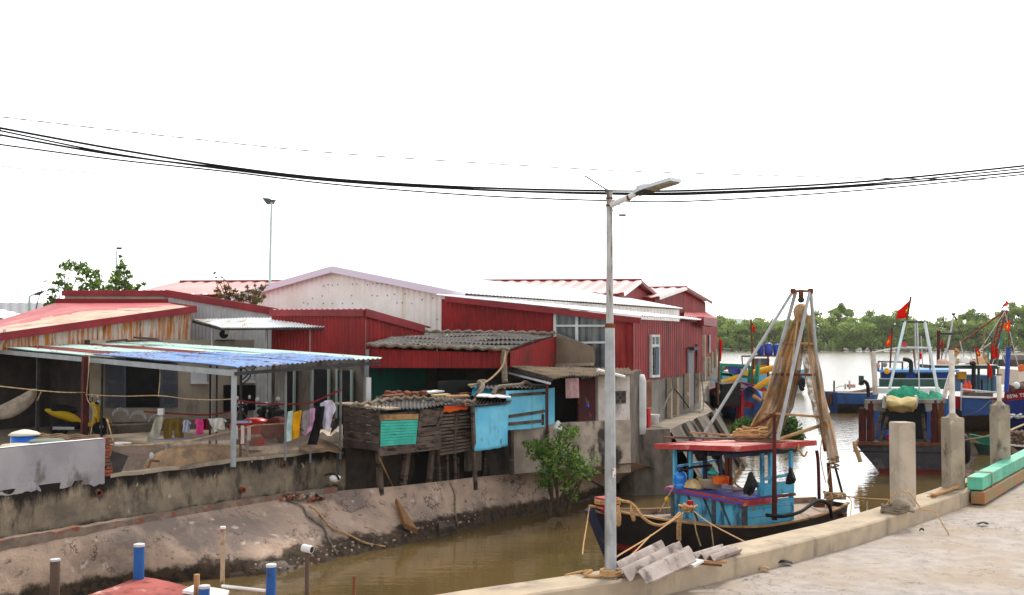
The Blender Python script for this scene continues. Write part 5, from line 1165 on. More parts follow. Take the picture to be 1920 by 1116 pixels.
# ================================================================ THINGS LYING ON THE BANK
i_b = lambda px: min(range(151), key=lambda i: abs(CX + (TOE_R[i].x + TOP_R[i].x) / (TOE_R[i].y + TOP_R[i].y) * F - px))
def on_bank(px, py):
    """where the pixel ray meets the sloping bank"""
    best = None
    for i in range(0, 150):
        for k in range(0, 20):
            p = bankf(i / 150, .2 + k / 25)
            x, y = CX + p.x / p.y * F, HOR - (p.z - 5) / p.y * F
            d = (x - px) ** 2 + (y - py) ** 2
            if best is None or d < best[0]: best = (d, p)
    return best[1] + UP * .04
for nm, pts, r, m_, lb in (
    ('mooring_line', [(540, 932), (572, 950), (585, 968), (605, 990), (620, 1010), (632, 1040)], .025, ROPE_G, 'dark rope running down the bank from the rubbish to the mud'),
    ('mooring_line', [(580, 948), (604, 966), (625, 985), (660, 1005), (690, 1022), (720, 1034)], .022, ROPE, 'brown rope slanting down the bank to the right of the dark one'),
    ('mooring_line', [(842, 905), (850, 930), (856, 960), (858, 985)], .022, ROPE_G, 'thin rope hanging down the bank below the slatted coop')):
    mb = MB(); mb.tube(spline([on_bank(*p) for p in pts], 4), r, 5); one(mb, nm, m_, lb, 'rope')
mb = MB(); 
for k in range(60):
    p = on_bank(540 + J.random() * 66, 936 + J.random() * 8 + 0) + V((J.uniform(-.05, .05), J.uniform(-.05, .05), J.uniform(0, .06)))
    mb.obox(p, V((J.uniform(-.1, .1), J.uniform(-.1, .1), .02)), V((J.uniform(-.06, .06), .06, .03)), UP * .04, J.randrange(4))
tag(mb.build('rubbish', [BLACK, BRICK, CONC, WOOD_GREY2]), kind='stuff')
mb = MB(); mb.prism([on_bank(746, 943), on_bank(760, 990), on_bank(778, 1004), on_bank(772, 985)], (.04, -.06, .12))
one(mb, 'canvas_strip', mat('tan_cloth', C(150, 112, 72), C(128, 96, 64), 4), 'tan cloth scrap lying down the bank towards the mud', 'cloth')
mb = MB(); mb.prism([on_bank(820, 985), on_bank(850, 990), on_bank(856, 1000), on_bank(830, 1004)], (.02, -.03, .12))
one(mb, 'half_buried_sheet', WOOD_GREY2, 'dark sheet half buried in mud at the water line', 'sheet')
mb = MB()
for k in range(120):
    px = J.uniform(470, 900); py = 1085 - (px - 470) * .24 - J.random() * 14
    p = on_bank(px, py) + UP * .06; s = J.uniform(.015, .05)
    mb.obox(p, V((s, J.uniform(-s, s), 0)), V((J.uniform(-s, s), s, .01)), UP * s * .8, J.randrange(3))
tag(mb.build('debris', [CONC, WOOD_GREY, LEDGE]), kind='stuff')
mb = MB(); mb.prism([on_bank(1110, 890), on_bank(1121, 897), on_bank(1124, 906), on_bank(1112, 900)], (0, -.02, .08)); one(mb, 'blue_plastic_scrap', PLBLUE, 'blue plastic scrap on the bank behind the lamp post', 'scrap')
mb = MB(); mb.tube([on_bank(1095, 893), on_bank(1130, 915)], .05, 5); one(mb, 'driftwood_pole', WOOD_GREY, 'grey driftwood pole lying on the bank behind the lamp post', 'pole')
# ================================================================ STREET LAMPS AND CABLES
t_ = thing('street_lamp', P(1145, 1078, 14.35), 'tall galvanised street lamp with a stepped pole and tilted lamp head, on the kerb', 'street lamp')
LB = P(1145, 1079, 14.35)
lt = lambda py: LB.z + (P(1145, 1079, 14.35).z - P(1145, py, 14.35).z) * -1
zj = lt(612); zt_ = lt(360)
mb = MB(); mb.lathe(flat(LB, 1.78), [(.082, 0), (.08, .02), (.066, zj - 1.78)], 8); mb.build('lower_pole', GALV, t_)
mb = MB(); mb.lathe(flat(LB, zj - .0), [(.05, 0), (.042, zt_ - zj)], 8); mb.build('upper_pole', GALV_OLD, t_)
mb = MB(); mb.lathe(flat(LB, zj - .02), [(.07, 0), (.074, .02), (.06, .05), (.052, .06)], 12); mb.build('rust_collar', RUST, t_)
for py in (372, 386):
    mb = MB(); mb.lathe(flat(LB, lt(py)), [(.047, -.012), (.052, 0), (.047, .012)], 10); mb.build('clamp', RUST, t_)
YL = 14.35
mb = MB(); mb.tube([P(1146, 385, YL - .05), P(1193, 363, YL - .3)], .038, 9); mb.build('arm', WHITE_P, t_)
mb = MB(); mb.tube([P(1178, 371, YL - .22), P(1181, 369.5, YL - .24)], .042, 9); mb.build('arm_clamp', RUST, t_)
a, b = P(1191, 364, YL - .3), P(1266, 340, YL - .75)
ax = (b - a); sd = ax.cross(UP).normalized(); nn = sd.cross(ax).normalized()
sd2 = (sd * .8 + nn * .0).normalized()
mb = MB(); poly = [a - sd * .05, a + ax * .25 - sd * .12, b - sd * .14, b + sd * .1, a + ax * .25 + sd * .12, a + sd * .05]
mb.prism(poly, nn * .045); hd = mb.build('lamp_head', mat('lamp_case', C(206, 212, 218), None, rough=.4, bump=0, spec=.5), t_)
mb = MB(); mb.prism([a + ax * .38 - sd * .11 - nn * .004, a + ax * .96 - sd * .125 - nn * .004, a + ax * .96 + sd * .085 - nn * .004, a + ax * .38 + sd * .1 - nn * .004], nn * -.012); mb.build('led_panel', LED, hd)
mb = MB(); mb.prism([a + ax * .06 - sd * .05 - nn * .004, a + ax * .36 - sd * .1 - nn * .004, a + ax * .36 + sd * .1 - nn * .004, a + ax * .06 + sd * .05 - nn * .004], nn * -.03); mb.build('driver_box', STEEL_DARK, hd)
mb = MB(); mb.obox(a + ax * .12 - sd * .07 + nn * .045, ax * .22, sd * .14, nn * .035); mb.build('battery_box', mat('lamp_case', C(206, 212, 218)), hd)
pa, pb_ = P(1096, 331, YL), P(1137, 357, YL)
mb = MB(); v_ = (pb_ - pa); rr_ = ray(1118, 344).normalized(); mb.obox(pa - rr_ * .3, v_, rr_ * .6, v_.cross(rr_).normalized() * .018); mb.build('solar_panel', SOLAR, t_)
mb = MB(); mb.tube([pb_, P(1142, 362, YL)], .03, 6); mb.tube([P(1140, 357, YL), P(1192, 359, YL - .3)], .012, 6); mb.build('panel_bracket', GALV_OLD, t_)
mb = MB(); mb.tube(spline([P(1147, 391, YL - .06), P(1152, 399, YL - .1), P(1160, 403, YL - .15), P(1172, 403.5, YL - .2), P(1182, 398, YL - .25), P(1188, 385, YL - .3), P(1191, 368, YL - .3)], 5), .005, 5); cb = mb.build('cable', WIRE_G, t_)
mb = MB(); mb.tube([P(1161, 403.5, YL - .15), P(1173, 403.5, YL - .2)], .014, 6); mb.build('connector', BLACK, cb)
mb = MB(); q = P(1152, 887, YL - .085); mb.obox(q + V((-.025, 0, -.06)), V((.045, .02, 0)), V((0, .004, 0)), UP * .12); st = mb.build('sticker', WHITE_P, t_)
mb = MB(); mb.obox(q + V((-.022, -.003, .03)), V((.02, .009, 0)), V((0, .003, 0)), UP * .018); mb.obox(q + V((.0, .006, -.045)), V((.016, .007, 0)), V((0, .003, 0)), UP * .02); mb.build('red_mark', PLRED, st)
# small lamps far left
def small_lamp(base_px, top_px, Y, r, label, arm, head, zb=1.9):
    t_ = thing('street_lamp', flat(P(base_px[0], base_px[1], Y), zb), label, 'street lamp', 'far street lamps over the roofs')
    mb = MB(); tp = P(top_px[0], top_px[1], Y); mb.tube([flat(P(base_px[0], base_px[1], Y), zb), P(base_px[0], base_px[1], Y), tp], [r * 1.2, r * 1.2, r * .8], 6); mb.build('pole', mat('pale_green_pole', C(168, 186, 176)), t_)
    if arm:
        mb = MB(); mb.tube([tp, P(arm[0], arm[1], Y)], r * .7, 5); mb.build('arm', GALV, t_)
    mb = MB(); h = [P(x, y, Y) for x, y in head]; mb.prism(h, (.05, .25, .02)); mb.build('lamp_head', mat('lamp_dark', C(74, 78, 84)), t_)
    return t_
small_lamp((506, 527), (509, 380), 50, .06, 'tall slim lamp post with a square floodlight, rising behind the white gable', None, [(491, 371), (502, 371.5), (505, 374), (514, 374.5), (509, 383), (500, 383)])
small_lamp((219, 500), (219, 468), 60, .045, 'slim lamp post rising out of the leafy tree', None, [(217, 467), (219, 463.5), (226.5, 464), (222, 468)])
small_lamp((55, 572), (55, 556), 46, .05, 'short lamp post with a slanted arm above the worn red roof', (72, 548), [(62, 553), (66, 549), (77, 546), (76, 548), (67, 554)])
# cables over the creek
for pts, r, m_, lb in (
    ([(-60, 229), (0, 240), (213, 279), (427, 313), (640, 337), (900, 352), (1130, 357.5), (1300, 357), (1600, 342), (1920, 311), (2000, 301)], .02, WIRE, 'thickest black cable, topmost of the bundle'),
    ([(-60, 233), (0, 245), (213, 288), (427, 318), (640, 341), (900, 356), (1130, 361.5), (1300, 361), (1600, 347), (1920, 316), (2000, 306)], .015, WIRE, 'second black cable of the bundle at the left edge'),
    ([(-60, 243), (0, 253), (213, 290), (427, 316), (640, 340), (900, 356), (1130, 363.5), (1300, 364), (1600, 350), (1920, 322), (2000, 313)], .018, WIRE, 'third black cable of the bundle at the left edge'),
    ([(-60, 262), (0, 271), (213, 299), (427, 322), (640, 347), (900, 367), (1130, 376), (1300, 377), (1600, 358), (1920, 327), (2000, 317)], .014, WIRE, 'lowest black cable of the bundle, apart from the others at the lamp'),
    ([(-60, 212), (0, 219), (320, 256), (640, 288), (1060, 315), (1300, 325), (1600, 333), (1920, 338), (2000, 339)], .009, WIRE_G, 'thin twisted cable running above the black bundle'),
    ([(-60, 302), (140, 322), (640, 364), (1080, 382), (1400, 385.5), (1700, 379), (1920, 367.5), (2000, 362)], .0065, WIRE_G, 'hair-thin grey wire running below the black bundle')):
    tw = 'twisted' in lb
    (xa, ya), (xb, yb), (xc, yc), (xd, yd) = pts[0], pts[1], pts[-2], pts[-1]
    pts = [(xa - 700, ya - 700 * (yb - ya) / (xb - xa) - 60)] + pts + [(xd + 500, yd + 500 * (yd - yc) / (xd - xc) - 20)]
    c = spline([P(x, y, 18.5 + (x - 960) * .0012) for x, y in pts], 60 if tw else 12)
    mb = MB(); mb.tube(c, [r * (.55 + .6 * abs(sin(i * .42))) for i in range(len(c))] if tw else r, 5)
    one(mb, 'overhead_cable', m_, lb, 'cable', 'cables across the sky')
mb = MB(); mb.tube(spline([P(-40, 535, 55), P(50, 537, 55), P(140, 541, 58)], 6), .02, 4); one(mb, 'overhead_cable', WIRE_G, 'thin wire over the roofs at the far left by the tree', 'cable', 'cables across the sky')

# ================================================================ QUAY THINGS
def curb_at(px, f=.5):
    i = min(range(len(CURB_IN)), key=lambda i: abs(CX + (CURB_IN[i].x * (1 - f) + CURB_OUT[i].x * f) / (CURB_IN[i].y * (1 - f) + CURB_OUT[i].y * f) * F - px))
    return CURB_IN[i].lerp(CURB_OUT[i], f), (CURB_IN[min(i + 1, len(CURB_IN) - 1)] - CURB_IN[i - 1]).normalized()
for px, ptop, w, mt, lb, pipe in ((1695, 793, .35, CONC_POST, 'bare pale concrete mooring post, the one without a pipe on top', None), (1782, 784, .34, CONC_POST2, 'mossy concrete mooring post with a white pipe on top, middle of the three', 656), (1876, 760, .335, CONC_POST2, 'concrete mooring post with a rusty-topped pipe, farthest along the kerb', 704)):
    c, d = curb_at(px, .55)
    t_ = thing('mooring_post', flat(c, 1.78), lb, 'mooring post', 'concrete mooring posts on the kerb')
    zt = P(px, ptop, c.y - .2).z; mb = MB(); s = V((d.x, d.y, 0)); a_ = .35; s = V((cos(a_), sin(a_) * .6 + .02, 0)).normalized(); r_ = V((-s.y, s.x, 0))
    def ring(z, k): return [flat(c + s * (x * w / 2 * k) + r_ * (y * w / 2 * k), z) for x, y in ((-.93, -1), (.93, -1), (1, -.93), (1, .93), (.93, 1), (-.93, 1), (-1, .93), (-1, -.93))]
    rg = [ring(1.77, 1)] + [ring(1.77 + (zt - 1.8) * k / 6, 1 - .002 * (k % 2)) for k in range(1, 7)] + [ring(zt, .94)]
    for k, q in enumerate(rg): mb.v += q
    for k in range(len(rg) - 1):
        for j in range(8): mb.f.append((k * 8 + j, k * 8 + (j + 1) % 8, (k + 1) * 8 + (j + 1) % 8, (k + 1) * 8 + j)); mb.m.append(0)
    mb.f.append(tuple(range((len(rg) - 1) * 8, len(rg) * 8))); mb.m.append(0)
    mb.build('shaft', mt, t_)
    if pipe:
        mb = MB(); mb.lathe(flat(c, zt - .01), [(.16, 0), (.1, .05), (.06, .1), (.05, .1)], 12); mb.build('cone_cap', mt, t_)
        mb = MB(); zp = P(px, pipe, c.y).z; mb.tube([flat(c, zt), flat(c, zp)], .052 if pipe > 700 else .058, 8); pp_ = mb.build('pipe', mat('white_pipe_paint', C(222, 216, 206), C(200, 190, 176), 3, dirt=C(150, 100, 70), ds=4, dlo=.6, dhi=.7), t_)
        mb = MB(); mb.tube([flat(c, zp), flat(c, zp + .03)], .07, 8); mb.build('rust_rim', RUST, pp_)
def coil(c, r, n, th, m_, lb, tail=None, nm='mooring_rope'):
    mb = MB(); pts = []
    for k in range(n * 14):
        a = 2 * pi * k / 14; rr = r * (1 + .14 * sin(k * .9) - .02 * (k // 14)); pts.append(V(c) + V((rr * cos(a) * 1.2, rr * sin(a) * .8, th + .03 * (k / 14) + .02 * sin(k * 1.7))))
    mb.tube(pts + ([V(p) for p in tail] if tail else []), th, 6); return one(mb, nm, m_, lb, 'rope', None, True)
c, d = curb_at(1668, .12)
coil(flat(c, 1.79), .24, 4, .028, ROPE_G, 'heap of coiled grey rope at the foot of the bare mooring post')
mb = MB(); mb.tube(spline([flat(c, 1.83) + V((-.25, 0, .05)), flat(c, 2.05) + V((-.05, -.1, .12)), flat(c, 2.08) + V((.15, -.2, .1)), flat(c, 1.9) + V((.35, -.25, 0)), flat(c, 1.85) + V((.55, -.3, .02)), flat(c, 1.62) + V((.62, -.62, 0)), flat(c, 1.52) + V((.66, -.66, 0))], 6), .012, 5)
one(mb, 'rope_end', ROPE, 'brown rope looping over the coil and dropping down the kerb face', 'rope')
mb = MB(); q = flat(c, 1.84); mb.prism([q + V((-.16, -.06, .02)), q + V((.24, -.18, .02)), q + V((.2, -.08, .14)), q + V((.04, 0, .22)), q + V((-.06, .02, .18))], (.03, .05, .02)); one(mb, 'bark_slab', CONC, 'grey slab of bark leaning against the bare post above the coil', 'slab')
c, d = curb_at(1770, .4)
mb = MB(); 
for k in range(5): mb.tube(spline([flat(c, 1.8 + .02 * k) + d * x + V((.05 * sin(k * 2 + x * 3), -.05 * k + .1, 0)) for x in (-.7, -.3, .2, .8, 1.3 + .2 * k)], 5), .022, 5)
one(mb, 'rope_strands', ROPE, 'yellow-brown rope strands lying along the kerb before the mossy post', 'rope')
c, d = curb_at(1853, .6); coil(flat(c, 1.79), .2, 2, .02, ROPE_G, 'small dark rope coil at the foot of the farthest post')
# turquoise beams lying on the quay
def beam(corners, Y0, Y1, w, h, nm, m_, lb):
    a, b = corners; mb = MB(); n_ = 12
    d = (b - a).normalized(); s = d.cross(UP).normalized()
    def fn(k, j):
        p = a.lerp(b, k); pts = [(-w / 2, 0), (w / 2, 0), (w / 2, h), (-w / 2, h), (-w / 2, 0)]
        x, z = pts[j]; return p + s * x + UP * z + V((.01, .01, .012)) * nz(p + V((x, 0, z)), 1.7)
    mb.grid(lambda u, v: fn(u, int(round(v * 4))), n_, 4)
    k0 = len(mb.v)
    mb.add([fn(0, j) for j in range(4)], [(0, 1, 2, 3)], 0); mb.add([fn(1, j) for j in range(4)], [(3, 2, 1, 0)], 0)
    return mb
a, b = PZ(1850, 950, 1.53), PZ(1950, 893, 1.53)
ba, bb = PZ(1845, 942, 1.56), PZ(2010, 842, 1.62)
mb = beam((ba, bb), 0, 0, .3, .26, '', None, ''); up_ = .3
mb.v = [p + V((-.14, .1, .25)) for p in mb.v]
t_ = one(mb, 'painted_beam', TEAL_BEAM, 'heavy turquoise painted timber beam lying on top of the lower one at the quay edge', 'beam')
mb = beam((ba + V((.05, -.08, 0)), bb + V((.05, -.08, 0))), 0, 0, .26, .24, '', None, ''); mb.v = [p + V((-.2, .02, -.02)) for p in mb.v]
one(mb, 'painted_beam', TEAL_WORN, 'lower timber beam with turquoise paint worn off to brown wood', 'beam')
k_ = .12; d_ = (bb - ba).normalized(); s_2 = d_.cross(UP).normalized(); q = ba + d_ * .85 + V((-.14, .1, .25))
mb = MB(); mb.tube([q + s_2 * x + UP * z for x, z in ((-.17, .0), (-.17, .275), (.17, .275), (.17, -.02), (.19, -.28))], .016, 5); one(mb, 'beam_lashing', STRAW, 'pale rope tied round the upper turquoise beam near its end', 'rope')
# fibre cement sheets and planks propped on the kerb by the lamp
def wavy(p00, p10, p11, p01, lb, nw=3, amp=.055):
    p00, p10, p11, p01 = [V(p) for p in (p00, p10, p11, p01)]
    n0 = (p10 - p00).cross(p01 - p00).normalized(); n0 = n0 if n0.z > 0 else -n0
    mb = MB(); mb.grid(lambda s, t: p00.lerp(p10, s).lerp(p01.lerp(p11, s), t) + n0 * amp * sin(s * nw * 2 * pi + .6), int(nw * 16), 2, 0, .018)
    return one(mb, 'wavy_roof_sheet', FIBRO_NEW, lb, 'roof sheet', 'loose roof sheets beside the lamp post', False)
# near edge on the kerb top, far edge leaning up
wavy(P(1152, 1062, 14.5), P(1206, 1081, 13.9), P(1300, 1034, 15.1), P(1236, 1020, 15.9), 'wavy sheet leaning nearest the lamp post, broad smooth face upward', 2.5, .065)
wavy(P(1160, 1075, 14.15), P(1212, 1085, 13.75), P(1305, 1042, 14.7), P(1272, 1022, 15.2), 'speckled wavy sheet lying on top of the pile', 1.6, .07)
wavy(P(1296, 1041, 15.4), P(1345, 1047, 15.2), P(1392, 1031, 15.9), P(1352, 1024, 16.5), 'smaller wavy sheet lying flat at the right of the pile', 3, .035)
for k, (a, b, m_, nm, lb, w) in enumerate(((P(1240, 1068, 14.6), P(1285, 1050, 15.1), WOOD_BR, 'dark_board', 'dark board under the propped wavy sheets', .25), (P(1306, 1052, 15.2), P(1360, 1054, 15.3), WOOD_TAN, 'plank', 'upper tan plank sticking out right of the sheets', .09), (P(1311, 1056, 15), P(1353, 1060, 15), WOOD_BR, 'plank', 'lower brown plank sticking out right of the sheets', .06), (P(1290, 1060, 14.9), P(1309, 1050, 15.05), WHITE_P, 'white_card', 'small white board lying on the planks beside the sheets', .2))):
    mb = MB(); mb.bar(a, b, w, .03); one(mb, nm, m_, lb, 'plank' if 'plank' in nm else 'board')
c = flat(LB, 1.8); mb = MB(); pts = []
for k in range(40): a = k * .45; pts.append(c + V((.13 * cos(a), .11 * sin(a), .02 + .002 * k)))
mb.tube(pts + spline([pts[-1], c + V((-.2, -.05, .02)), c + V((-.35, .0, .03)), c + V((-.25, .1, .06)), c + V((-.4, .2, .02)), c + V((-.6, .1, .0))], 5), .022, 6)
one(mb, 'pole_rope', ROPE, 'orange-brown rope wound round the foot of the street lamp', 'rope', None, True)
for px, py, m_, nm, lb, s in ((1467, 1057, BLACK, 'black_scrap', 'black rubber scrap lying on the quay by the kerb', .14), (1433, 1069, WOOD_TAN, 'yellow_wrapper', 'small yellow wrapper lying on the quay', .07), (1315, 1091, LEAF_C, 'green_leaf', 'single green leaf lying on the quay at the kerb foot', .07), (1842, 984, STEEL_DARK, 'dark_twig', 'small dark twig on the quay right of the posts', .1), (1728, 996, STEEL_DARK, 'dark_pebble', 'dark pebble on the quay below the middle post', .04)):
    q = PZ(px, py, 1.53); mb = MB(); mb.grid(lambda u, v: q + V(((u - .5) * 2 * s, (v - .5) * s, .02 + .03 * sin(u * 3) + .015 * sin(v * 5))), 5, 3, 0, .015); one(mb, nm, m_, lb, nm.split('_')[1])

# ================================================================ PLANTS
def plant(nm, label, cat, base, blobs, n, size, tips, r0, r1, group=None, mats=None, seed=1, flat_=.3, shell=.5):
    rs = random.Random(seed); t_ = thing(nm, base, label, cat, group)
    mb = MB(); limbs(mb, base, tips, r0, r1, 0, rs); mb.build('trunk', BARK, t_, True)
    mb = MB(); leaves(mb, blobs, n, size, 3, rs, flat_, shell); mb.build('crown', mats or [LEAF_A, LEAF_B, LEAF_C], t_)
    return t_
mc = lambda px, py, Y, rx, rz=None: (P(px, py, Y), (rx * Y / F, rx * Y / F, (rz or rx) * Y / F))
MY = 29.5
bl = [mc(1040, 850, MY, 44, 36), mc(1010, 845, MY, 28, 22), mc(1075, 870, MY, 34, 28), mc(1062, 815, MY, 26, 20), mc(1100, 885, MY - .3, 26, 16), mc(1030, 885, MY - .2, 30, 22), mc(1065, 910, MY, 26, 16), mc(1000, 835, MY - .4, 16, 12), mc(1082, 805, MY, 10, 10), mc(1022, 908, MY, 18, 10), mc(1075, 930, MY, 14, 10), mc(985, 832, MY, 8, 6), mc(1118, 862, MY, 8, 10)]
plant('mangrove_tree', 'young mangrove tree standing in the water at the bank edge left of the lamp post', 'tree', P(1048, 968, MY), bl, 1900, .07, [P(1035, 905, MY), P(1060, 890, MY), P(1040, 860, MY), P(1085, 880, MY - .2), P(1005, 850, MY), P(1070, 830, MY), P(1100, 890, MY - .2)], .055, .012, None, None, 3)
mb = MB(); mb.tube(spline([P(1066, 968, MY - .3), P(1070, 940, MY - .3), P(1085, 915, MY - .2), P(1095, 890, MY - .2)], 5), .03, 5)
one(mb, 'forked_stem', BARK, 'slanting second stem rising from the water beside the mangrove', 'stem')
mb = MB(); mb.tube([P(1031, 968, MY - .4), P(1032, 942, MY - .4)], .05, 6); one(mb, 'wooden_stake', WOOD_GREY2, 'short dark stake in the water left of the mangrove trunk', 'stake')
for nm, lb, px, py, Y, w, h, n, s in (('mangrove_bush', 'dark round bush in the water beyond the boat cabin, left of its first post', 1242, 895, 36, 20, 26, 1100, .09), ('mangrove_bush', 'green bush at the water behind the hanging nets and cabin roof', 1478, 805, 52, 26, 26, 1100, .13), ('mangrove_bush', 'shaded bush below the blue and red bow behind the tripod', 1400, 805, 55, 34, 24, 1200, .13)):
    bl = [mc(px, py, Y, w, h), mc(px - w * .5, py + h * .4, Y, w * .7, h * .6), mc(px + w * .5, py + h * .5, Y - .4, w * .7, h * .6), mc(px + w * .2, py - h * .4, Y, w * .5, h * .5)]
    plant(nm, lb, 'bush', flat(P(px, py + h, Y), 0), bl, n, s, [P(px, py, Y), P(px - 8, py, Y), P(px + 9, py, Y)], .05, .02, 'mangrove bushes along the creek', [LEAF_B, LEAF_A, LEAF_B], 7 + px)
# broad-leaved tree behind the roofs at left
def twig_tree(nm, label, base, Y, sprays, size, n, seed, grp=None, mats=None):
    rs = random.Random(seed); bl = [mc(x, y, Y + rs.uniform(-.6, .6), r, r * .7) for x, y, r in sprays]
    return plant(nm, label, 'tree', base, bl, n, size, [b[0] for b in bl], .03 if mats else .06, .01, grp, mats, seed, .8, .6)
twig_tree('broadleaf_tree', 'broad-leaved tree with open sprays against the sky above the worn red roof', flat(P(150, 560, 49), 1.9), 49,
    [(134, 492, 9), (122, 500, 13), (145, 505, 15), (155, 498, 12), (165, 512, 16), (178, 515, 14), (112, 518, 10), (108, 530, 12), (122, 535, 14), (130, 545, 12), (150, 525, 10), (170, 535, 16), (160, 545, 14), (185, 530, 13), (190, 545, 14), (100, 545, 11), (96, 558, 12), (92, 572, 9), (180, 550, 14), (150, 540, 8), (84, 528, 4), (100, 566, 12)], .13, 900, 21)
twig_tree('broadleaf_tree', 'upright leafy tree right of the open sprayed one, with the slim lamp in it', flat(P(222, 560, 50), 1.9), 50,
    [(228, 490, 6), (226, 502, 10), (232, 500, 8), (222, 515, 13), (236, 512, 9), (215, 525, 12), (230, 530, 14), (243, 520, 7), (218, 542, 14), (240, 540, 12), (205, 538, 10), (200, 548, 11), (262, 536, 6), (268, 532, 5), (256, 543, 7), (226, 481, 4)], .12, 800, 22)
BUSHM = [mat('olive_leaf', C(92, 96, 48), C(110, 104, 56), 2, bump=0, transl=.3), LEAF_B, mat('brown_leaf', C(122, 96, 60), None, bump=0, transl=.3)]
twig_tree('climbing_shrub', 'twiggy brown-green shrub growing over the red fascia before the white gable', P(430, 572, 41), 41,
    [(402, 512, 3), (405, 520, 3), (418, 520, 3), (412, 530, 5), (425, 540, 9), (408, 545, 8), (430, 552, 11), (415, 555, 9), (445, 556, 9), (440, 545, 6)], .07, 420, 23, None, BUSHM)
twig_tree('climbing_shrub', 'lower spreading brown-green shrub just left of the white gable ribs', P(475, 576, 40.5), 40.5,
    [(455, 552, 8), (468, 545, 9), (480, 548, 9), (492, 540, 8), (500, 535, 4), (470, 560, 10), (486, 562, 9), (495, 556, 6), (478, 535, 4), (462, 538, 4), (452, 562, 8)], .07, 480, 24, None, BUSHM)

# ---- far bank: row of trees, thicket below
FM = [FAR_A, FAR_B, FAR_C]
def far_proto(seed, w, h, lobes):
    rs = random.Random(seed); t_ = thing('riverside_tree', (0, 0, 0), 'leafy green tree in the row on the far river bank', 'tree', 'trees on the far river bank')
    tr = MB(); bl = []
    for k in range(lobes):
        a = rs.uniform(0, 2 * pi); rr = w * .36 * sqrt(rs.random()); z = h * (.25 + .6 * rs.random() ** .8)
        r = w * rs.uniform(.14, .26) * (1.15 - .5 * z / h)
        bl.append((V((rr * cos(a), rr * sin(a), z)), (r, r, r * rs.uniform(.6, .85))))
    for k in range(5):
        a = rs.uniform(0, 2 * pi); bl.append((V((w * .34 * cos(a), w * .34 * sin(a), h * .2)), (w * .2, w * .2, h * .17)))
    bl.append((V((0, 0, h * .9)), (w * .13, w * .13, h * .1)))
    limbs(tr, (0, 0, 0), [b[0] for b in bl[:8]], .3, .08, 0, rs); tr.build('trunk', BARK, t_)
    mb = MB()
    for b_ in bl:
        k0 = len(mb.m); leaves(mb, [b_], int(5600 / len(bl)), .42, 3, rs, .5, .5); w_ = rs.choice(([.7, .2, .1], [.25, .7, .05], [.4, .1, .5], [.2, .75, .05] if b_[0].z < h * .4 else [.4, .2, .4]))  # low clumps weighted to dark leaf, crown shade put into the colour
        for i_ in range(k0, len(mb.m)): mb.m[i_] = rs.choices((0, 1, 2), w_)[0]
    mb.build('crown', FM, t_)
    return t_
protos = [far_proto(40 + k, w, h, l) for k, (w, h, l) in enumerate(((13, 12, 26), (10, 13, 22), (15, 11, 30), (9, 15, 20), (12, 9, 22)))]
# (pixel x, pixel y of the top, depth, prototype)
FT = [(1350, 600, 392, 4), (1372, 606, 384, 2), (1398, 604, 388, 0), (1424, 601, 384, 2), (1452, 598, 390, 0), (1478, 606, 382, 4), (1505, 596, 390, 1), (1532, 592, 386, 0), (1556, 596, 392, 1), (1578, 575, 394, 3), (1600, 596, 380, 2), (1632, 590, 386, 0), (1655, 592, 384, 1), (1684, 590, 382, 2), (1712, 603, 390, 4), (1740, 608, 384, 2), (1766, 602, 388, 0), (1796, 606, 380, 4), (1822, 584, 390, 1), (1846, 592, 384, 0), (1872, 590, 388, 1), (1898, 579, 386, 3), (1920, 582, 392, 3), (1945, 590, 384, 0), (1980, 596, 388, 2), (2020, 590, 386, 0), (1388, 612, 378, 1), (1464, 614, 377, 4), (1618, 604, 377, 4), (1702, 612, 377, 0), (1785, 616, 377, 1), (1860, 606, 377, 4), (1325, 606, 388, 0)]
HP = (12, 13, 11, 15, 9); rs = random.Random(77); used = set()
SPECIAL = {9: 'tallest airy tree on the far bank, standing right of the tripod mast', 10: 'pale rounded tree on the far bank right below the tallest one', 18: 'tall loose tree on the far bank behind the leaning derrick', 21: 'tall feathery tree on the far bank by the right picture edge'}
for k, (px, py, Y, pi_) in enumerate(FT):
    o = protos[pi_] if pi_ not in used else copy_tree(protos[pi_]); used.add(pi_)
    x = (px - CX) / F * Y; ht = 5 + (HOR - py) / F * Y - .3; s = (1.1 + .09 * rs.uniform(-1, 1)) * ht / HP[pi_]
    o.location = (x, Y, .3); o.rotation_euler = (0, 0, rs.uniform(0, 6.28)); sx = min(1.3, max(.85, s)) * rs.uniform(.9, 1.1); o.scale = (sx, sx, s)
    o['label'] = SPECIAL.get(k, 'leafy green tree in the row on the far river bank')
mb = MB(); rs = random.Random(8)
for k in range(150):
    x = 58 + k * 1.05; Y = 372 + rs.uniform(0, 5)
    leaves(mb, [(V((x, Y, .9 + rs.random() * 3.2)), (1.7, 1.5, 1.9))], 85, .42, 3, rs, .5, .5)
tag(mb.build('thicket', [FAR_B, FAR_A, FAR_B]), kind='stuff')
mb = MB(); mb.grid(lambda s, t: V((-200 + 900 * s, 1500 + 500 * t, 1 + (26 * exp(-((s - .62) / .09) ** 2) + 12 * exp(-((s - .8) / .1) ** 2) + 8 + 5 * nz((s * 14, 0, 0))) * sin(pi * t))), 90, 8)
tag(mb.build('hills', mat('far_hill', C(138, 152, 140), C(124, 140, 128), .01, bump=0)), kind='structure')
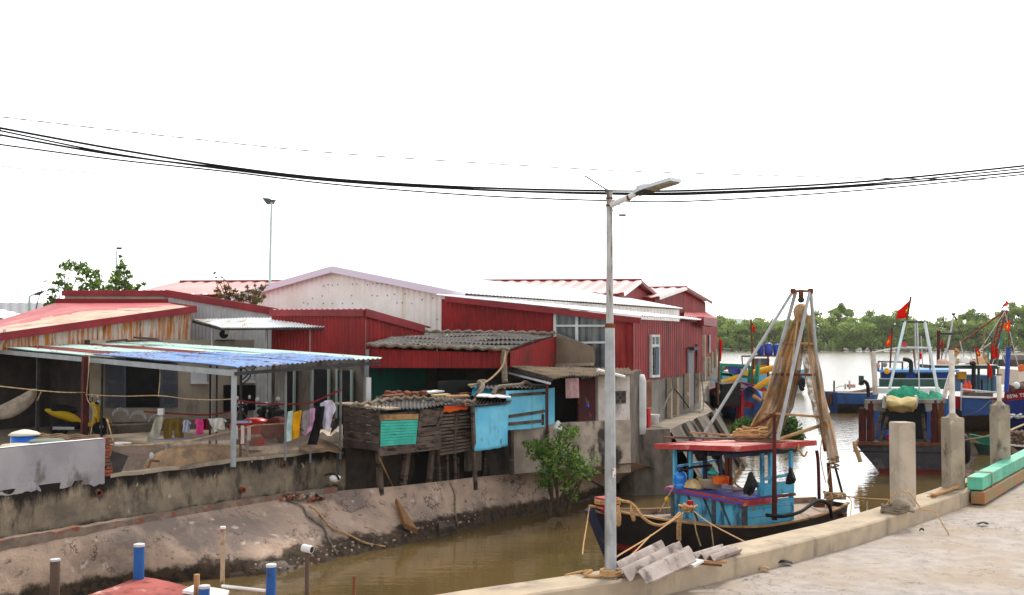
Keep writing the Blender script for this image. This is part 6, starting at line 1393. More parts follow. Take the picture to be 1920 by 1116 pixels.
# ================================================================ BOATS
class Hull:
    def __init__(s, o, ang, L, B, zb, zm, zs, tw, keel=-.6, rake=.7, srake=.25, tm=.5, full=.75):
        s.o, s.L, s.B, s.zb, s.zm, s.zs, s.tw, s.keel, s.rake, s.srake, s.tm, s.full = V(o), L, B, zb, zm, zs, tw, keel, rake, srake, tm, full
        s.ax, s.ay = V((cos(ang), sin(ang), 0)), V((-sin(ang), cos(ang), 0))
    def at(s, x, y, z): return flat(s.o, 0) + s.ax * x + s.ay * y + UP * z
    def half(s, t):
        if t < s.tm: return s.B / 2 * sin(pi / 2 * (t / s.tm) ** s.full)
        return s.B / 2 * (1 - (1 - s.tw) * ((t - s.tm) / (1 - s.tm)) ** 2.0)
    def zg(s, t):
        if t < s.tm: return s.zm + (s.zb - s.zm) * (1 - t / s.tm) ** 1.7
        return s.zm + (s.zs - s.zm) * ((t - s.tm) / (1 - s.tm)) ** 1.7
    def pt(s, t, k, side, inset=0.0):
        h = max(0.0, s.half(t) - inset); y = h * (1 - k ** 2.6) * (1 - .16 * k)
        z = s.zg(t) + (s.keel - s.zg(t)) * k
        return s.at(t * s.L + s.rake * k * (1 - t) ** 3 - s.srake * k * t ** 4, side * y, z)
    def make(s, parent, mats, rowm, deckm, capm, bul=.28, nst=30, nk=10, t_deck0=.02, cap=.07):
        mb = MB()
        for sd in (-1, 1):
            k0 = len(mb.f)
            mb.grid(lambda u, v: s.pt(u if sd < 0 else 1 - u, 1 - v, sd), nst, nk)
            for i in range(k0, len(mb.f)):
                r = nk - 1 - (i - k0) // nst; mb.m[i] = rowm[min(r, len(rowm) - 1)]
            mb.grid(lambda u, v: (lambda q: flat(s.pt(u if sd > 0 else 1 - u, 0, sd, .06), s.zg(u if sd > 0 else 1 - u) - bul * (1 - v)))(0), nst, 1, len(mats) - 1)
        if s.tw > .02:
            a = [s.pt(1, k / nk, -1) for k in range(nk + 1)] + [s.pt(1, k / nk, 1) for k in range(nk - 1, -1, -1)]
            mb.prism(a, s.ax * -.05, rowm[2])
        h = mb.build('hull', mats, parent)
        mb = MB(); mb.grid(lambda u, v: s.at(u * s.L, (v * 2 - 1) * max(0, s.half(u) - .05), s.zg(u) - bul), nst, 4); mb.build('deck', deckm, parent)
        for sd in (-1, 1):
            mb = MB(); pts = [s.pt(i / 40, 0, sd) for i in range(41)]
            for i in range(40): mb.bar(pts[i] + UP * .015, pts[i + 1] + UP * .015, cap * 1.5, cap * .7)
            mb.build('gunwale', capm, parent)
        return h
def bx(mb, H, x0, x1, y0, y1, z0, z1, mi=0):
    return mb.obox(H.at(x0, y0, z0), H.ax * (x1 - x0), H.ay * (y1 - y0), UP * (z1 - z0), mi)
# ---------------------------------------------------------------- the main boat
H = Hull(flat(P(1106, 948, 22.2), 0), atan2(.545, .839), 7.4, 2.9, 1.5, .95, 1.0, .34, -.6, 1.1, .25, .5, .8)
B1 = thing('fishing_boat', H.o, 'black-hulled fishing boat with a sky-blue cabin and red roof, moored along the quay', 'fishing boat')
H.make(B1, [HULLBLACK, HULLNAVY, HULLRED, DECK], [0, 0, 0, 0, 0, 0, 0, 2, 2, 2], DECK, WOOD_TAN, .1, cap=.05)
mb = MB()
for sd in (-1, 1):
    mb.grid(lambda u, v: H.pt(.0 + .42 * u, .36 + .07 * v, sd) + H.ay * sd * .012 - H.ax * .0, 20, 1, 0)
mb.build('red_stripe', HULLRED, B1)
mb = MB(); mb.bar(H.at(-.02, 0, 1.45), H.at(.85, 0, -.3), .14, .16, H.ay); mb.build('stem', HULLNAVY, B1)
mb = MB(); c = P(1139, 934, 22.3); mb.obox(flat(c, 1.38) - H.ax * .2 - H.ay * .2, H.ax * .34, H.ay * .34, UP * .27); bp = mb.build('bow_post', REDSTEM, B1)
mb = MB(); mb.obox(flat(c, 1.65) - H.ax * .22 - H.ay * .22, H.ax * .38, H.ay * .38, UP * .03); mb.build('cap', BOATRED, bp)
mb = MB(); mb.box(P(1294, 957, 22.2), (.1, .1, .2), .6); mb.build('mooring_bitt', REDSTEM, B1)
# cabin: low blue house, taller blue box aft
x0, x1, x2, yn, yf = 3.15, 3.25, 4.75, -1.2, 1.15
zf = .78
C1_ = H.at(x1, yn, zf); C0_ = H.at(x1, yf, zf)
mb = MB()
for i in range(7):
    y0 = yn + (yf - yn) * i / 7; bx(mb, H, x1, x1 + .05 + .006 * (i % 2), y0 + .006, y0 + (yf - yn) / 7 - .006, zf, 1.46)
mb.build('front_boards', BOATBLUE, B1)
mb = MB()
for y in (yn + .04, yf - .05, yn + .95):
    mb = MB(); bx(mb, H, x1 - .03, x1 + .06, y - .05, y + .05, zf - .05, 1.5); mb.build('frame_post', mat('worn_frame', C(84, 92, 96), C(66, 66, 68), 4), B1)
for y in (.4, .92, 1.44):
    mb = MB(); mb.bar(H.at(x1 - .02, yn + y, .85), H.at(x1 - .02, yn + y + .37, 1.45), .02, .05, H.ax); mb.build('brace', mat('worn_frame', C(84, 92, 96)), B1)
mb = MB()
for k in range(4): bx(mb, H, x1 + .06, x2, yn, yn + .04 + .006 * (k % 2), zf + k * .17 + .006, zf + (k + 1) * .17 - .006)
bx(mb, H, x2 - .05, x2, yn + .05, yf, zf, 1.3); bx(mb, H, x1 + .06, x2 - .05, yf - .05, yf, zf, 1.46)
mb.build('side_boards', BOATBLUE, B1)
mb = MB(); bx(mb, H, x1 - .1, x2 - .2, yn - .02, yf + .05, 1.48, 1.52); mb.build('cabin_top', DECK, B1)
mb = MB(); bx(mb, H, x1 - .13, x1 - .09, yn - .06, yf + .08, 1.41, 1.53); bx(mb, H, x1 - .13, x1 + .9, yn - .09, yn - .05, 1.4, 1.52); mb.build('top_edge', BOATRED, B1)
mb = MB(); mb.grid(lambda s, t: H.at(x1 - .16 + 1.15 * s, yn - .05 + (yf - yn + .12) * t, 1.545 + .03 * nz((s * 6, t * 9, 2)) - (.09 if s < .02 else 0)), 14, 20, 0, .02); mb.build('tarp', TARP, B1)
mb = MB(); bx(mb, H, x1 + .55, x2, yn - .01, yn + .03, 1.56, 1.82); bx(mb, H, x1 + .55, x1 + .6, yn + .03, yn + .2, 1.56, 1.82); mb.build('coaming', BOATBLUE, B1)
mb = MB(); bx(mb, H, x1 + .5, x2 + .02, yn - .04, yn - .01, 1.49, 1.55); mb.build('rub_strip', WOOD_BR, B1)
for x, y, m_ in ((x1 + .0, yf - .12, 0), (x1 + .1, yf - .55, 0), (x1 + .3, yf - .8, 1), (x1 + .55, yf - .0, 1), (x1 + .55, yn + .03, 0), (x2 - .7, yn + .03, 0), (x2 - .05, yn + .04, 0), (x2 - .05, yf - .1, 1), (x1 + 1.0, yf, 0)):
    mb = MB(); bx(mb, H, x - .036, x + .036, y - .036, y + .036, 1.4, 2.47); mb.build('cabin_post', BOATBLUE if not m_ else HULLNAVY, B1)
mb = MB(); mb.bar(H.at(x1 + .55, yn, 2.02 - .1), H.at(x2 - .05, yn, 2.02 - .06), .04, .06); mb.build('cabin_rail', BOATBLUE, B1)
mb = MB(); mb.bar(H.at(x1 + .1, yf - .1, 2.0), H.at(x2 - .1, yf, 2.05), .04, .05); mb.build('cabin_rail', BOATBLUE, B1)
# red roof
rx0, rx1, ry0, ry1, rz = 2.8, 5.2, -1.45, 1.2, 2.48
mb = MB(); mb.grid(lambda s, t: H.at(rx0 + (rx1 - rx0) * s, ry0 + (ry1 - ry0) * t, rz + .2 - .17 * t + .03 * sin(pi * t)), 8, 8, 0, .04); rf = mb.build('roof', RED_GLARE, B1)
mb = MB()
for xa, ya, za, xb, yb, zb2 in ((rx0, ry0, .17, rx0, ry1, 0), (rx1, ry0, .165, rx1, ry1, -.005), (rx0 + .03, ry0, .168, rx1 - .03, ry0, .168), (rx0 + .03, ry1, -.002, rx1 - .03, ry1, -.002)):
    mb.bar(H.at(xa, ya, rz + za), H.at(xb, yb, rz + zb2), .05, .11)
mb.build('fascia', BOATRED, rf)
mb = MB()
for k in range(4): mb.bar(H.at(rx0 + .1, ry0 + .5 + k * .5, rz - .04), H.at(rx1 - .1, ry0 + .5 + k * .5, rz - .04), .06, .08)
mb.build('roof_beams', HULLNAVY, rf)
for k, (a, b, w) in enumerate((((2.9, 1.0), (4.9, -.6), .1), ((2.95, .7), (4.6, -.9), .07), ((3.3, -.9), (4.4, -1.25), .1), ((3.6, .9), (4.9, -.2), .06))):
    mb = MB(); mb.bar(H.at(a[0], a[1], rz + .21 + .03 * k), H.at(b[0], b[1], rz + .2), w, .04); one(mb, 'loose_plank', (WOOD_BR, WOOD_GREY, WOOD_BR, WOOD_TAN)[k], ('longest brown plank lying across the red boat roof', 'grey plank lying across the red boat roof', 'short brown plank along the near edge of the red boat roof', 'thin tan pole lying on the red boat roof')[k], 'plank')
# A-frame of pipes with net drying
def pipe(a, b, r, m_, nm='mast_leg'): 
    mb = MB(); mb.tube([a, b], r, 8); return mb.build(nm, m_, B1)
T0, T1 = P(1487, 546, 25), P(1520, 546, 25)
pipe(P(1314, 824, 24.9), T0, .036, GALV); pipe(P(1425, 791, 25.8), P(1492, 547, 25.02), .045, GALV)
pipe(P(1458, 826, 23.7), P(1518, 548, 24.98), .038, GALV); pipe(P(1541, 800, 25.6), T1, .044, GALV)
pipe(P(1541, 800, 25.6), P(1548, 845, 25.8), .05, RUST)
for a, b, m_ in ((T0 - V((.06, 0, 0)), T1 + V((.06, 0, 0)), RUST), (P(1466, 643, 25.3), P(1525, 645, 25.2), WOOD_TAN), (P(1447, 702, 25.4), P(1531, 703, 25.3), RUST), (P(1431, 774, 25.2), P(1541, 782, 25.4), WOOD_TAN), (P(1536, 782, 25.5), P(1552, 800, 25.6), RUST)):
    pipe(a, b, .03, m_, 'cross_bar')
for p in (T0, T1):
    mb = MB(); mb.lathe(p - V((0, 0, .06)), [(.06, 0), (.07, .06), (.06, .12)], 8); mb.build('mast_joint', RUST, B1)
pipe(P(1377, 822, 25), P(1449, 778, 25.2), .04, RUST, 'boom'); pipe(P(1453, 826, 24.4), P(1545, 796, 25.5), .04, WOOD_TAN, 'boom'); pipe(P(1452, 830, 23.6), P(1452, 775, 25.1), .035, RUST, 'prop')
pl_ = thing('pulley', P(1501, 572, 25), 'rusty pulley block hanging from the top bar of the boat tripod', 'pulley')
mb = MB(); q = P(1502, 561, 25); mb.box(q, (.1, .08, .22)); mb.build('block', RUST, pl_)
mb = MB(); mb.lathe(q - V((0, .05, .02)), [(.03, 0), (.07, .01), (.07, .09), (.03, .1)], 12, 0, (0, 1, 0)); mb.build('wheel', STEEL_DARK, pl_)
mb = MB(); mb.tube([P(1500, 548, 25), P(1501, 556, 25)], .02, 5); mb.build('hook', RUST, pl_)
mb = MB(); mb.tube([P(1498, 570, 25), P(1497, 584, 25.1)], .006, 4); mb.tube([P(1504, 570, 25), P(1503, 584, 25.1)], .006, 4); mb.build('line', WIRE_G, pl_)
def drape(L, R, YL, YR, folds, amp, nv=30, nu=40, sag=0.0):
    """hanging net: left and right edge given top to bottom in the picture, hung in deep folds"""
    def fn(s, t):
        k = t * (len(L) - 1); i = min(int(k), len(L) - 2); f = k - i
        a = (L[i][0] + (L[i + 1][0] - L[i][0]) * f, L[i][1] + (L[i + 1][1] - L[i][1]) * f)
        b = (R[i][0] + (R[i + 1][0] - R[i][0]) * f, R[i][1] + (R[i + 1][1] - R[i][1]) * f)
        p = P(a[0] + (b[0] - a[0]) * s, a[1] + (b[1] - a[1]) * s, YL + (YR - YL) * s)
        ph = s * folds * 2 * pi + 1.2 * nz((s * 2, t * 2.2, 0)) 
        e = sin(pi * min(1, max(0, s))) 
        return p + V((.2 * amp, -1, 0)) * amp * (.35 + .65 * t) * (sin(ph) + .5 * nz((s * 7, t * 6, 3)) + 1.2 * e) + V((.03 * nz((s * 9, t * 9, 5)), 0, 0))
    mb = MB(); mb.grid(fn, nu, nv, 0, .0); return mb
mb = drape([(1492, 590), (1478, 618), (1462, 660), (1445, 715), (1425, 765), (1400, 808), (1378, 826)], [(1507, 592), (1506, 620), (1500, 660), (1490, 715), (1476, 765), (1458, 808), (1446, 826)], 25.3, 25.6, 4.5, .1)
one(mb, 'fishing_net', NET, 'thick brown fishing net hauled up inside the tripod like a curtain', 'fishing net', 'nets drying on the boat tripod', True)
mb = drape([(1480, 625), (1470, 660), (1460, 715), (1450, 765), (1440, 805)], [(1508, 600), (1506, 660), (1499, 715), (1487, 765), (1470, 805)], 25.75, 25.95, 3, .08)
one(mb, 'fishing_net', NET_D, 'darker net hanging behind the thick brown one in the tripod', 'fishing net', 'nets drying on the boat tripod', True)
mb = drape([(1512, 592), (1514, 640), (1521, 700), (1532, 770), (1546, 840), (1554, 868)], [(1522, 592), (1530, 640), (1540, 700), (1553, 770), (1568, 830), (1573, 866)], 25.2, 25.5, 2.5, .08)
one(mb, 'fishing_net', NET, 'narrow brown net hanging down the stern-side leg of the tripod', 'fishing net', 'nets drying on the boat tripod', True)
mb = drape([(1503, 665), (1510, 715), (1522, 765), (1536, 815)], [(1516, 640), (1524, 715), (1536, 765), (1552, 815)], 25.5, 25.6, 2, .05)
one(mb, 'loose_netting', NET_THIN, 'thin loose-meshed netting edge on the left of the narrow net', 'fishing net', None, True)
mb = MB(); q = P(1501, 588, 25.15); mb.grid(lambda s, t: q + V((.17 * cos(2 * pi * s) * sin(pi * t) ** .6, .14 * sin(2 * pi * s) * sin(pi * t) ** .6, .22 * cos(pi * t))) + V((1, 1, 1)) * .05 * nz((cos(2 * pi * s) * 2, sin(2 * pi * s) * 2, t * 4)), 18, 12); one(mb, 'net_knot', NET, 'knotted bunch of net at the hoisted end below the pulley', 'fishing net', None, True)
mb = MB(); mb.tube(spline([P(1495, 600, 24.9), P(1488, 660, 24.8), P(1478, 730, 24.8), P(1460, 800, 24.6), P(1456, 824, 24.2)], 5), .02, 5); one(mb, 'hoisting_rope', STRAW, 'pale hoisting rope running down in front of the thick brown net', 'rope')
mb = MB(); rs = random.Random(4); q = H.at(4.25, -.35, rz + .22)
pts = [q + V((.42 * cos(k * .55) * rs.uniform(.5, 1), .3 * sin(k * .55) * rs.uniform(.5, 1), .02 + .004 * k + rs.uniform(0, .05))) for k in range(50)]
mb.tube(spline(pts, 2), .022, 5); one(mb, 'rope_tangle', ROPE, 'tangle of tan rope lying on the red boat roof', 'rope', None, True)
mb = MB(); mb.tube(spline([H.at(4.5, -.9, rz + .2), H.at(4.6, -1.4, rz + .2), H.at(4.6, -1.5, rz + .05), H.at(4.75, -1.5, rz - .1), H.at(4.85, -1.5, rz + .0)], 5), .022, 5); one(mb, 'rope_loop', ROPE, 'loop of tan rope hanging over the near edge of the red roof', 'rope')
# upright brown post at the cabin side, stern poles
mb = MB(); mb.tube([P(1452, 975, 22.9), P(1452, 848, 22.9), P(1452, 778, 22.95)], [.06, .04, .036], 8); mb.build('side_post', DARK_POST, B1)
mb = MB(); mb.tube(spline([P(1531, 845, 24.4), P(1534, 870, 24.4), P(1536, 945, 24.3)], 6), .04, 7); mb.build('stern_pole', DARK_POST, B1)
mb = MB(); mb.lathe(P(1536, 948, 24.3), [(.14, -.03), (.12, .05), (.05, .12)], 10); mb.build('pole_foot', WOOD_BR, B1)
mb = MB(); mb.tube([P(1553, 868, 25.6), P(1558, 922, 25.6)], .05, 7); mb.build('stern_pole', WOOD_BR, B1)
mb = MB(); mb.tube([P(1565, 872, 25.6), P(1580, 928, 25.8)], .03, 6); mb.build('stern_pole', STEEL_DARK, B1)
for k, (x, y) in enumerate(((5.9, -.5), (6.8, -.4))):
    mb = MB(); mb.bar(H.at(x, -1.0 + .1 * k, .82), H.at(x + .1, 1.0 - .1 * k, .82), .12, .1); mb.build('thwart', WOOD_BR, B1)
mb = MB(); mb.bar(H.at(7.2, -.1, .9), H.at(7.2, -.1, 1.25), .1, .16); mb.build('stern_post', WOOD_BR, B1)
# things on the boat
t_ = thing('water_jug', H.at(3.2, .92, 1.44), 'big blue water jug standing on the corner of the boat cabin', 'water jug')
q = P(1276, 917, 24.6); mb = MB(); mb.lathe(q, [(.13, 0), (.145, .03), (.145, .12), (.137, .14), (.145, .16), (.145, .3), (.12, .37), (.05, .41), (.05, .46)], 18); mb.build('bottle', mat('jug_blue', C(20, 120, 214), C(30, 130, 220), 3, rough=.15, bump=0, spec=.6), t_, True)
mb = MB(); mb.lathe(q + UP * .455, [(.056, 0), (.056, .06)], 12); mb.build('cap', DEEPBLUE, t_)
for k, (px, py, w, h, lb) in enumerate(((1315, 843, 26, 20, 'black bucket hanging bottom down under the left of the boat roof'), (1343, 845, 22, 16, 'second black pot hanging under the boat roof, right of the bucket'))):
    q = P(px, py + h, 24.0); r = w / 2 * 24 / F; hh = h * 24 / F; mb = MB(); mb.lathe(q, [(r * .6, 0), (r * .95, hh * .5), (r * 1.05, hh), (r * .9, hh), (r * .5, .04)], 14); one(mb, 'hanging_bucket', BLACK, lb, 'bucket', None, True)
mb = MB(); q = P(1333, 914, 24.3); mb.lathe(q, [(.22, 0), (.3, .2), (.33, .22), (.3, .22), (.2, .05)], 16); one(mb, 'beige_tub', mat('beige_tub', C(190, 176, 150)), 'beige tub standing on the boat cabin top', 'tub', None, True)
mb = MB(); q = P(1337, 889, 24.3); mb.lathe(q, [(.12, 0), (.14, .05), (.05, .09), (.02, .16)], 12); one(mb, 'teal_funnel', PLGREEN, 'teal plastic funnel on top of the beige tub', 'funnel', None, True)
mb = MB(); q = P(1352, 914, 23.9); mb.box(q + UP * .08, (.3, .2, .17), .5); one(mb, 'red_packet', mat('red_packet', C(206, 50, 30), C(222, 120, 40), 6), 'red and orange packet beside the beige tub on the boat cabin', 'packet')
mb = MB(); q = P(1300, 914, 24.4); rs = random.Random(2); mb.grid(lambda s, t: q + H.ay * (-.5 * (s - .5)) * 1.0 + H.ax * (.28 * (t - .5)) + UP * (.2 * sin(pi * s) ** .6 * sin(pi * t) ** .5 + .04 * nz((s * 6, t * 6, 1))), 16, 10); one(mb, 'cream_blanket', mat('cream_blanket', C(214, 190, 140), C(186, 156, 112), 5, rough=.95), 'crumpled cream blanket on the boat cabin beside the water jug', 'blanket', None, True)
def hanging(nm, pts, Y, m_, lb, cat):
    c = V((sum(p[0] for p in pts) / len(pts), sum(p[1] for p in pts) / len(pts), 0)); mb = MB()
    R = [P(x, y, Y) for x, y in pts]; cc = P(c.x, c.y, Y); n = len(R)
    mb.v = R + [cc + V((0, -.16, 0)), cc + V((0, .1, 0))]
    for i in range(n): mb.f += [(i, (i + 1) % n, n), ((i + 1) % n, i, n + 1)]; mb.m += [0, 0]
    return one(mb, nm, m_, lb, cat, None, False)
hanging('black_jacket', [(1404, 886), (1409, 884), (1414, 893), (1420, 904), (1423, 913), (1417, 915), (1413, 925), (1405, 931), (1400, 926), (1395, 928), (1393, 916), (1399, 902)], 22.75, BLACK, 'black jacket hanging from the blue corner post of the boat cabin', 'jacket')
hanging('black_bag', [(1480, 876), (1485, 878), (1489, 888), (1493, 899), (1490, 906), (1481, 909), (1473, 908), (1474, 897), (1478, 886)], 23.3, BLACK, 'black bag hanging from the after post of the boat cabin', 'bag')
mb = MB(); mb.tube([P(1272, 884, 24.1), P(1300, 876, 24.1), P(1335, 873, 24.2)], .03, 6); one(mb, 'black_pole', BLACK, 'thin black pole tied across the front posts of the boat cabin', 'pole')
for k, (px, a, b) in enumerate(((1362, 846, 905), (1369, 846, 910))):
    mb = MB(); mb.tube([P(px, a, 24.2), P(px + 1, b, 24.2)], .045, 6); mb.build('inner_post', WOOD_BR, B1)
mb = MB(); rs = random.Random(9)
pts = spline([P(1392, 860, 24.2), P(1386, 880, 24.2), P(1378, 905, 24.3), P(1392, 918, 24.2), P(1372, 915, 24.1), P(1384, 890, 24.1)], 6); mb.tube(pts, .022, 5); one(mb, 'inside_rope', ROPE, 'tan rope hanging in loops inside the boat cabin', 'rope')
mb = MB(); mb.tube(spline([H.at(3.2, -.95, .8) * 0 + P(1437, 966, 22.7), P(1470, 968, 22.9), P(1500, 960, 23.2), P(1520, 947, 23.6), P(1535, 939, 23.9), P(1553, 945, 24.4), P(1560, 972, 24.6)], 7), .04, 6); one(mb, 'black_hose', BLACK, 'thick black hose lying along the boat deck and over the stern rail', 'hose', None, True)
mb = MB(); rs = random.Random(14); q = P(1566, 931, 25.5)
mb.tube(spline([q + V((rs.uniform(-.25, .25), rs.uniform(-.25, .25), rs.uniform(-.08, .12))) for _ in range(46)], 3), .02, 5); one(mb, 'stern_rope_heap', STRAW, 'heap of pale rope piled on the boat stern', 'rope', None, True)
hgn = lambda x, z=0.0: H.pt(x / H.L, 0, -1) + UP * z - H.ay * .06
# ropes at the bow and mooring lines
mb = MB(); mb.tube(spline([P(1157, 937, 21.6), P(1170, 940, 21.6), P(1180, 942, 21.55), P(1190, 950, 21.5), P(1205, 970, 21.4), P(1222, 982, 21.4), P(1240, 985, 21.5), P(1258, 978, 21.6), P(1275, 962, 21.8)], 6), .032, 7); one(mb, 'fender_rope', ROPE, 'thick tan rope hanging in a bight along the black bow', 'rope', None, True)
mb = MB()
for px in (1157, 1160, 1183):
    y1 = 988 if px < 1170 else 978; y0 = 948
    mb.tube(spline([P(px, y0, 21.5), P(px + 1, (y0 + y1) / 2 - 5, 21.45), P(px + (6 if px > 1170 else 0), y1, 21.45)], 4), [.02] * 4 + [.035] + [.045] * 3 + [.015], 7)
one(mb, 'rope_tassels', ROPE, 'frayed tan rope ends hanging over the bow right of the lamp post', 'rope', None, True)
mb = MB(); mb.tube([c + V((.25 * cos(a * .5), .25 * sin(a * .5), -.12 + .004 * a)) for a in range(26)], .03, 5); one(mb, 'bow_rope', ROPE, 'tan rope wound round the red bow post', 'rope', None, True)
mb = MB(); q = P(1290, 957, 22.1); rs = random.Random(6)
mb.tube(spline([q + V((rs.uniform(-.2, .2), rs.uniform(-.2, .2), rs.uniform(-.05, .12))) for _ in range(30)], 3), .025, 5); one(mb, 'bitt_rope', ROPE, 'knot of tan rope round the mooring bitt at mid boat', 'rope', None, True)
for k, (pts, r, m_, lb) in enumerate((
    ([P(1283, 960, 22), P(1220, 1005, 18.6), P(1154, 1046, 15.2), P(1146, 1062, 14.45)], .013, ROPE, 'upper tan mooring line from the mid-boat bitt to the lamp post foot'),
    ([P(1221, 1003, 18.6), P(1190, 1035, 16.6), P(1168, 1052, 15.4)], .012, ROPE, 'lower tan mooring line branching down to the wavy sheets'),
    ([P(1300, 958, 22), P(1332, 982, 19.8), P(1398, 1017, 16.9)], .012, ROPE, 'mooring line running right from the bitt down to the kerb'),
    ([P(1105, 950, 22), P(1100, 985, 21.6), P(1095, 1015, 20.5), P(1092, 1040, 19.5)], .013, ROPE, 'slack line dropping from the bow into the water'),
    ([P(1582, 930, 25.6), P(1620, 935, 23.8), P(1665, 937, 21)], .015, ROPE, 'mooring line from the stern to the bare post'),
    ([P(1588, 930, 25.5), P(1596, 940, 25), P(1594, 972, 19.6)], .013, STRAW, 'loose line hanging from the stern down to the kerb'))):
    mb = MB(); mb.tube(spline(pts, 6), r, 5); one(mb, 'mooring_line', m_, lb, 'rope')
mb = MB()
for px, y1 in ((1270, 1012), (1273, 1016), (1276, 1014)): mb.tube(spline([P(px + 3, 965, 21.7), P(px, 985, 21.6), P(px, y1, 21.6)], 4), .016, 5)
one(mb, 'hanging_ropes', ROPE, 'three rope ends hanging down the black hull below the bitt', 'rope')
mb = MB(); mb.tube(spline([P(1302, 968, 21.9), P(1305, 995, 21.8), P(1314, 1024, 21.7)], 5), .014, 5); mb.tube(spline([P(1332, 978, 22.1), P(1335, 1000, 22), P(1338, 1024, 22)], 5), .014, 5); one(mb, 'side_ropes', STRAW, 'two thin ropes hanging down the hull right of the bitt', 'rope')
mb = MB(); mb.tube(spline([P(1268, 904, 24.6), P(1256, 925, 24.4), P(1237, 960, 23.9)], 4), .014, 5); mb.tube([P(1250, 930, 24.3), P(1255, 958, 24)], .01, 4); one(mb, 'cabin_line', ROPE, 'thin tan line from the front cabin post to the gunwale', 'rope')
mb = MB(); mb.lathe(P(1250, 937, 24.2), [(.02, -.05), (.055, 0), (.04, .05), (.015, .07)], 10); one(mb, 'yellow_float', PLYEL, 'little yellow float on the line at the cabin corner', 'float', None, True)
for k, pts in enumerate(([P(1546, 805, 25.6), P(1538, 850, 25), P(1548, 905, 25)], [P(1560, 870, 25.2), P(1552, 900, 25.1), P(1556, 915, 25.1)])):
    mb = MB(); mb.tube(spline(pts, 6), .012, 5); one(mb, 'stay_line', STRAW, ('slack thin line hanging from the tripod leg to the stern', 'short looped line by the stern pole')[k], 'rope')
mb = MB(); q = P(1562, 868, 25.4); mb.tube(spline([q + V((.14 * cos(a * .8), .1 * sin(a * .8), .012 * a - .15)) for a in range(26)], 2), .018, 5); one(mb, 'net_rope', ROPE_G, 'bunched rope at the foot of the narrow hanging net', 'rope', None, True)

# ---------------------------------------------------------------- flags
def star(mb, c, ax, ay, r, nrm, mi=0):
    for sg in (1, -1):
        pts = [c + ax * (cos(pi / 2 + k * pi / 5) * (r if k % 2 == 0 else r * .4)) + ay * (sin(pi / 2 + k * pi / 5) * (r if k % 2 == 0 else r * .4)) + nrm * .02 * sg for k in range(10)]
        k0 = len(mb.v); mb.v += pts + [c + nrm * .022 * sg]
        for k in range(10): mb.f.append((k0 + k, k0 + (k + 1) % 10, k0 + 10)); mb.m.append(mi)
def flag(pole, Y, quad_, label, m_=None, star_at=(.5, .5), sr=.2, pr=.03, wob=.12, star_=True):
    """pole: pixel points foot to top; quad: hoist-bottom, hoist-top, fly-top, fly-bottom"""
    a = [P(x, y, Y) for x, y in pole]; t_ = thing('flag', a[0], label, 'flag', 'red flags on the boats')
    mb = MB(); mb.tube(a, pr, 6); mb.build('flag_pole', WOOD_BR, t_)
    q = [P(x, y, Y) for x, y in quad_]; hgt = (q[1] - q[0]).length
    fn = lambda s, t: q[0].lerp(q[3], s).lerp(q[1].lerp(q[2], s), t) + V((0, 1, 0)) * hgt * wob * sin(s * 4.2 + t * 1.3) * (s ** .6)
    mb = MB(); mb.grid(fn, 10, 8, 0, .012); cl = mb.build('flag_cloth', m_ or FLAG, t_, True)
    if star_:
        mb = MB(); u = (fn(.6, .5) - fn(.4, .5)).normalized(); v = (fn(.5, .6) - fn(.5, .4)).normalized(); n_ = u.cross(v).normalized()
        star(mb, fn(*star_at), u, v, sr * hgt, n_); mb.build('star', STAR, cl)
    return t_
flag([(1700, 600), (1708, 556)], 38, [(1702, 596), (1707, 562), (1683, 583), (1679, 598)], 'large red flag with a yellow star at the mast head over the green net', None, (.1 + .05, .48), .16, .04, .06)
flag([(1669, 690), (1673, 616)], 36.5, [(1670, 647), (1673, 622), (1661, 640), (1658, 651)], 'orange-red flag on a thin stick left of the white mast frame', FLAG_O, (.55, .5), .2)
flag([(1410, 720), (1411, 660), (1408, 598)], 55, [(1409, 624), (1407, 598), (1415, 614), (1416, 621)], 'small red flag on a tall pole over the green boat behind the tripod', None, (.25, .6), .22, .05)
flag([(1346, 760), (1349, 640)], 60, [(1347, 672), (1348, 632), (1353, 640), (1350, 678)], 'furled red flag hanging limp by the corner of the red hall', None, (.4, .5), .1, .06, .2, False)
flag([(1835, 690), (1828, 648)], 58, [(1831, 668), (1826, 648), (1836, 658), (1838, 668)], 'red flag right of the pile of bundles on the blue cabin boat', None, (.55, .4), .2, .04)
flag([(1891, 650), (1892, 625)], 46, [(1893, 622), (1894, 601), (1880, 610), (1884, 620)], 'orange flag on top of the tall blue pole at the right', FLAG_O, (.4, .5), .22, .03)
flag([(1878, 580), (1883, 570)], 62, [(1880, 577), (1888, 561), (1890, 570), (1886, 574)], 'small ragged orange-red flag at the tip of the leaning derrick', FLAG_O, (.4, .5), .2, .04, .2, False)
flag([(1859, 680), (1860, 640)], 57, [(1857, 674), (1858, 645), (1862, 650), (1863, 673)], 'red pennant hanging limp beside the derrick foot, left of two', None, (.5, .5), .1, .04, .2, False)
flag([(1868, 680), (1869, 648)], 57, [(1865, 674), (1866, 650), (1870, 654), (1871, 671)], 'red pennant hanging limp beside the derrick foot, right of two', None, (.5, .5), .1, .04, .2, False)
flag([(1716, 690), (1713, 655)], 46, [(1712, 671), (1714, 657), (1717, 662), (1717, 671)], 'tiny red and yellow flag at the cabin roof inside the white mast frame', None, (.5, .5), .25, .03)
flag([(1722, 690), (1724, 662)], 46.5, [(1722, 673), (1724, 661), (1728, 663), (1727, 674)], 'tiny red flag with a white edge right of the red and yellow one', None, (.5, .5), .2, .03, .15, False)
flag([(1765, 690), (1767, 636)], 60, [(1763, 651), (1766, 638), (1769, 642), (1767, 651)], 'small red flag beside the dark mast of the far blue boat', None, (.5, .5), .1, .03, .2, False)
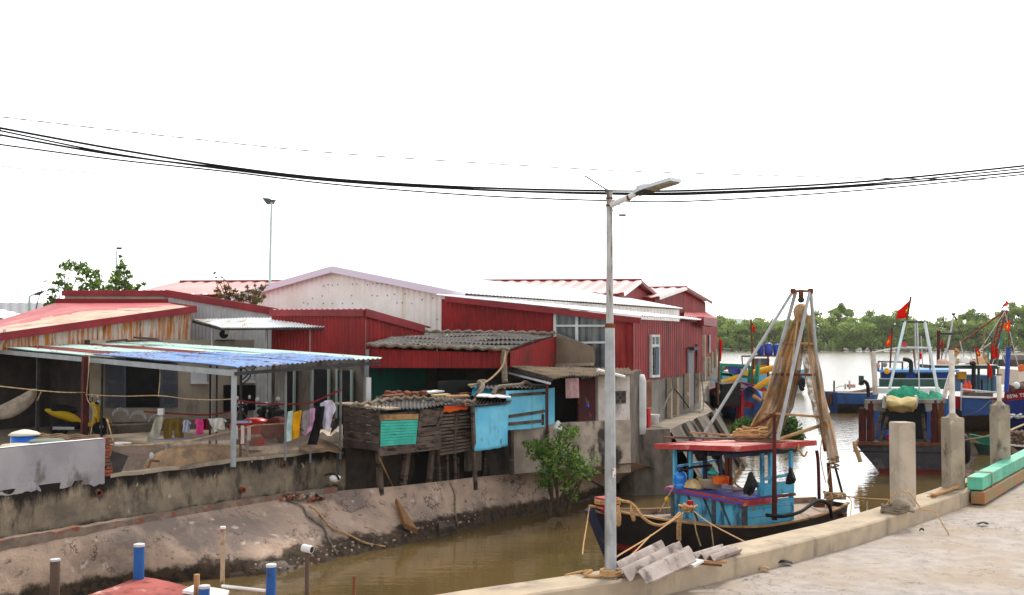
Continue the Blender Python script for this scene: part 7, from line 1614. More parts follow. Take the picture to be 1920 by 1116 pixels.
flag([(1853, 720), (1852, 680)], 57, [(1850, 706), (1853, 678), (1858, 690), (1857, 708)], 'red cloth flag drooping below the derrick foot near the cabin', None, (.5, .5), .1, .03, .2, False)
# ---------------------------------------------------------------- boat with the green net (stern toward us)
ang = atan2(.93, .37)
c0_ = P(1690, 886, 39.5)
HS = Hull(flat(c0_, 0) + V((.37, .93, 0)).normalized() * 10, ang + pi, 10, 4.0, 1.9, 1.15, 1.12, .97, -.7, 1.2, .5, .75, .6)
B3 = thing('trawler', flat(c0_, 0), 'weathered trawler seen from its stern, with green net on deck and a white mast frame', 'fishing boat')
fw_ = V((.37, .93, 0)).normalized()
tq = lambda px, py: P(px, py, 39.45 + (px - 1700) * -.002)
mb = MB(); mb.prism([tq(1643, 879), tq(1787, 881), tq(1802, 836), tq(1602, 830)], fw_ * 9); mb.build('hull', mat('dark_grey_hull', C(78, 74, 78), C(62, 60, 64), 1.5, dirt=C(104, 96, 92), ds=1.5, dlo=.55, dhi=.7), B3)
mb = MB(); mb.prism([tq(1655, 900) - fw_ * -.02, tq(1778, 902), tq(1786, 881.2), tq(1644, 879.2)], fw_ * 8.8); mb.build('bottom', HULLRED, B3)
mb = MB(); mb.bar(tq(1600, 846), tq(1800, 850), .06, .05); mb.build('rubbing_strake', HULLBLACK, B3)
sx = lambda px, py, Y=39.6: P(px, py, Y)
mb = MB(); a, b = sx(1600, 831, 39.4), sx(1796, 834, 39.4); mb.bar(a, b, .16, .12); mb.build('stern_rail', WOOD_BR, B3)
for px, y0, y1, m_ in ((1617, 765, 830, DARK_POST), (1632, 752, 832, DARK_POST), (1752, 750, 834, DARK_POST), (1764, 752, 834, WOOD_BR), (1775, 748, 832, HULLBLUE)):
    mb = MB(); mb.bar(sx(px, y1), sx(px, y0), .2, .2); mb.build('stanchion', m_, B3)
mb = MB(); mb.bar(sx(1622, 753), sx(1775, 752), .2, .14); mb.bar(sx(1622, 760), sx(1660, 765), .08, .3); mb.bar(sx(1735, 764), sx(1770, 757), .08, .3); mb.build('gallows_beam', GREY_WALL, B3)
mb = MB(); mb.prism([sx(1634, 830, 41.5), sx(1770, 832, 41.5), sx(1770, 752, 41.5), sx(1634, 752, 41.5)], (.03, .1, 0)); mb.build('deckhouse_aft_wall', mat('dark_interior', C(44, 44, 46)), B3)
for x0, x1, y0, y1 in ((1636, 652 + 1000, 768, 826), (1738, 1748, 764, 830)):
    mb = MB(); mb.prism([sx(x0, y1, 41.3), sx(x1, y1, 41.3), sx(x1, y0, 41.3), sx(x0, y0, 41.3)], (.01, .05, 0)); mb.build('blue_panel', HULLBLUE, B3)
for a, b in (((1640, 820), (1655, 768)), ((1736, 834), (1730, 775)), ((1650, 828), (1664, 780))):
    mb = MB(); mb.bar(sx(*a, 40.2), sx(*b, 40.2), .09, .09); mb.build('strut', WOOD_GREY, B3)
mb = MB(); q = sx(1690, 772, 39.5); mb.grid(lambda s, t: sx(1661 + 56 * s, 744 + 22 * t + (6 if .1 < s < .9 else 0) * t, 39.2 - .5 * sin(pi * t)) + UP * .1 * nz((s * 3, t * 3, 0)), 16, 10, 0, .1); one(mb, 'net_drum_cover', CANVAS, 'tan canvas draped over the winch drum at the trawler stern', 'cover', None, True)
for px in (1659, 1716):
    mb = MB(); mb.tube(spline([sx(px - 2, 765, 39.2), sx(px - 1, 748, 39.2), sx(px + 1, 744, 39.2), sx(px + 3, 750, 39.2), sx(px + 1, 762, 39.2)], 4), .06, 6); mb.build('winch_hoop', GREY_METAL, B3)
mb = MB()
def heap(s, t):
    x = 1653 + 114 * s; top = 752 - (27 * sin(pi * min(1, s * 1.25)) ** .8 if s < .8 else 12) * sin(pi * t) ** .8 - 6 * (s > .6) * sin(pi * (s - .6) * 2.5) * sin(pi * t)
    return sx(x, top, 40.2 + 2.0 * t) + UP * (.12 * nz((s * 9, t * 6, 0)) + .05 * nz((s * 22, t * 14, 2)))
mb.grid(heap, 40, 16); one(mb, 'green_net_heap', NET_G, 'bright green fishing net heaped on the trawler deck behind the canvas cover', 'fishing net', None, True)
for k, (px, py) in enumerate(((1683, 732), (1688, 731))):
    mb = MB(); mb.lathe(sx(px, py, 41), [(.02, -.06), (.06, -.03), (.07, .02), (.02, .07)], 8); one(mb, 'white_float', WHITE_P, ('left of two white floats on the green net heap', 'right of two white floats on the green net heap')[k], 'float', None, True)
def bpipe(a, b, r, m_, nm, par): mb = MB(); mb.tube([a, b], r, 7); return mb.build(nm, m_, par)
M0, M1 = sx(1697, 603, 42), sx(1734, 604, 42)
FRAME_WHITE = mat('white_mast_paint', C(226, 232, 234), C(206, 214, 218), 2)
bpipe(sx(1668, 728, 41.5), M0, .055, FRAME_WHITE, 'mast_leg', B3); bpipe(sx(1759, 738, 41.5), M1, .062, FRAME_WHITE, 'mast_leg', B3)
bpipe(sx(1674, 700, 44), sx(1693, 606, 42.2), .045, GREENP, 'mast_leg', B3); bpipe(M0 - V((.1, 0, 0)), M1 + V((.1, 0, 0)), .045, STEEL_DARK, 'mast_top', B3)
bpipe(sx(1686, 652, 42), sx(1747, 653, 42), .05, GREY_METAL, 'cross_bar', B3); bpipe(sx(1720, 604, 42), sx(1724, 748, 41), .03, GREY_METAL, 'hoist_wire', B3)
bpipe(sx(1716, 604, 42), sx(1717, 700, 42), .03, GREY_METAL, 'hoist_wire', B3); bpipe(sx(1640, 660, 41), sx(1690, 651, 42), .03, GREY_METAL, 'guy', B3)
mb = MB(); mb.box(sx(1696, 649, 42), (.15, .15, .14)); mb.build('red_lamp', PLRED, B3)
mb = MB(); mb.tube([sx(1636, 660, 41), sx(1640, 710, 41), sx(1641, 740, 41)], .1, 7); mb.build('side_mast', WOOD_TAN if False else mat('white_wood', C(214, 204, 194), C(180, 160, 146), 2), B3)
bpipe(sx(1794, 660, 40.5), sx(1770, 748, 39.8), .065, mat('white_wood', C(214, 204, 194)), 'boom', B3); bpipe(sx(1788, 680, 40.5), sx(1768, 744, 40.2), .06, FRAME_WHITE, 'boom', B3)
mb = MB(); mb.tube(spline([sx(1793, 666, 40.4), sx(1792, 661, 40.4), sx(1796, 656, 40.4)], 4), .12, 7); mb.build('boom_rope', ROPE, B3)
# wheelhouse forward
mb = MB(); mb.obox(sx(1653, 724, 46), V((3.0, -.1, 0)), V((.7, 2.2, 0)), UP * .62); wh_ = mb.build('wheelhouse', DEEPBLUE, B3)
for px in (1680, 1720, 1733):
    mb = MB(); mb.obox(sx(px, 719, 45.85), V((.42 if px != 1720 else .2, -.01, 0)), V((0, .1, 0)), UP * .4); mb.build('window', BLACK, wh_)
mb = MB(); mb.obox(sx(1648, 698, 45.7), V((3.4, -.1, 0)), V((.8, 2.8, 0)), UP * .1); mb.build('roof', mat('pale_blue_roof', C(120, 160, 206)), wh_)
mb = MB(); mb.obox(sx(1650, 730, 44.5), V((3.0, 0, 0)), V((.3, 1, 0)), UP * .42); mb.build('engine_casing', DKGREEN, B3)
mb = MB(); mb.obox(sx(1642, 738, 43), V((2.6, 0, 0)), V((.3, 1, 0)), UP * .22); mb.build('white_hatch', WHITE_P, B3)
for px, a, b in ((1647, 678, 697), (1654, 680, 697), (1692, 678, 697), (1744, 684, 697)): bpipe(sx(px, b, 46), sx(px, a, 46), .035, STEEL_DARK, 'rail_post', B3)
bpipe(sx(1646, 678, 46), sx(1692, 679, 46), .03, STEEL_DARK, 'rail', B3)
mb = MB(); mb.tube(spline([sx(1694, 674, 44), sx(1704, 676, 44), sx(1708, 682, 44), sx(1708, 700, 44)], 5), .09, 7); mb.build('exhaust_pipe', BLACK, B3)
for k, (px, py, m_, lb, r) in enumerate(((1663, 696, YEL, 'round yellow float hung on the trawler wheelhouse corner', .13), (1645, 686, mat('pinkbuoy', C(176, 140, 130)), 'dull pink buoy by the side mast of the trawler', .12), (1659, 684, mat('greybuoy', C(140, 130, 128)), 'grey buoy right of the dull pink one', .11))):
    mb = MB(); q = sx(px, py, 44.5); mb.lathe(q, [(.02, -r), (r * .7, -r * .7), (r, 0), (r * .7, r * .7), (.02, r)], 12); one(mb, 'buoy', m_, lb, 'buoy', None, True)
mb = MB(); mb.lathe(sx(1668, 826, 40.5), [(.1, 0), (.14, .22), (.1, .22)], 10); one(mb, 'red_bucket', PLRED, 'small red bucket on the trawler stern deck, left side', 'bucket')
mb = MB(); mb.box(sx(1668, 822, 41), (.3, .3, .3)); one(mb, 'blue_crate', PLBLUE, 'blue crate on the trawler stern deck beside the bare post', 'crate')
mb = MB(); mb.box(sx(1739, 772, 41), (.25, .2, .2)); one(mb, 'blue_can', PLBLUE, 'blue can hung under the trawler deckhouse beam at right', 'can')
mb = MB(); mb.tube(spline([sx(1604, 830, 39.3), sx(1603, 838, 39.2), sx(1608, 850, 39.2), sx(1613, 866, 39.1)], 4), .08, 8); one(mb, 'rope_fender', ROPE, 'pinkish rope fender on the trawler stern corner', 'fender', None, True)
t_ = thing('tyre_fender', sx(1802, 842, 39), 'black tyre fender hanging on the trawler side behind the mossy post', 'tyre'); mb = MB(); q = sx(1803, 842, 39); mb.tube([q + V((.08, .3 * cos(2 * pi * k / 16), .45 * sin(2 * pi * k / 16))) for k in range(17)], .13, 7); mb.build('tyre', BLACK, t_, True)
# ---------------------------------------------------------------- small blue boat left of the trawler
def simple_boat(nm, label, o, ang, L, B, zb, zm, zs, tw, mats, rows, deckm, capm, **k):
    Hh_ = Hull(o, ang, L, B, zb, zm, zs, tw, **k); t_ = thing(nm, flat(Hh_.o, 0), label, 'fishing boat'); Hh_.make(t_, mats, rows, deckm, capm, .3, 24, 8); return Hh_, t_
q = flat(P(1640, 768, 71), 0)
H4, B4 = simple_boat('fishing_boat', 'small blue boat with a dark bottom lying left of the trawler', q + V((.7, .9, 0)), atan2(-.25, -1) , 3.7, 2.0, 1.7, 1.3, 1.35, .8, [HULLBLUE, HULLBLACK, DECK], [0, 0, 0, 1, 1, 1, 1, 1], DECK, WHITE_P)
for px, a, b in ((1564, 738, 714), (1585, 730, 720), (1593, 730, 714)): bpipe(P(px, a, 71), P(px, b, 71), .06, DKGREEN if px < 1570 else GREY_METAL, 'stake', B4)
mb = MB(); mb.box(P(1596, 727, 71), (.45, .4, .22)); mb.build('deck_box', mat('pink_box', C(196, 160, 150)), B4)
mb = MB(); mb.grid(lambda s, t: P(1567 + 20 * s, 729 - 5 * sin(pi * s), 71 + .8 * t) + UP * .1 * nz((s * 5, t * 5, 0)), 10, 5); mb.build('net_pile', RUST, B4)
mb = MB(); mb.tube(spline([P(1612, 722, 69), P(1616, 716, 69), P(1622, 716, 69), P(1627, 724, 69), P(1628, 745, 69)], 5), .12, 7); mb.build('exhaust_pipe', BLACK, B4)
mb = MB(); mb.box(P(1615, 722, 69.5), (.25, .3, .6)); mb.build('winch', DKGREEN, B4)
t_ = thing('rope_fender', P(1556, 748, 71), 'brown fender hanging at the stern of the small blue boat', 'fender'); mb = MB(); mb.tube([P(1557, 738, 71), P(1556, 758, 71)], .15, 7); mb.build('pad', WOOD_BR, t_)
# ---------------------------------------------------------------- green framed boat behind the tripod (bow toward us)
q = flat(P(1390, 789, 63.5), 0)
H2b, B2 = simple_boat('fishing_boat', 'blue boat with a red stem and green deck frame by the red hall', q + V((-.1, -.4, 0)), atan2(.97, .2), 13, 4.2, 2.3, 1.5, 1.4, .8, [HULLBLUE, REDSTEM, HULLBLACK, DECK], [1, 0, 0, 1, 0, 0, 0, 0], DECK, REDSTEM, rake=1.0)
Y2 = 63.2
mb = MB(); mb.bar(P(1388, 790, Y2), P(1389, 731, Y2 - .3), .3, .3); mb.build('stem', REDSTEM, B2)
g = lambda px, py, Y=64.5: P(px, py, Y)
for a, b in (((1347, 745), (1351, 682)), ((1418, 730), (1421, 684)), ((1405, 728), (1406, 686)), ((1351, 702), (1422, 709)), ((1351, 684), (1405, 686)), ((1342, 742), (1352, 706)), ((1349, 700), (1372, 703))):
    mb = MB(); mb.bar(g(*a), g(*b), .2, .16); mb.build('deck_frame', GREENP, B2)
mb = MB(); mb.prism([g(1365, 684), g(1402, 688), g(1398, 704), g(1374, 702)], (.1, 1.5, 0)); mb.build('blue_bin', PLNAVY, B2)
mb = MB(); mb.prism([g(1389, 692, 64), g(1404, 694, 64), g(1402, 705, 64), g(1391, 703, 64)], (.05, .6, 0)); one(mb, 'yellow_basket', PLYEL, 'yellow basket on the green deck frame', 'basket')
mb = MB(); mb.grid(lambda s, t: g(1352 + 22 * s, 702 - 20 * sin(pi * min(1, .1 + s * .8)) ** .8 * (1 - .3 * t), 64.8 + 1.0 * t) + UP * .1 * nz((s * 4, t * 4, 0)), 12, 6, 0, .15); one(mb, 'pale_sack', mat('pale_sack', C(206, 186, 164), C(180, 150, 124), 4), 'pale sack leaning in the green deck frame beside the navy bin', 'sack', None, True)
for k, (a, b, Y) in enumerate((((1353, 719), (1388, 707), 64), ((1411, 732), (1450, 708), 63.8), ((1410, 700), (1450, 690), 66))):
    mb = MB(); mb.tube([P(*a, Y), P(*b, Y)], .19, 9); one(mb, 'yellow_pole', YEL, ('short thick yellow pole under the green deck frame', 'long yellow pole slanting up toward the hanging net', 'upper yellow pole lying behind the slanting one')[k], 'pole', 'yellow poles on the green framed boat')
mb = MB(); mb.grid(lambda s, t: g(1383 + 46 * s, 742 - 18 * sin(pi * (.1 + .8 * s)) ** .6 * (1 - t * .2) + (14 * (s - .5) ** 2 * 4) * (1 - t), 62.6 + 1.6 * t) + UP * .12 * nz((s * 5, t * 4, 7)), 18, 8, 0, .06); one(mb, 'blue_tarp', TARP2, 'blue tarpaulin heaped over the bow of the green framed boat', 'tarpaulin', None, True)
mb = MB(); mb.box(P(1364, 760, 62.6), (1.2, .8, 1.3), .3); mb.v = [p + V((.12 * nz(p, 1.2), .1 * nz(p, 1.2, 3), .1 * nz(p, 1.2, 6))) for p in mb.v]; one(mb, 'black_net_bale', BLACK, 'black net bale beside the red stem', 'bale')
for k, (px, py) in enumerate(((1350, 735), (1359, 731))):
    mb = MB(); r = .16; mb.lathe(P(px, py, 62.4), [(.02, -r), (r * .7, -r * .7), (r, 0), (r * .7, r * .7), (.02, r)], 10); one(mb, 'round_float', mat('tan_float', C(190, 170, 140)), ('left of two tan floats on the black net bale', 'right of two tan floats on the black net bale')[k], 'float', None, True)
mb = MB(); mb.obox(P(1415, 702, 68), V((.95, 0, 0)), V((.3, 1.4, 0)), UP * .95); ch = mb.build('cabin', YEL, B2)
mb = MB(); mb.obox(P(1416, 684, 67.9), V((.8, 0, 0)), V((0, .1, 0)), UP * .4); mb.build('window', GLASS_D, ch)
mb = MB(); mb.obox(P(1412, 669, 67.6), V((2.9, 0, 0)), V((.4, 2, 0)), UP * .1); mb.build('cabin_roof', WOOD_BR, B2)
bpipe(P(1391, 668, 67.6), P(1415, 668, 67.6), .05, RUST, 'roof_rail', B2); bpipe(P(1391, 668, 67.6), P(1392, 684, 67.6), .04, RUST, 'roof_rail', B2)
for px in (1411, 1413, 1440, 1472): bpipe(P(px, 720, 67.4), P(px, 668, 67.4), .06, DARK_POST, 'roof_post', B2)
bpipe(P(1410, 732, 64), P(1411, 640, 64), .06, DARK_POST, 'mast', B2)
for k, (px, w, h, lb) in enumerate(((1426, 12, 20, 'leftmost blue drum on the cabin roof behind the tripod leg'), (1441, 15, 23, 'large blue drum second from the left on the cabin roof'), (1457, 13, 21, 'third blue drum from the left on the cabin roof'), (1470, 13, 22, 'fourth blue drum on the cabin roof, at the edge of the hanging net'), (1482, 10, 19, 'fifth blue drum, partly behind the hanging net'))):
    q = P(px, 666, 67.9); r = w / 2 * 68 / F; h_ = h * 68 / F; mb = MB(); mb.lathe(q, [(r * .9, 0), (r, .06), (r, h_ * .8), (r * .8, h_ * .93), (r * .4, h_)], 14); one(mb, 'blue_drum', PLNAVY if k % 2 else DEEPBLUE, lb, 'drum', 'blue drums on the cabin roof', True)
mb = MB(); mb.prism([g(1414, 745, 65), g(1440, 752, 65), g(1442, 738, 65), g(1420, 729, 65)], (.1, .3, 0)); mb.build('yellow_side', YEL, B2)
mb = MB(); mb.prism([g(1415, 772, 64.4), g(1436, 778, 64.4), g(1440, 752, 64.4), g(1412, 744, 64.4)], (.1, .3, 0)); mb.build('blue_side', HULLBLUE, B2)
mb = MB(); mb.grid(lambda s, t: g(1432 + 12 * s, 716 + 14 * t - 4 * sin(pi * s), 64) + UP * .15 * nz((s * 5, t * 5, 0)), 8, 8, 0, .2); one(mb, 'teal_net_bundle', PLGREEN, 'small teal net bundle between the yellow poles', 'fishing net', None, True)
mb = MB(); mb.tube([P(1412, 742, 62), P(1427, 752, 61.8)], .12, 7); one(mb, 'wooden_fender', WOOD_TAN, 'pale wooden fender hanging at the blue bow, right of the red stem', 'fender')
# light blue boat farther out with a tyre
q = flat(P(1496, 738, 94), 0)
H7, B7 = simple_boat('fishing_boat', 'pale blue boat farther out on the river, showing its stern right of the hanging net', q + V((1.0, .2, 0)), atan2(.5, -1), 9, 3, 2.2, 1.6, 2.0, .5, [LIGHTBLUE, WHITE_P, DECK], [0, 0, 0, 1, 1, 1, 1], DECK, LIGHTBLUE)
t_ = thing('tyre_fender', P(1504, 720, 93), 'black tyre hung on the stern of the pale blue far boat', 'tyre'); mb = MB(); q = P(1504, 720, 93); mb.tube([q + V((.16 * cos(2 * pi * k / 14), .05, .5 * sin(2 * pi * k / 14))) for k in range(15)], .16, 7); mb.build('tyre', BLACK, t_, True)
mb = MB(); mb.tube([P(1480, 700, 94), P(1500, 699, 94)], .12, 6); one(mb, 'cork_float', WOOD_TAN, 'pale timber lying across the far pale blue boat', 'timber')
mb = MB(); mb.obox(P(1478, 722, 94), V((1.2, 0, 0)), V((0, 1, 0)), UP * .9); mb.build('cabin', HULLRED, B7)
# ---------------------------------------------------------------- blue cabin boat right of the trawler
q = flat(P(1790, 800, 56), 0)
H5, B5 = simple_boat('fishing_boat', 'long blue boat with a loaded flat cabin roof behind the mossy post', q + V((-2.5, 1.5, 0)), atan2(.1, 1), 14, 4, 1.9, 1.3, 1.4, .8, [HULLBLUE, HULLBROWN, HULLBROWN, DECK], [0, 0, 1, 1, 1, 1, 1, 1], DECK, HULLRED)
r5 = lambda px, py, Y=57: P(px, py, Y)
mb = MB(); mb.prism([r5(1804, 780, 55.6), r5(1863, 778, 55.8), r5(1863, 747, 55.8), r5(1804, 744, 55.6)], (.05, .15, 0)); pn = mb.build('blue_bulwark', HULLBLUE, B5)
mb = MB(); mb.bar(r5(1803, 744, 55.55), r5(1864, 746, 55.7), .2, .08); mb.build('rail', WHITE_P, pn)
mb = MB(); mb.prism([r5(1804, 744, 56.2), r5(1862, 746, 56.4), r5(1862, 737, 56.4), r5(1804, 735, 56.2)], (.05, .3, 0)); mb.build('grey_bulwark', CONC_DARK, B5)
mb = MB(); mb.prism([r5(1778, 765, 56), r5(1802, 768, 56), r5(1802, 744, 56), r5(1778, 742, 56)], (.05, .15, 0)); mb.build('red_bow_panel', REDSTEM, B5)
mb = MB(); mb.obox(r5(1790, 734, 58.5), V((2.3, 0, 0)), V((.3, 2.5, 0)), UP * .85); hs5 = mb.build('deckhouse', mat('slate_blue', C(98, 132, 170), C(84, 112, 150), 1.5), B5)
mb = MB(); mb.obox(r5(1797, 711, 58.2), V((.45, 0, 0)), V((.0, .3, 0)), UP * .4); mb.build('yellow_board', YEL, hs5)
for px in (1782, 1825, 1835, 1860, 1872): bpipe(r5(px, 735, 58), r5(px, 688, 58), .07, DKGREEN, 'roof_post', B5)
mb = MB(); mb.obox(r5(1752, 692, 57.6), V((3.4, 0, 0)), V((.3, 3, 0)), UP * .22); mb.build('flat_roof', DKGREEN, B5)
mb = MB(); mb.obox(r5(1750, 686, 57.5), V((3.5, 0, 0)), V((.3, 3.1, 0)), UP * .05); mb.build('roof_lip', GREY_METAL, B5)
rs = random.Random(31)
for k, (px, py, w, h, m_, nm, lb) in enumerate(((1768, 680, 24, 12, mat('pink_bundle', C(196, 160, 140)), 'bundle', 'pinkish bundle at the left end of the loaded cabin roof'), (1790, 676, 16, 14, CANVAS, 'bundle', 'canvas bundle left of the white sacks on the cabin roof'), (1808, 674, 22, 14, WHITE_P, 'sack', 'white sacks in the middle of the loaded cabin roof'), (1822, 679, 18, 9, mat('pale_sack', C(206, 186, 164)), 'sack', 'flat pale sack right of the white ones on the cabin roof'), (1838, 677, 22, 16, mat('tan_bundle', C(206, 170, 130)), 'bundle', 'tan bundle below the red flag on the cabin roof'), (1848, 674, 14, 18, STRAW, 'bundle', 'straw coloured bundle at the right end of the cabin roof'))):
    q = P(px, py + h / 2, 58.6); sw, sh = w / 2 * 58.6 / F, h * 58.6 / F
    mb = MB(); mb.grid(lambda s, t: q + V((sw * cos(2 * pi * s) * sin(pi * t / 2 + .1), sw * .8 * sin(2 * pi * s) * sin(pi * t / 2 + .1), sh * cos(pi * t / 2))) * (1 + .3 * nz((cos(2 * pi * s) + px, sin(2 * pi * s), t * 2), 1.3)), 16, 8); one(mb, nm, m_, lb, nm, 'load on the flat cabin roof', True)
bpipe(r5(1759, 690, 59), r5(1760, 620, 59), .09, DARK_POST, 'mast', B5); bpipe(r5(1760, 625, 59), r5(1785, 626, 59), .07, STEEL_DARK, 'yard', B5)
bpipe(r5(1770, 690, 59.5), r5(1788, 591, 59.5), .055, GREY_METAL, 'pole', B5); mb = MB(); mb.box(r5(1788, 591, 59.5), (.16, .16, .12)); mb.tube([r5(1790, 593, 59.5), r5(1794, 600, 59.5)], .05, 5); mb.build('lamp_cluster', STEEL_DARK, B5)
bpipe(r5(1778, 660, 59.2), r5(1884, 583, 62), .055, RUST, 'derrick_boom', B5)
mb = MB(); 
for d_x in (-.12, .12): mb.tube([r5(1861, 660, 61) + V((d_x, 0, 0)), r5(1884, 582, 62) + V((d_x, 0, 0))], .06, 6)
for k in range(9): mb.tube([r5(1861, 660, 61).lerp(r5(1884, 582, 62), k / 9) + V((-.12, 0, 0)), r5(1861, 660, 61).lerp(r5(1884, 582, 62), (k + .7) / 9) + V((.12, 0, 0))], .03, 4)
mb.build('derrick_mast', mat('derrick_red', C(126, 60, 48), C(100, 50, 42), 2), B5)
bpipe(r5(1864, 730, 60.5), r5(1862, 655, 60.8), .1, STEEL_DARK, 'derrick_foot', B5); bpipe(r5(1880, 625, 61), r5(1868, 690, 61), .05, GREENP, 'stay', B5)
for a, b in (((1884, 584), (1830, 668)), ((1884, 584), (1910, 690)), ((1862, 640), (1806, 680)), ((1870, 640), (1888, 690)), ((1880, 628), (1858, 690))): bpipe(r5(*a, 61.5), r5(*b, 60), .018, GREY_METAL, 'stay_wire', B5)
bpipe(r5(1825, 735, 57.2), r5(1826, 680, 57.2), .11, BLACK, 'exhaust_pipe', B5); bpipe(r5(1819, 682, 57.2), r5(1827, 680, 57.2), .1, BLACK, 'exhaust_elbow', B5)
for k, (px, lb) in enumerate(((1811, 'left of two orange-red gas bottles on the blue boat deck'), (1818, 'right of two orange-red gas bottles on the blue boat deck'))):
    q = r5(px, 737 + k, 56.6); mb = MB(); mb.lathe(q, [(.11, 0), (.12, .04), (.12, .42), (.05, .56), (.05, .62), (.03, .68)], 12); one(mb, 'gas_bottle', mat('orange_red_bottle', C(226, 84, 56)), lb, 'gas bottle', 'gas bottles', True)
for a, b in (((1803, 730), (1868, 736)), ((1866, 745), (1867, 770)), ((1802, 770), (1803, 718))): bpipe(r5(*a, 56), r5(*b, 56), .045, GREY_METAL, 'deck_rail', B5)
mb = MB(); mb.tube(spline([r5(1808, 779, 55), r5(1835, 770, 55), r5(1858, 750, 55.2)], 5), .02, 4); one(mb, 'bow_line', WIRE_G, 'thin pale line slung across the blue bulwark', 'rope')
for a, b, r, m_, nm in (((1730, 690), (1727, 630), .03, GREY_METAL, 'aerial'), (((1745, 700)), (1741, 640), .03, WOOD_TAN, 'aerial'), ((1812, 690), (1800, 640), .025, GREY_METAL, 'aerial'), ((1842, 690), (1846, 622), .03, WOOD_TAN, 'aerial'), ((1852, 735), (1853, 655), .05, GREENP, 'roof_post'), ((1806, 720), (1792, 690), .03, STEEL_DARK, 'strut'), ((1841, 735), (1841, 712), .05, BLACK, 'roof_post')):
    bpipe(r5(*a, 58.5), r5(*b, 58.5), r, m_, nm, B5)
for a, b in (((1760, 622), (1690, 640)), ((1788, 592), (1760, 690)), ((1788, 592), (1830, 688)), ((1760, 640), (1700, 690)), ((1884, 584), (1788, 592)), ((1846, 622), (1884, 660))): bpipe(r5(*a, 59.5), r5(*b, 59.5), .012, STEEL_DARK, 'stay_wire', B5)
t_ = thing('barge', flat(P(1890, 690, 110), 0), 'long low brown barge lying across the river behind the right-hand boats', 'barge')
mb = MB(); mb.prism([P(1830, 686, 110), P(2010, 690, 110), P(2010, 676, 110), P(1826, 674, 110)], (0, 4, 0)); mb.build('hull', HULLBROWN, t_)
mb = MB(); mb.obox(P(1896, 675, 110), V((3.4, 0, 0)), V((0, 2, 0)), UP * .5); mb.build('deckhouse', GREY_WALL, t_)
# ---------------------------------------------------------------- boat with painted number at the right edge
q = flat(P(1888, 792, 50), 0)
H6, B6 = simple_boat('fishing_boat', 'dark blue boat with white numbers on a red band at the right edge', q + V((-.6, .2, 0)), atan2(-.05, 1), 12, 4, 2.1, 1.9, 1.8, .8, [HULLRED, mat('dark_blue_hull', C(34, 50, 116), C(28, 40, 96), 1.4), HULLBLUE, DECK], [0, 1, 1, 1, 1, 1, 1, 1], DECK, HULLRED, rake=.5, full=.5)
n0, n1 = P(1883, 758, 47.9), P(2000, 745, 47.5)
mb = MB(); mb.prism([P(1882, 753, 47.6), P(1990, 741, 47.3), P(1990, 721, 47.3), P(1884, 733, 47.6)], (.05, .12, 0)); bd = mb.build('number_board', mat('maroon_board', C(134, 26, 38), C(116, 24, 34), 2), B6)
mb = MB(); mb.prism([P(1883, 782, 47.6), P(1990, 778, 47.3), P(1990, 741.2, 47.3), P(1882, 753.2, 47.6)], (.05, .12, 0)); mb.build('blue_side', mat('dark_blue_hull', C(34, 50, 116)), B6)
cu = bpy.data.curves.new('number', 'FONT'); cu.body = '0596 TS'; cu.size = .22; cu.extrude = .006; cu.space_character = 1.05
to = bpy.data.objects.new('number', cu); scene.collection.objects.link(to)
dg = bpy.context.evaluated_depsgraph_get(); me = bpy.data.meshes.new_from_object(to.evaluated_get(dg)); bpy.data.objects.remove(to)
d_ = (P(1990, 738, 47.3) - P(1884, 749, 47.6)).normalized(); nn_ = d_.cross(UP).normalized(); u_ = nn_.cross(d_) * -1
u_ = u_ if u_.z > 0 else -u_
og = P(1888, 747, 47.56) + nn_ * (.03 if nn_.y < 0 else -.03)
for v in me.vertices: v.co = og + d_ * v.co.x + u_ * v.co.y + nn_ * v.co.z - WLOC[B6.name]
me.materials.clear(); me.materials.append(WHITE_P); no = bpy.data.objects.new('number', me); scene.collection.objects.link(no); no.parent = bd
bpipe(P(1887, 735, 46), P(1891, 651, 46), .1, DEEPBLUE, 'blue_pole', B6)
mb = MB(); mb.obox(P(1910, 724, 49), V((2, 0, 0)), V((0, 2, 0)), UP * .75); mb.build('cabin', mat('cream_paint', C(226, 210, 190)), B6)
mb = MB(); mb.lathe(P(1916, 690, 48.9), [(.14, 0), (.17, .04), (.14, .08)], 14, 0, (0, 1, 0)); mb.build('life_ring', mat('orange_ring', C(214, 110, 60)), B6)
mb = MB(); mb.tube(spline([P(1885, 730, 47.6), P(1898, 729, 47.5), P(1920, 720, 47.5)], 4), .14, 7); mb.build('rub_rail', WOOD_GREY, B6)
for k, (px, py, r) in enumerate(((1893, 727, .14), (1906, 723, .16), (1916, 724, .14))):
    mb = MB(); mb.lathe(P(px, py, 47.4), [(.02, -r), (r * .7, -r * .7), (r, 0), (r * .7, r * .7), (.02, r)], 10); one(mb, 'deck_float', (RUST, WHITE_P, ROPE_G)[k], ('rust coloured', 'white', 'grey')[k] + ' float lying along the rail above the white numbers', 'float', None, True)
mb = MB()
for k in range(30): p = P(rs.uniform(1888, 1925), rs.uniform(776, 784), 47 + rs.uniform(0, .4)); mb.lathe(p, [(.01, -.05), (.08, 0), (.01, .05)], 6)
mb.build('white_floats', WHITE_P, B6)
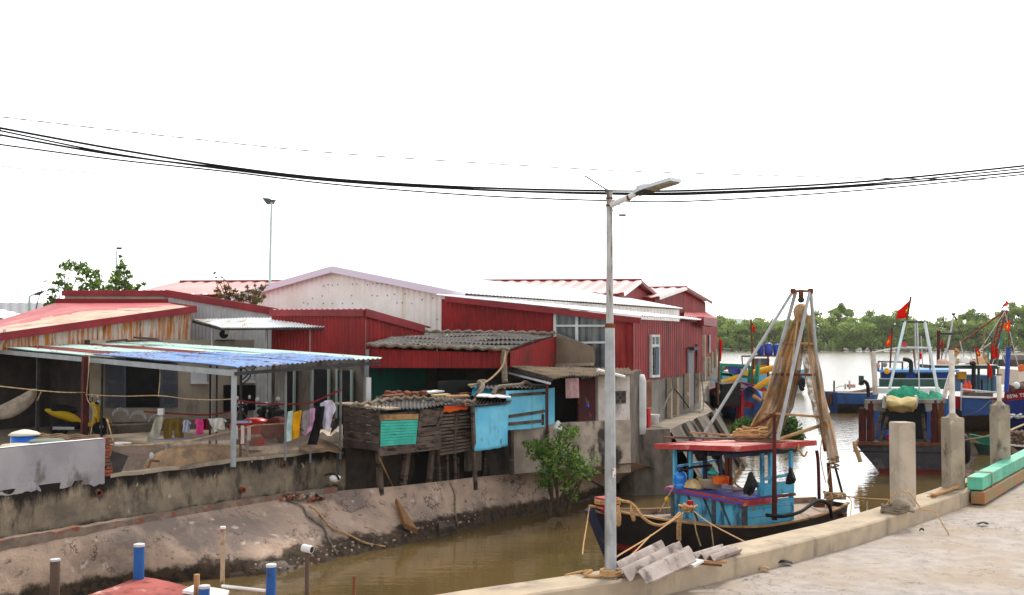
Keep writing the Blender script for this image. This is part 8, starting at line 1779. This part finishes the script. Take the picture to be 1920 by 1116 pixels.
# green skiff and brown rope heap right
H8, B8 = simple_boat('skiff', 'small green skiff floating between the second and third mooring posts', flat(P(1818, 851, 46), 0), atan2(.1, 1), 3.2, 1.0, .8, .62, .66, .8, [GREENP, DKGREEN, DECK], [0, 0, 1, 1, 1], DECK, GREENP)
B8['label'] = 'small green skiff floating between the mossy post and the farthest post'
mb = MB(); rs2 = random.Random(17)
for k in range(60):
    p = P(rs2.uniform(1896, 1925), rs2.uniform(808, 832), 42 + rs2.uniform(0, .6)); mb.lathe(p, [(.01, -.07), (.09, 0), (.01, .07)], 6)
one(mb, 'float_heap', mat('brown_float', C(140, 112, 92), C(110, 90, 76), 6), 'heap of brown net floats at the right edge', 'floats').__setitem__('kind', 'stuff')
H9, B9 = simple_boat('skiff', 'low maroon skiff carrying brown floats at the right edge', flat(P(1895, 850, 42), 0), atan2(.0, 1), 3.2, 1.2, .75, .7, .7, .8, [MAROON, HULLBLACK, DECK], [0, 0, 1, 1, 1], DECK, WHITE_P)
for k, (pts, lb) in enumerate((([P(1804, 826, 39), P(1840, 820, 34), P(1858, 815, 27)], 'mooring rope running to the farthest post from the left'), ([P(1894, 807, 27), P(1925, 794, 30), P(1950, 786, 32)], 'mooring rope leaving the farthest post to the right'))):
    mb = MB(); mb.tube(spline(pts, 6), .025, 5); one(mb, 'mooring_line', STRAW, lb, 'rope')
# ---------------------------------------------------------------- boat roof and poles at the lower left, close to the camera
a0, a1, a2, a3 = P(262, 1091, 11.6), P(640, 1172, 10.6), P(330, 1300, 8.6), P(-60, 1215, 9.4)
H0 = Hull(flat(P(420, 1300, 9.2), 0) + V((-5.2, -1.6, 0)), atan2(.3, 1), 9, 2.8, 1.5, 1.0, 1.1, .6)
B0 = thing('fishing_boat', flat(a0, 0), 'boat in the lower left corner, only its faded red roof and blue poles showing', 'fishing boat')
H0.make(B0, [HULLBLACK, HULLNAVY, HULLRED, DECK], [0, 0, 1, 1, 2, 2], DECK, WOOD_TAN)
mb = MB(); mb.grid(lambda s, t: a0.lerp(a1, s).lerp(a3.lerp(a2, s), t) + UP * .02 * nz((s * 4, t * 4, 0)), 12, 10, 0, .06); mb.build('roof', mat('faded_red_roof_paint', C(166, 86, 76), C(142, 68, 60), 3.5, dirt=C(206, 186, 172), ds=2.6, dlo=.58, dhi=.7, dirt2=C(112, 54, 48), d2s=7, d2lo=.54, d2hi=.66, rough=.8, bump=.3), B0)
mb = MB(); mb.prism([P(342, 1116, 11.05) + UP * .02, P(366, 1104, 11.35) + UP * .02, P(430, 1116, 11.2) + UP * .02, P(420, 1130, 10.9) + UP * .02], UP * .03); mb.build('white_hatch', WHITE_P, B0)
for px, y0, Y, r, m_ in ((261, 1021, 11.5, .055, BLUEPIPE), (508.5, 1059, 11.0, .051, BLUEPIPE), (383, 1099, 10.9, .056, BLUEPIPE)):
    t = P(px, y0, Y); mb = MB(); mb.lathe(flat(t, .9), [(r, 0), (r, t.z - .9 - .01), (r * .8, t.z - .9), (r * .8, t.z - .96)], 16); pp_ = mb.build('post', m_, B0, False)
    mb = MB(); mb.lathe(t - UP * .02, [(r * 1.05, 0), (r * 1.05, .025), (r * .7, .03)], 16); mb.build('cap', GREY_METAL, pp_)
t = P(103.5, 1050, 11.2); mb = MB(); mb.lathe(flat(t, .9), [(.05, 0), (.05, t.z - .9)], 14); pp_ = mb.build('post', mat('brown_pipe', C(96, 78, 66), C(78, 64, 56), 4), B0)
mb = MB(); mb.lathe(t, [(.052, -.01), (.052, .01)], 14); mb.build('cap', GREY_METAL, pp_)
PALE_PIPE = mat('rusty_pale_pipe', C(176, 154, 126), C(146, 118, 92), 5, dirt=C(110, 76, 54), ds=6, rough=.7)
t = P(418, 989, 11.4); mb = MB(); mb.tube([flat(t, .9), t], .024, 8); mb.build('pole', PALE_PIPE, B0)
mb = MB(); mb.lathe(t, [(.03, -.012), (.03, .01)], 10); mb.build('pole_cap', WHITE_P, B0)
mb = MB(); mb.tube([P(417, 1099, 11.3), P(500, 1108, 11)], .018, 7); mb.build('rail', WHITE_P, B0)
t = P(369, 1077, 11); mb = MB(); mb.tube([flat(t, .9), t], .03, 8); mb.build('pole', WOOD_TAN, B0)
t_ = thing('pipe_pole', flat(P(575, 1116, 11.8), 0), 'brown pipe with a short cross piece on top standing in the water at the bottom', 'pole')
t = P(576, 1030, 11.8); mb = MB(); mb.tube([flat(t, -.5), t], .024, 8); mb.build('shaft', mat('brown_pipe', C(96, 78, 66)), t_)
mb = MB(); mb.tube([P(568, 1027, 11.8), P(585, 1031, 11.75)], .042, 12); mb.build('cross_piece', WHITE_P, t_)
mb = MB(); mb.tube([P(584.2, 1030.8, 11.745), P(585.6, 1031.1, 11.742)], .034, 12); mb.build('bore', BLACK, t_)
t = P(664, 1080, 11.8); mb = MB(); mb.tube([flat(t, -.5), t], .02, 7); one(mb, 'thin_stake', WOOD_BR, 'thin brown stake standing in the water right of the pipe with a cross piece', 'stake')
# ---------------------------------------------------------------- thin river air
mb = MB(); mb.obox((-320, -80, -3.2), (1300, 0, 0), (0, 520, 0), (0, 0, 40))
hz = mb.build('haze', MATS.get('haze') or bpy.data.materials.new('haze'))
hm = hz.data.materials[0]; hm.use_nodes = True; ht = hm.node_tree; ht.nodes.clear()
ho = ht.nodes.new('ShaderNodeOutputMaterial'); hv = ht.nodes.new('ShaderNodeVolumePrincipled')
hv.inputs['Color'].default_value = (.97, .96, .92, 1); hv.inputs['Density'].default_value = .0001; hv.inputs['Anisotropy'].default_value = .3
ht.links.new(hv.outputs[0], ho.inputs['Volume'])
tag(hz, kind='stuff')
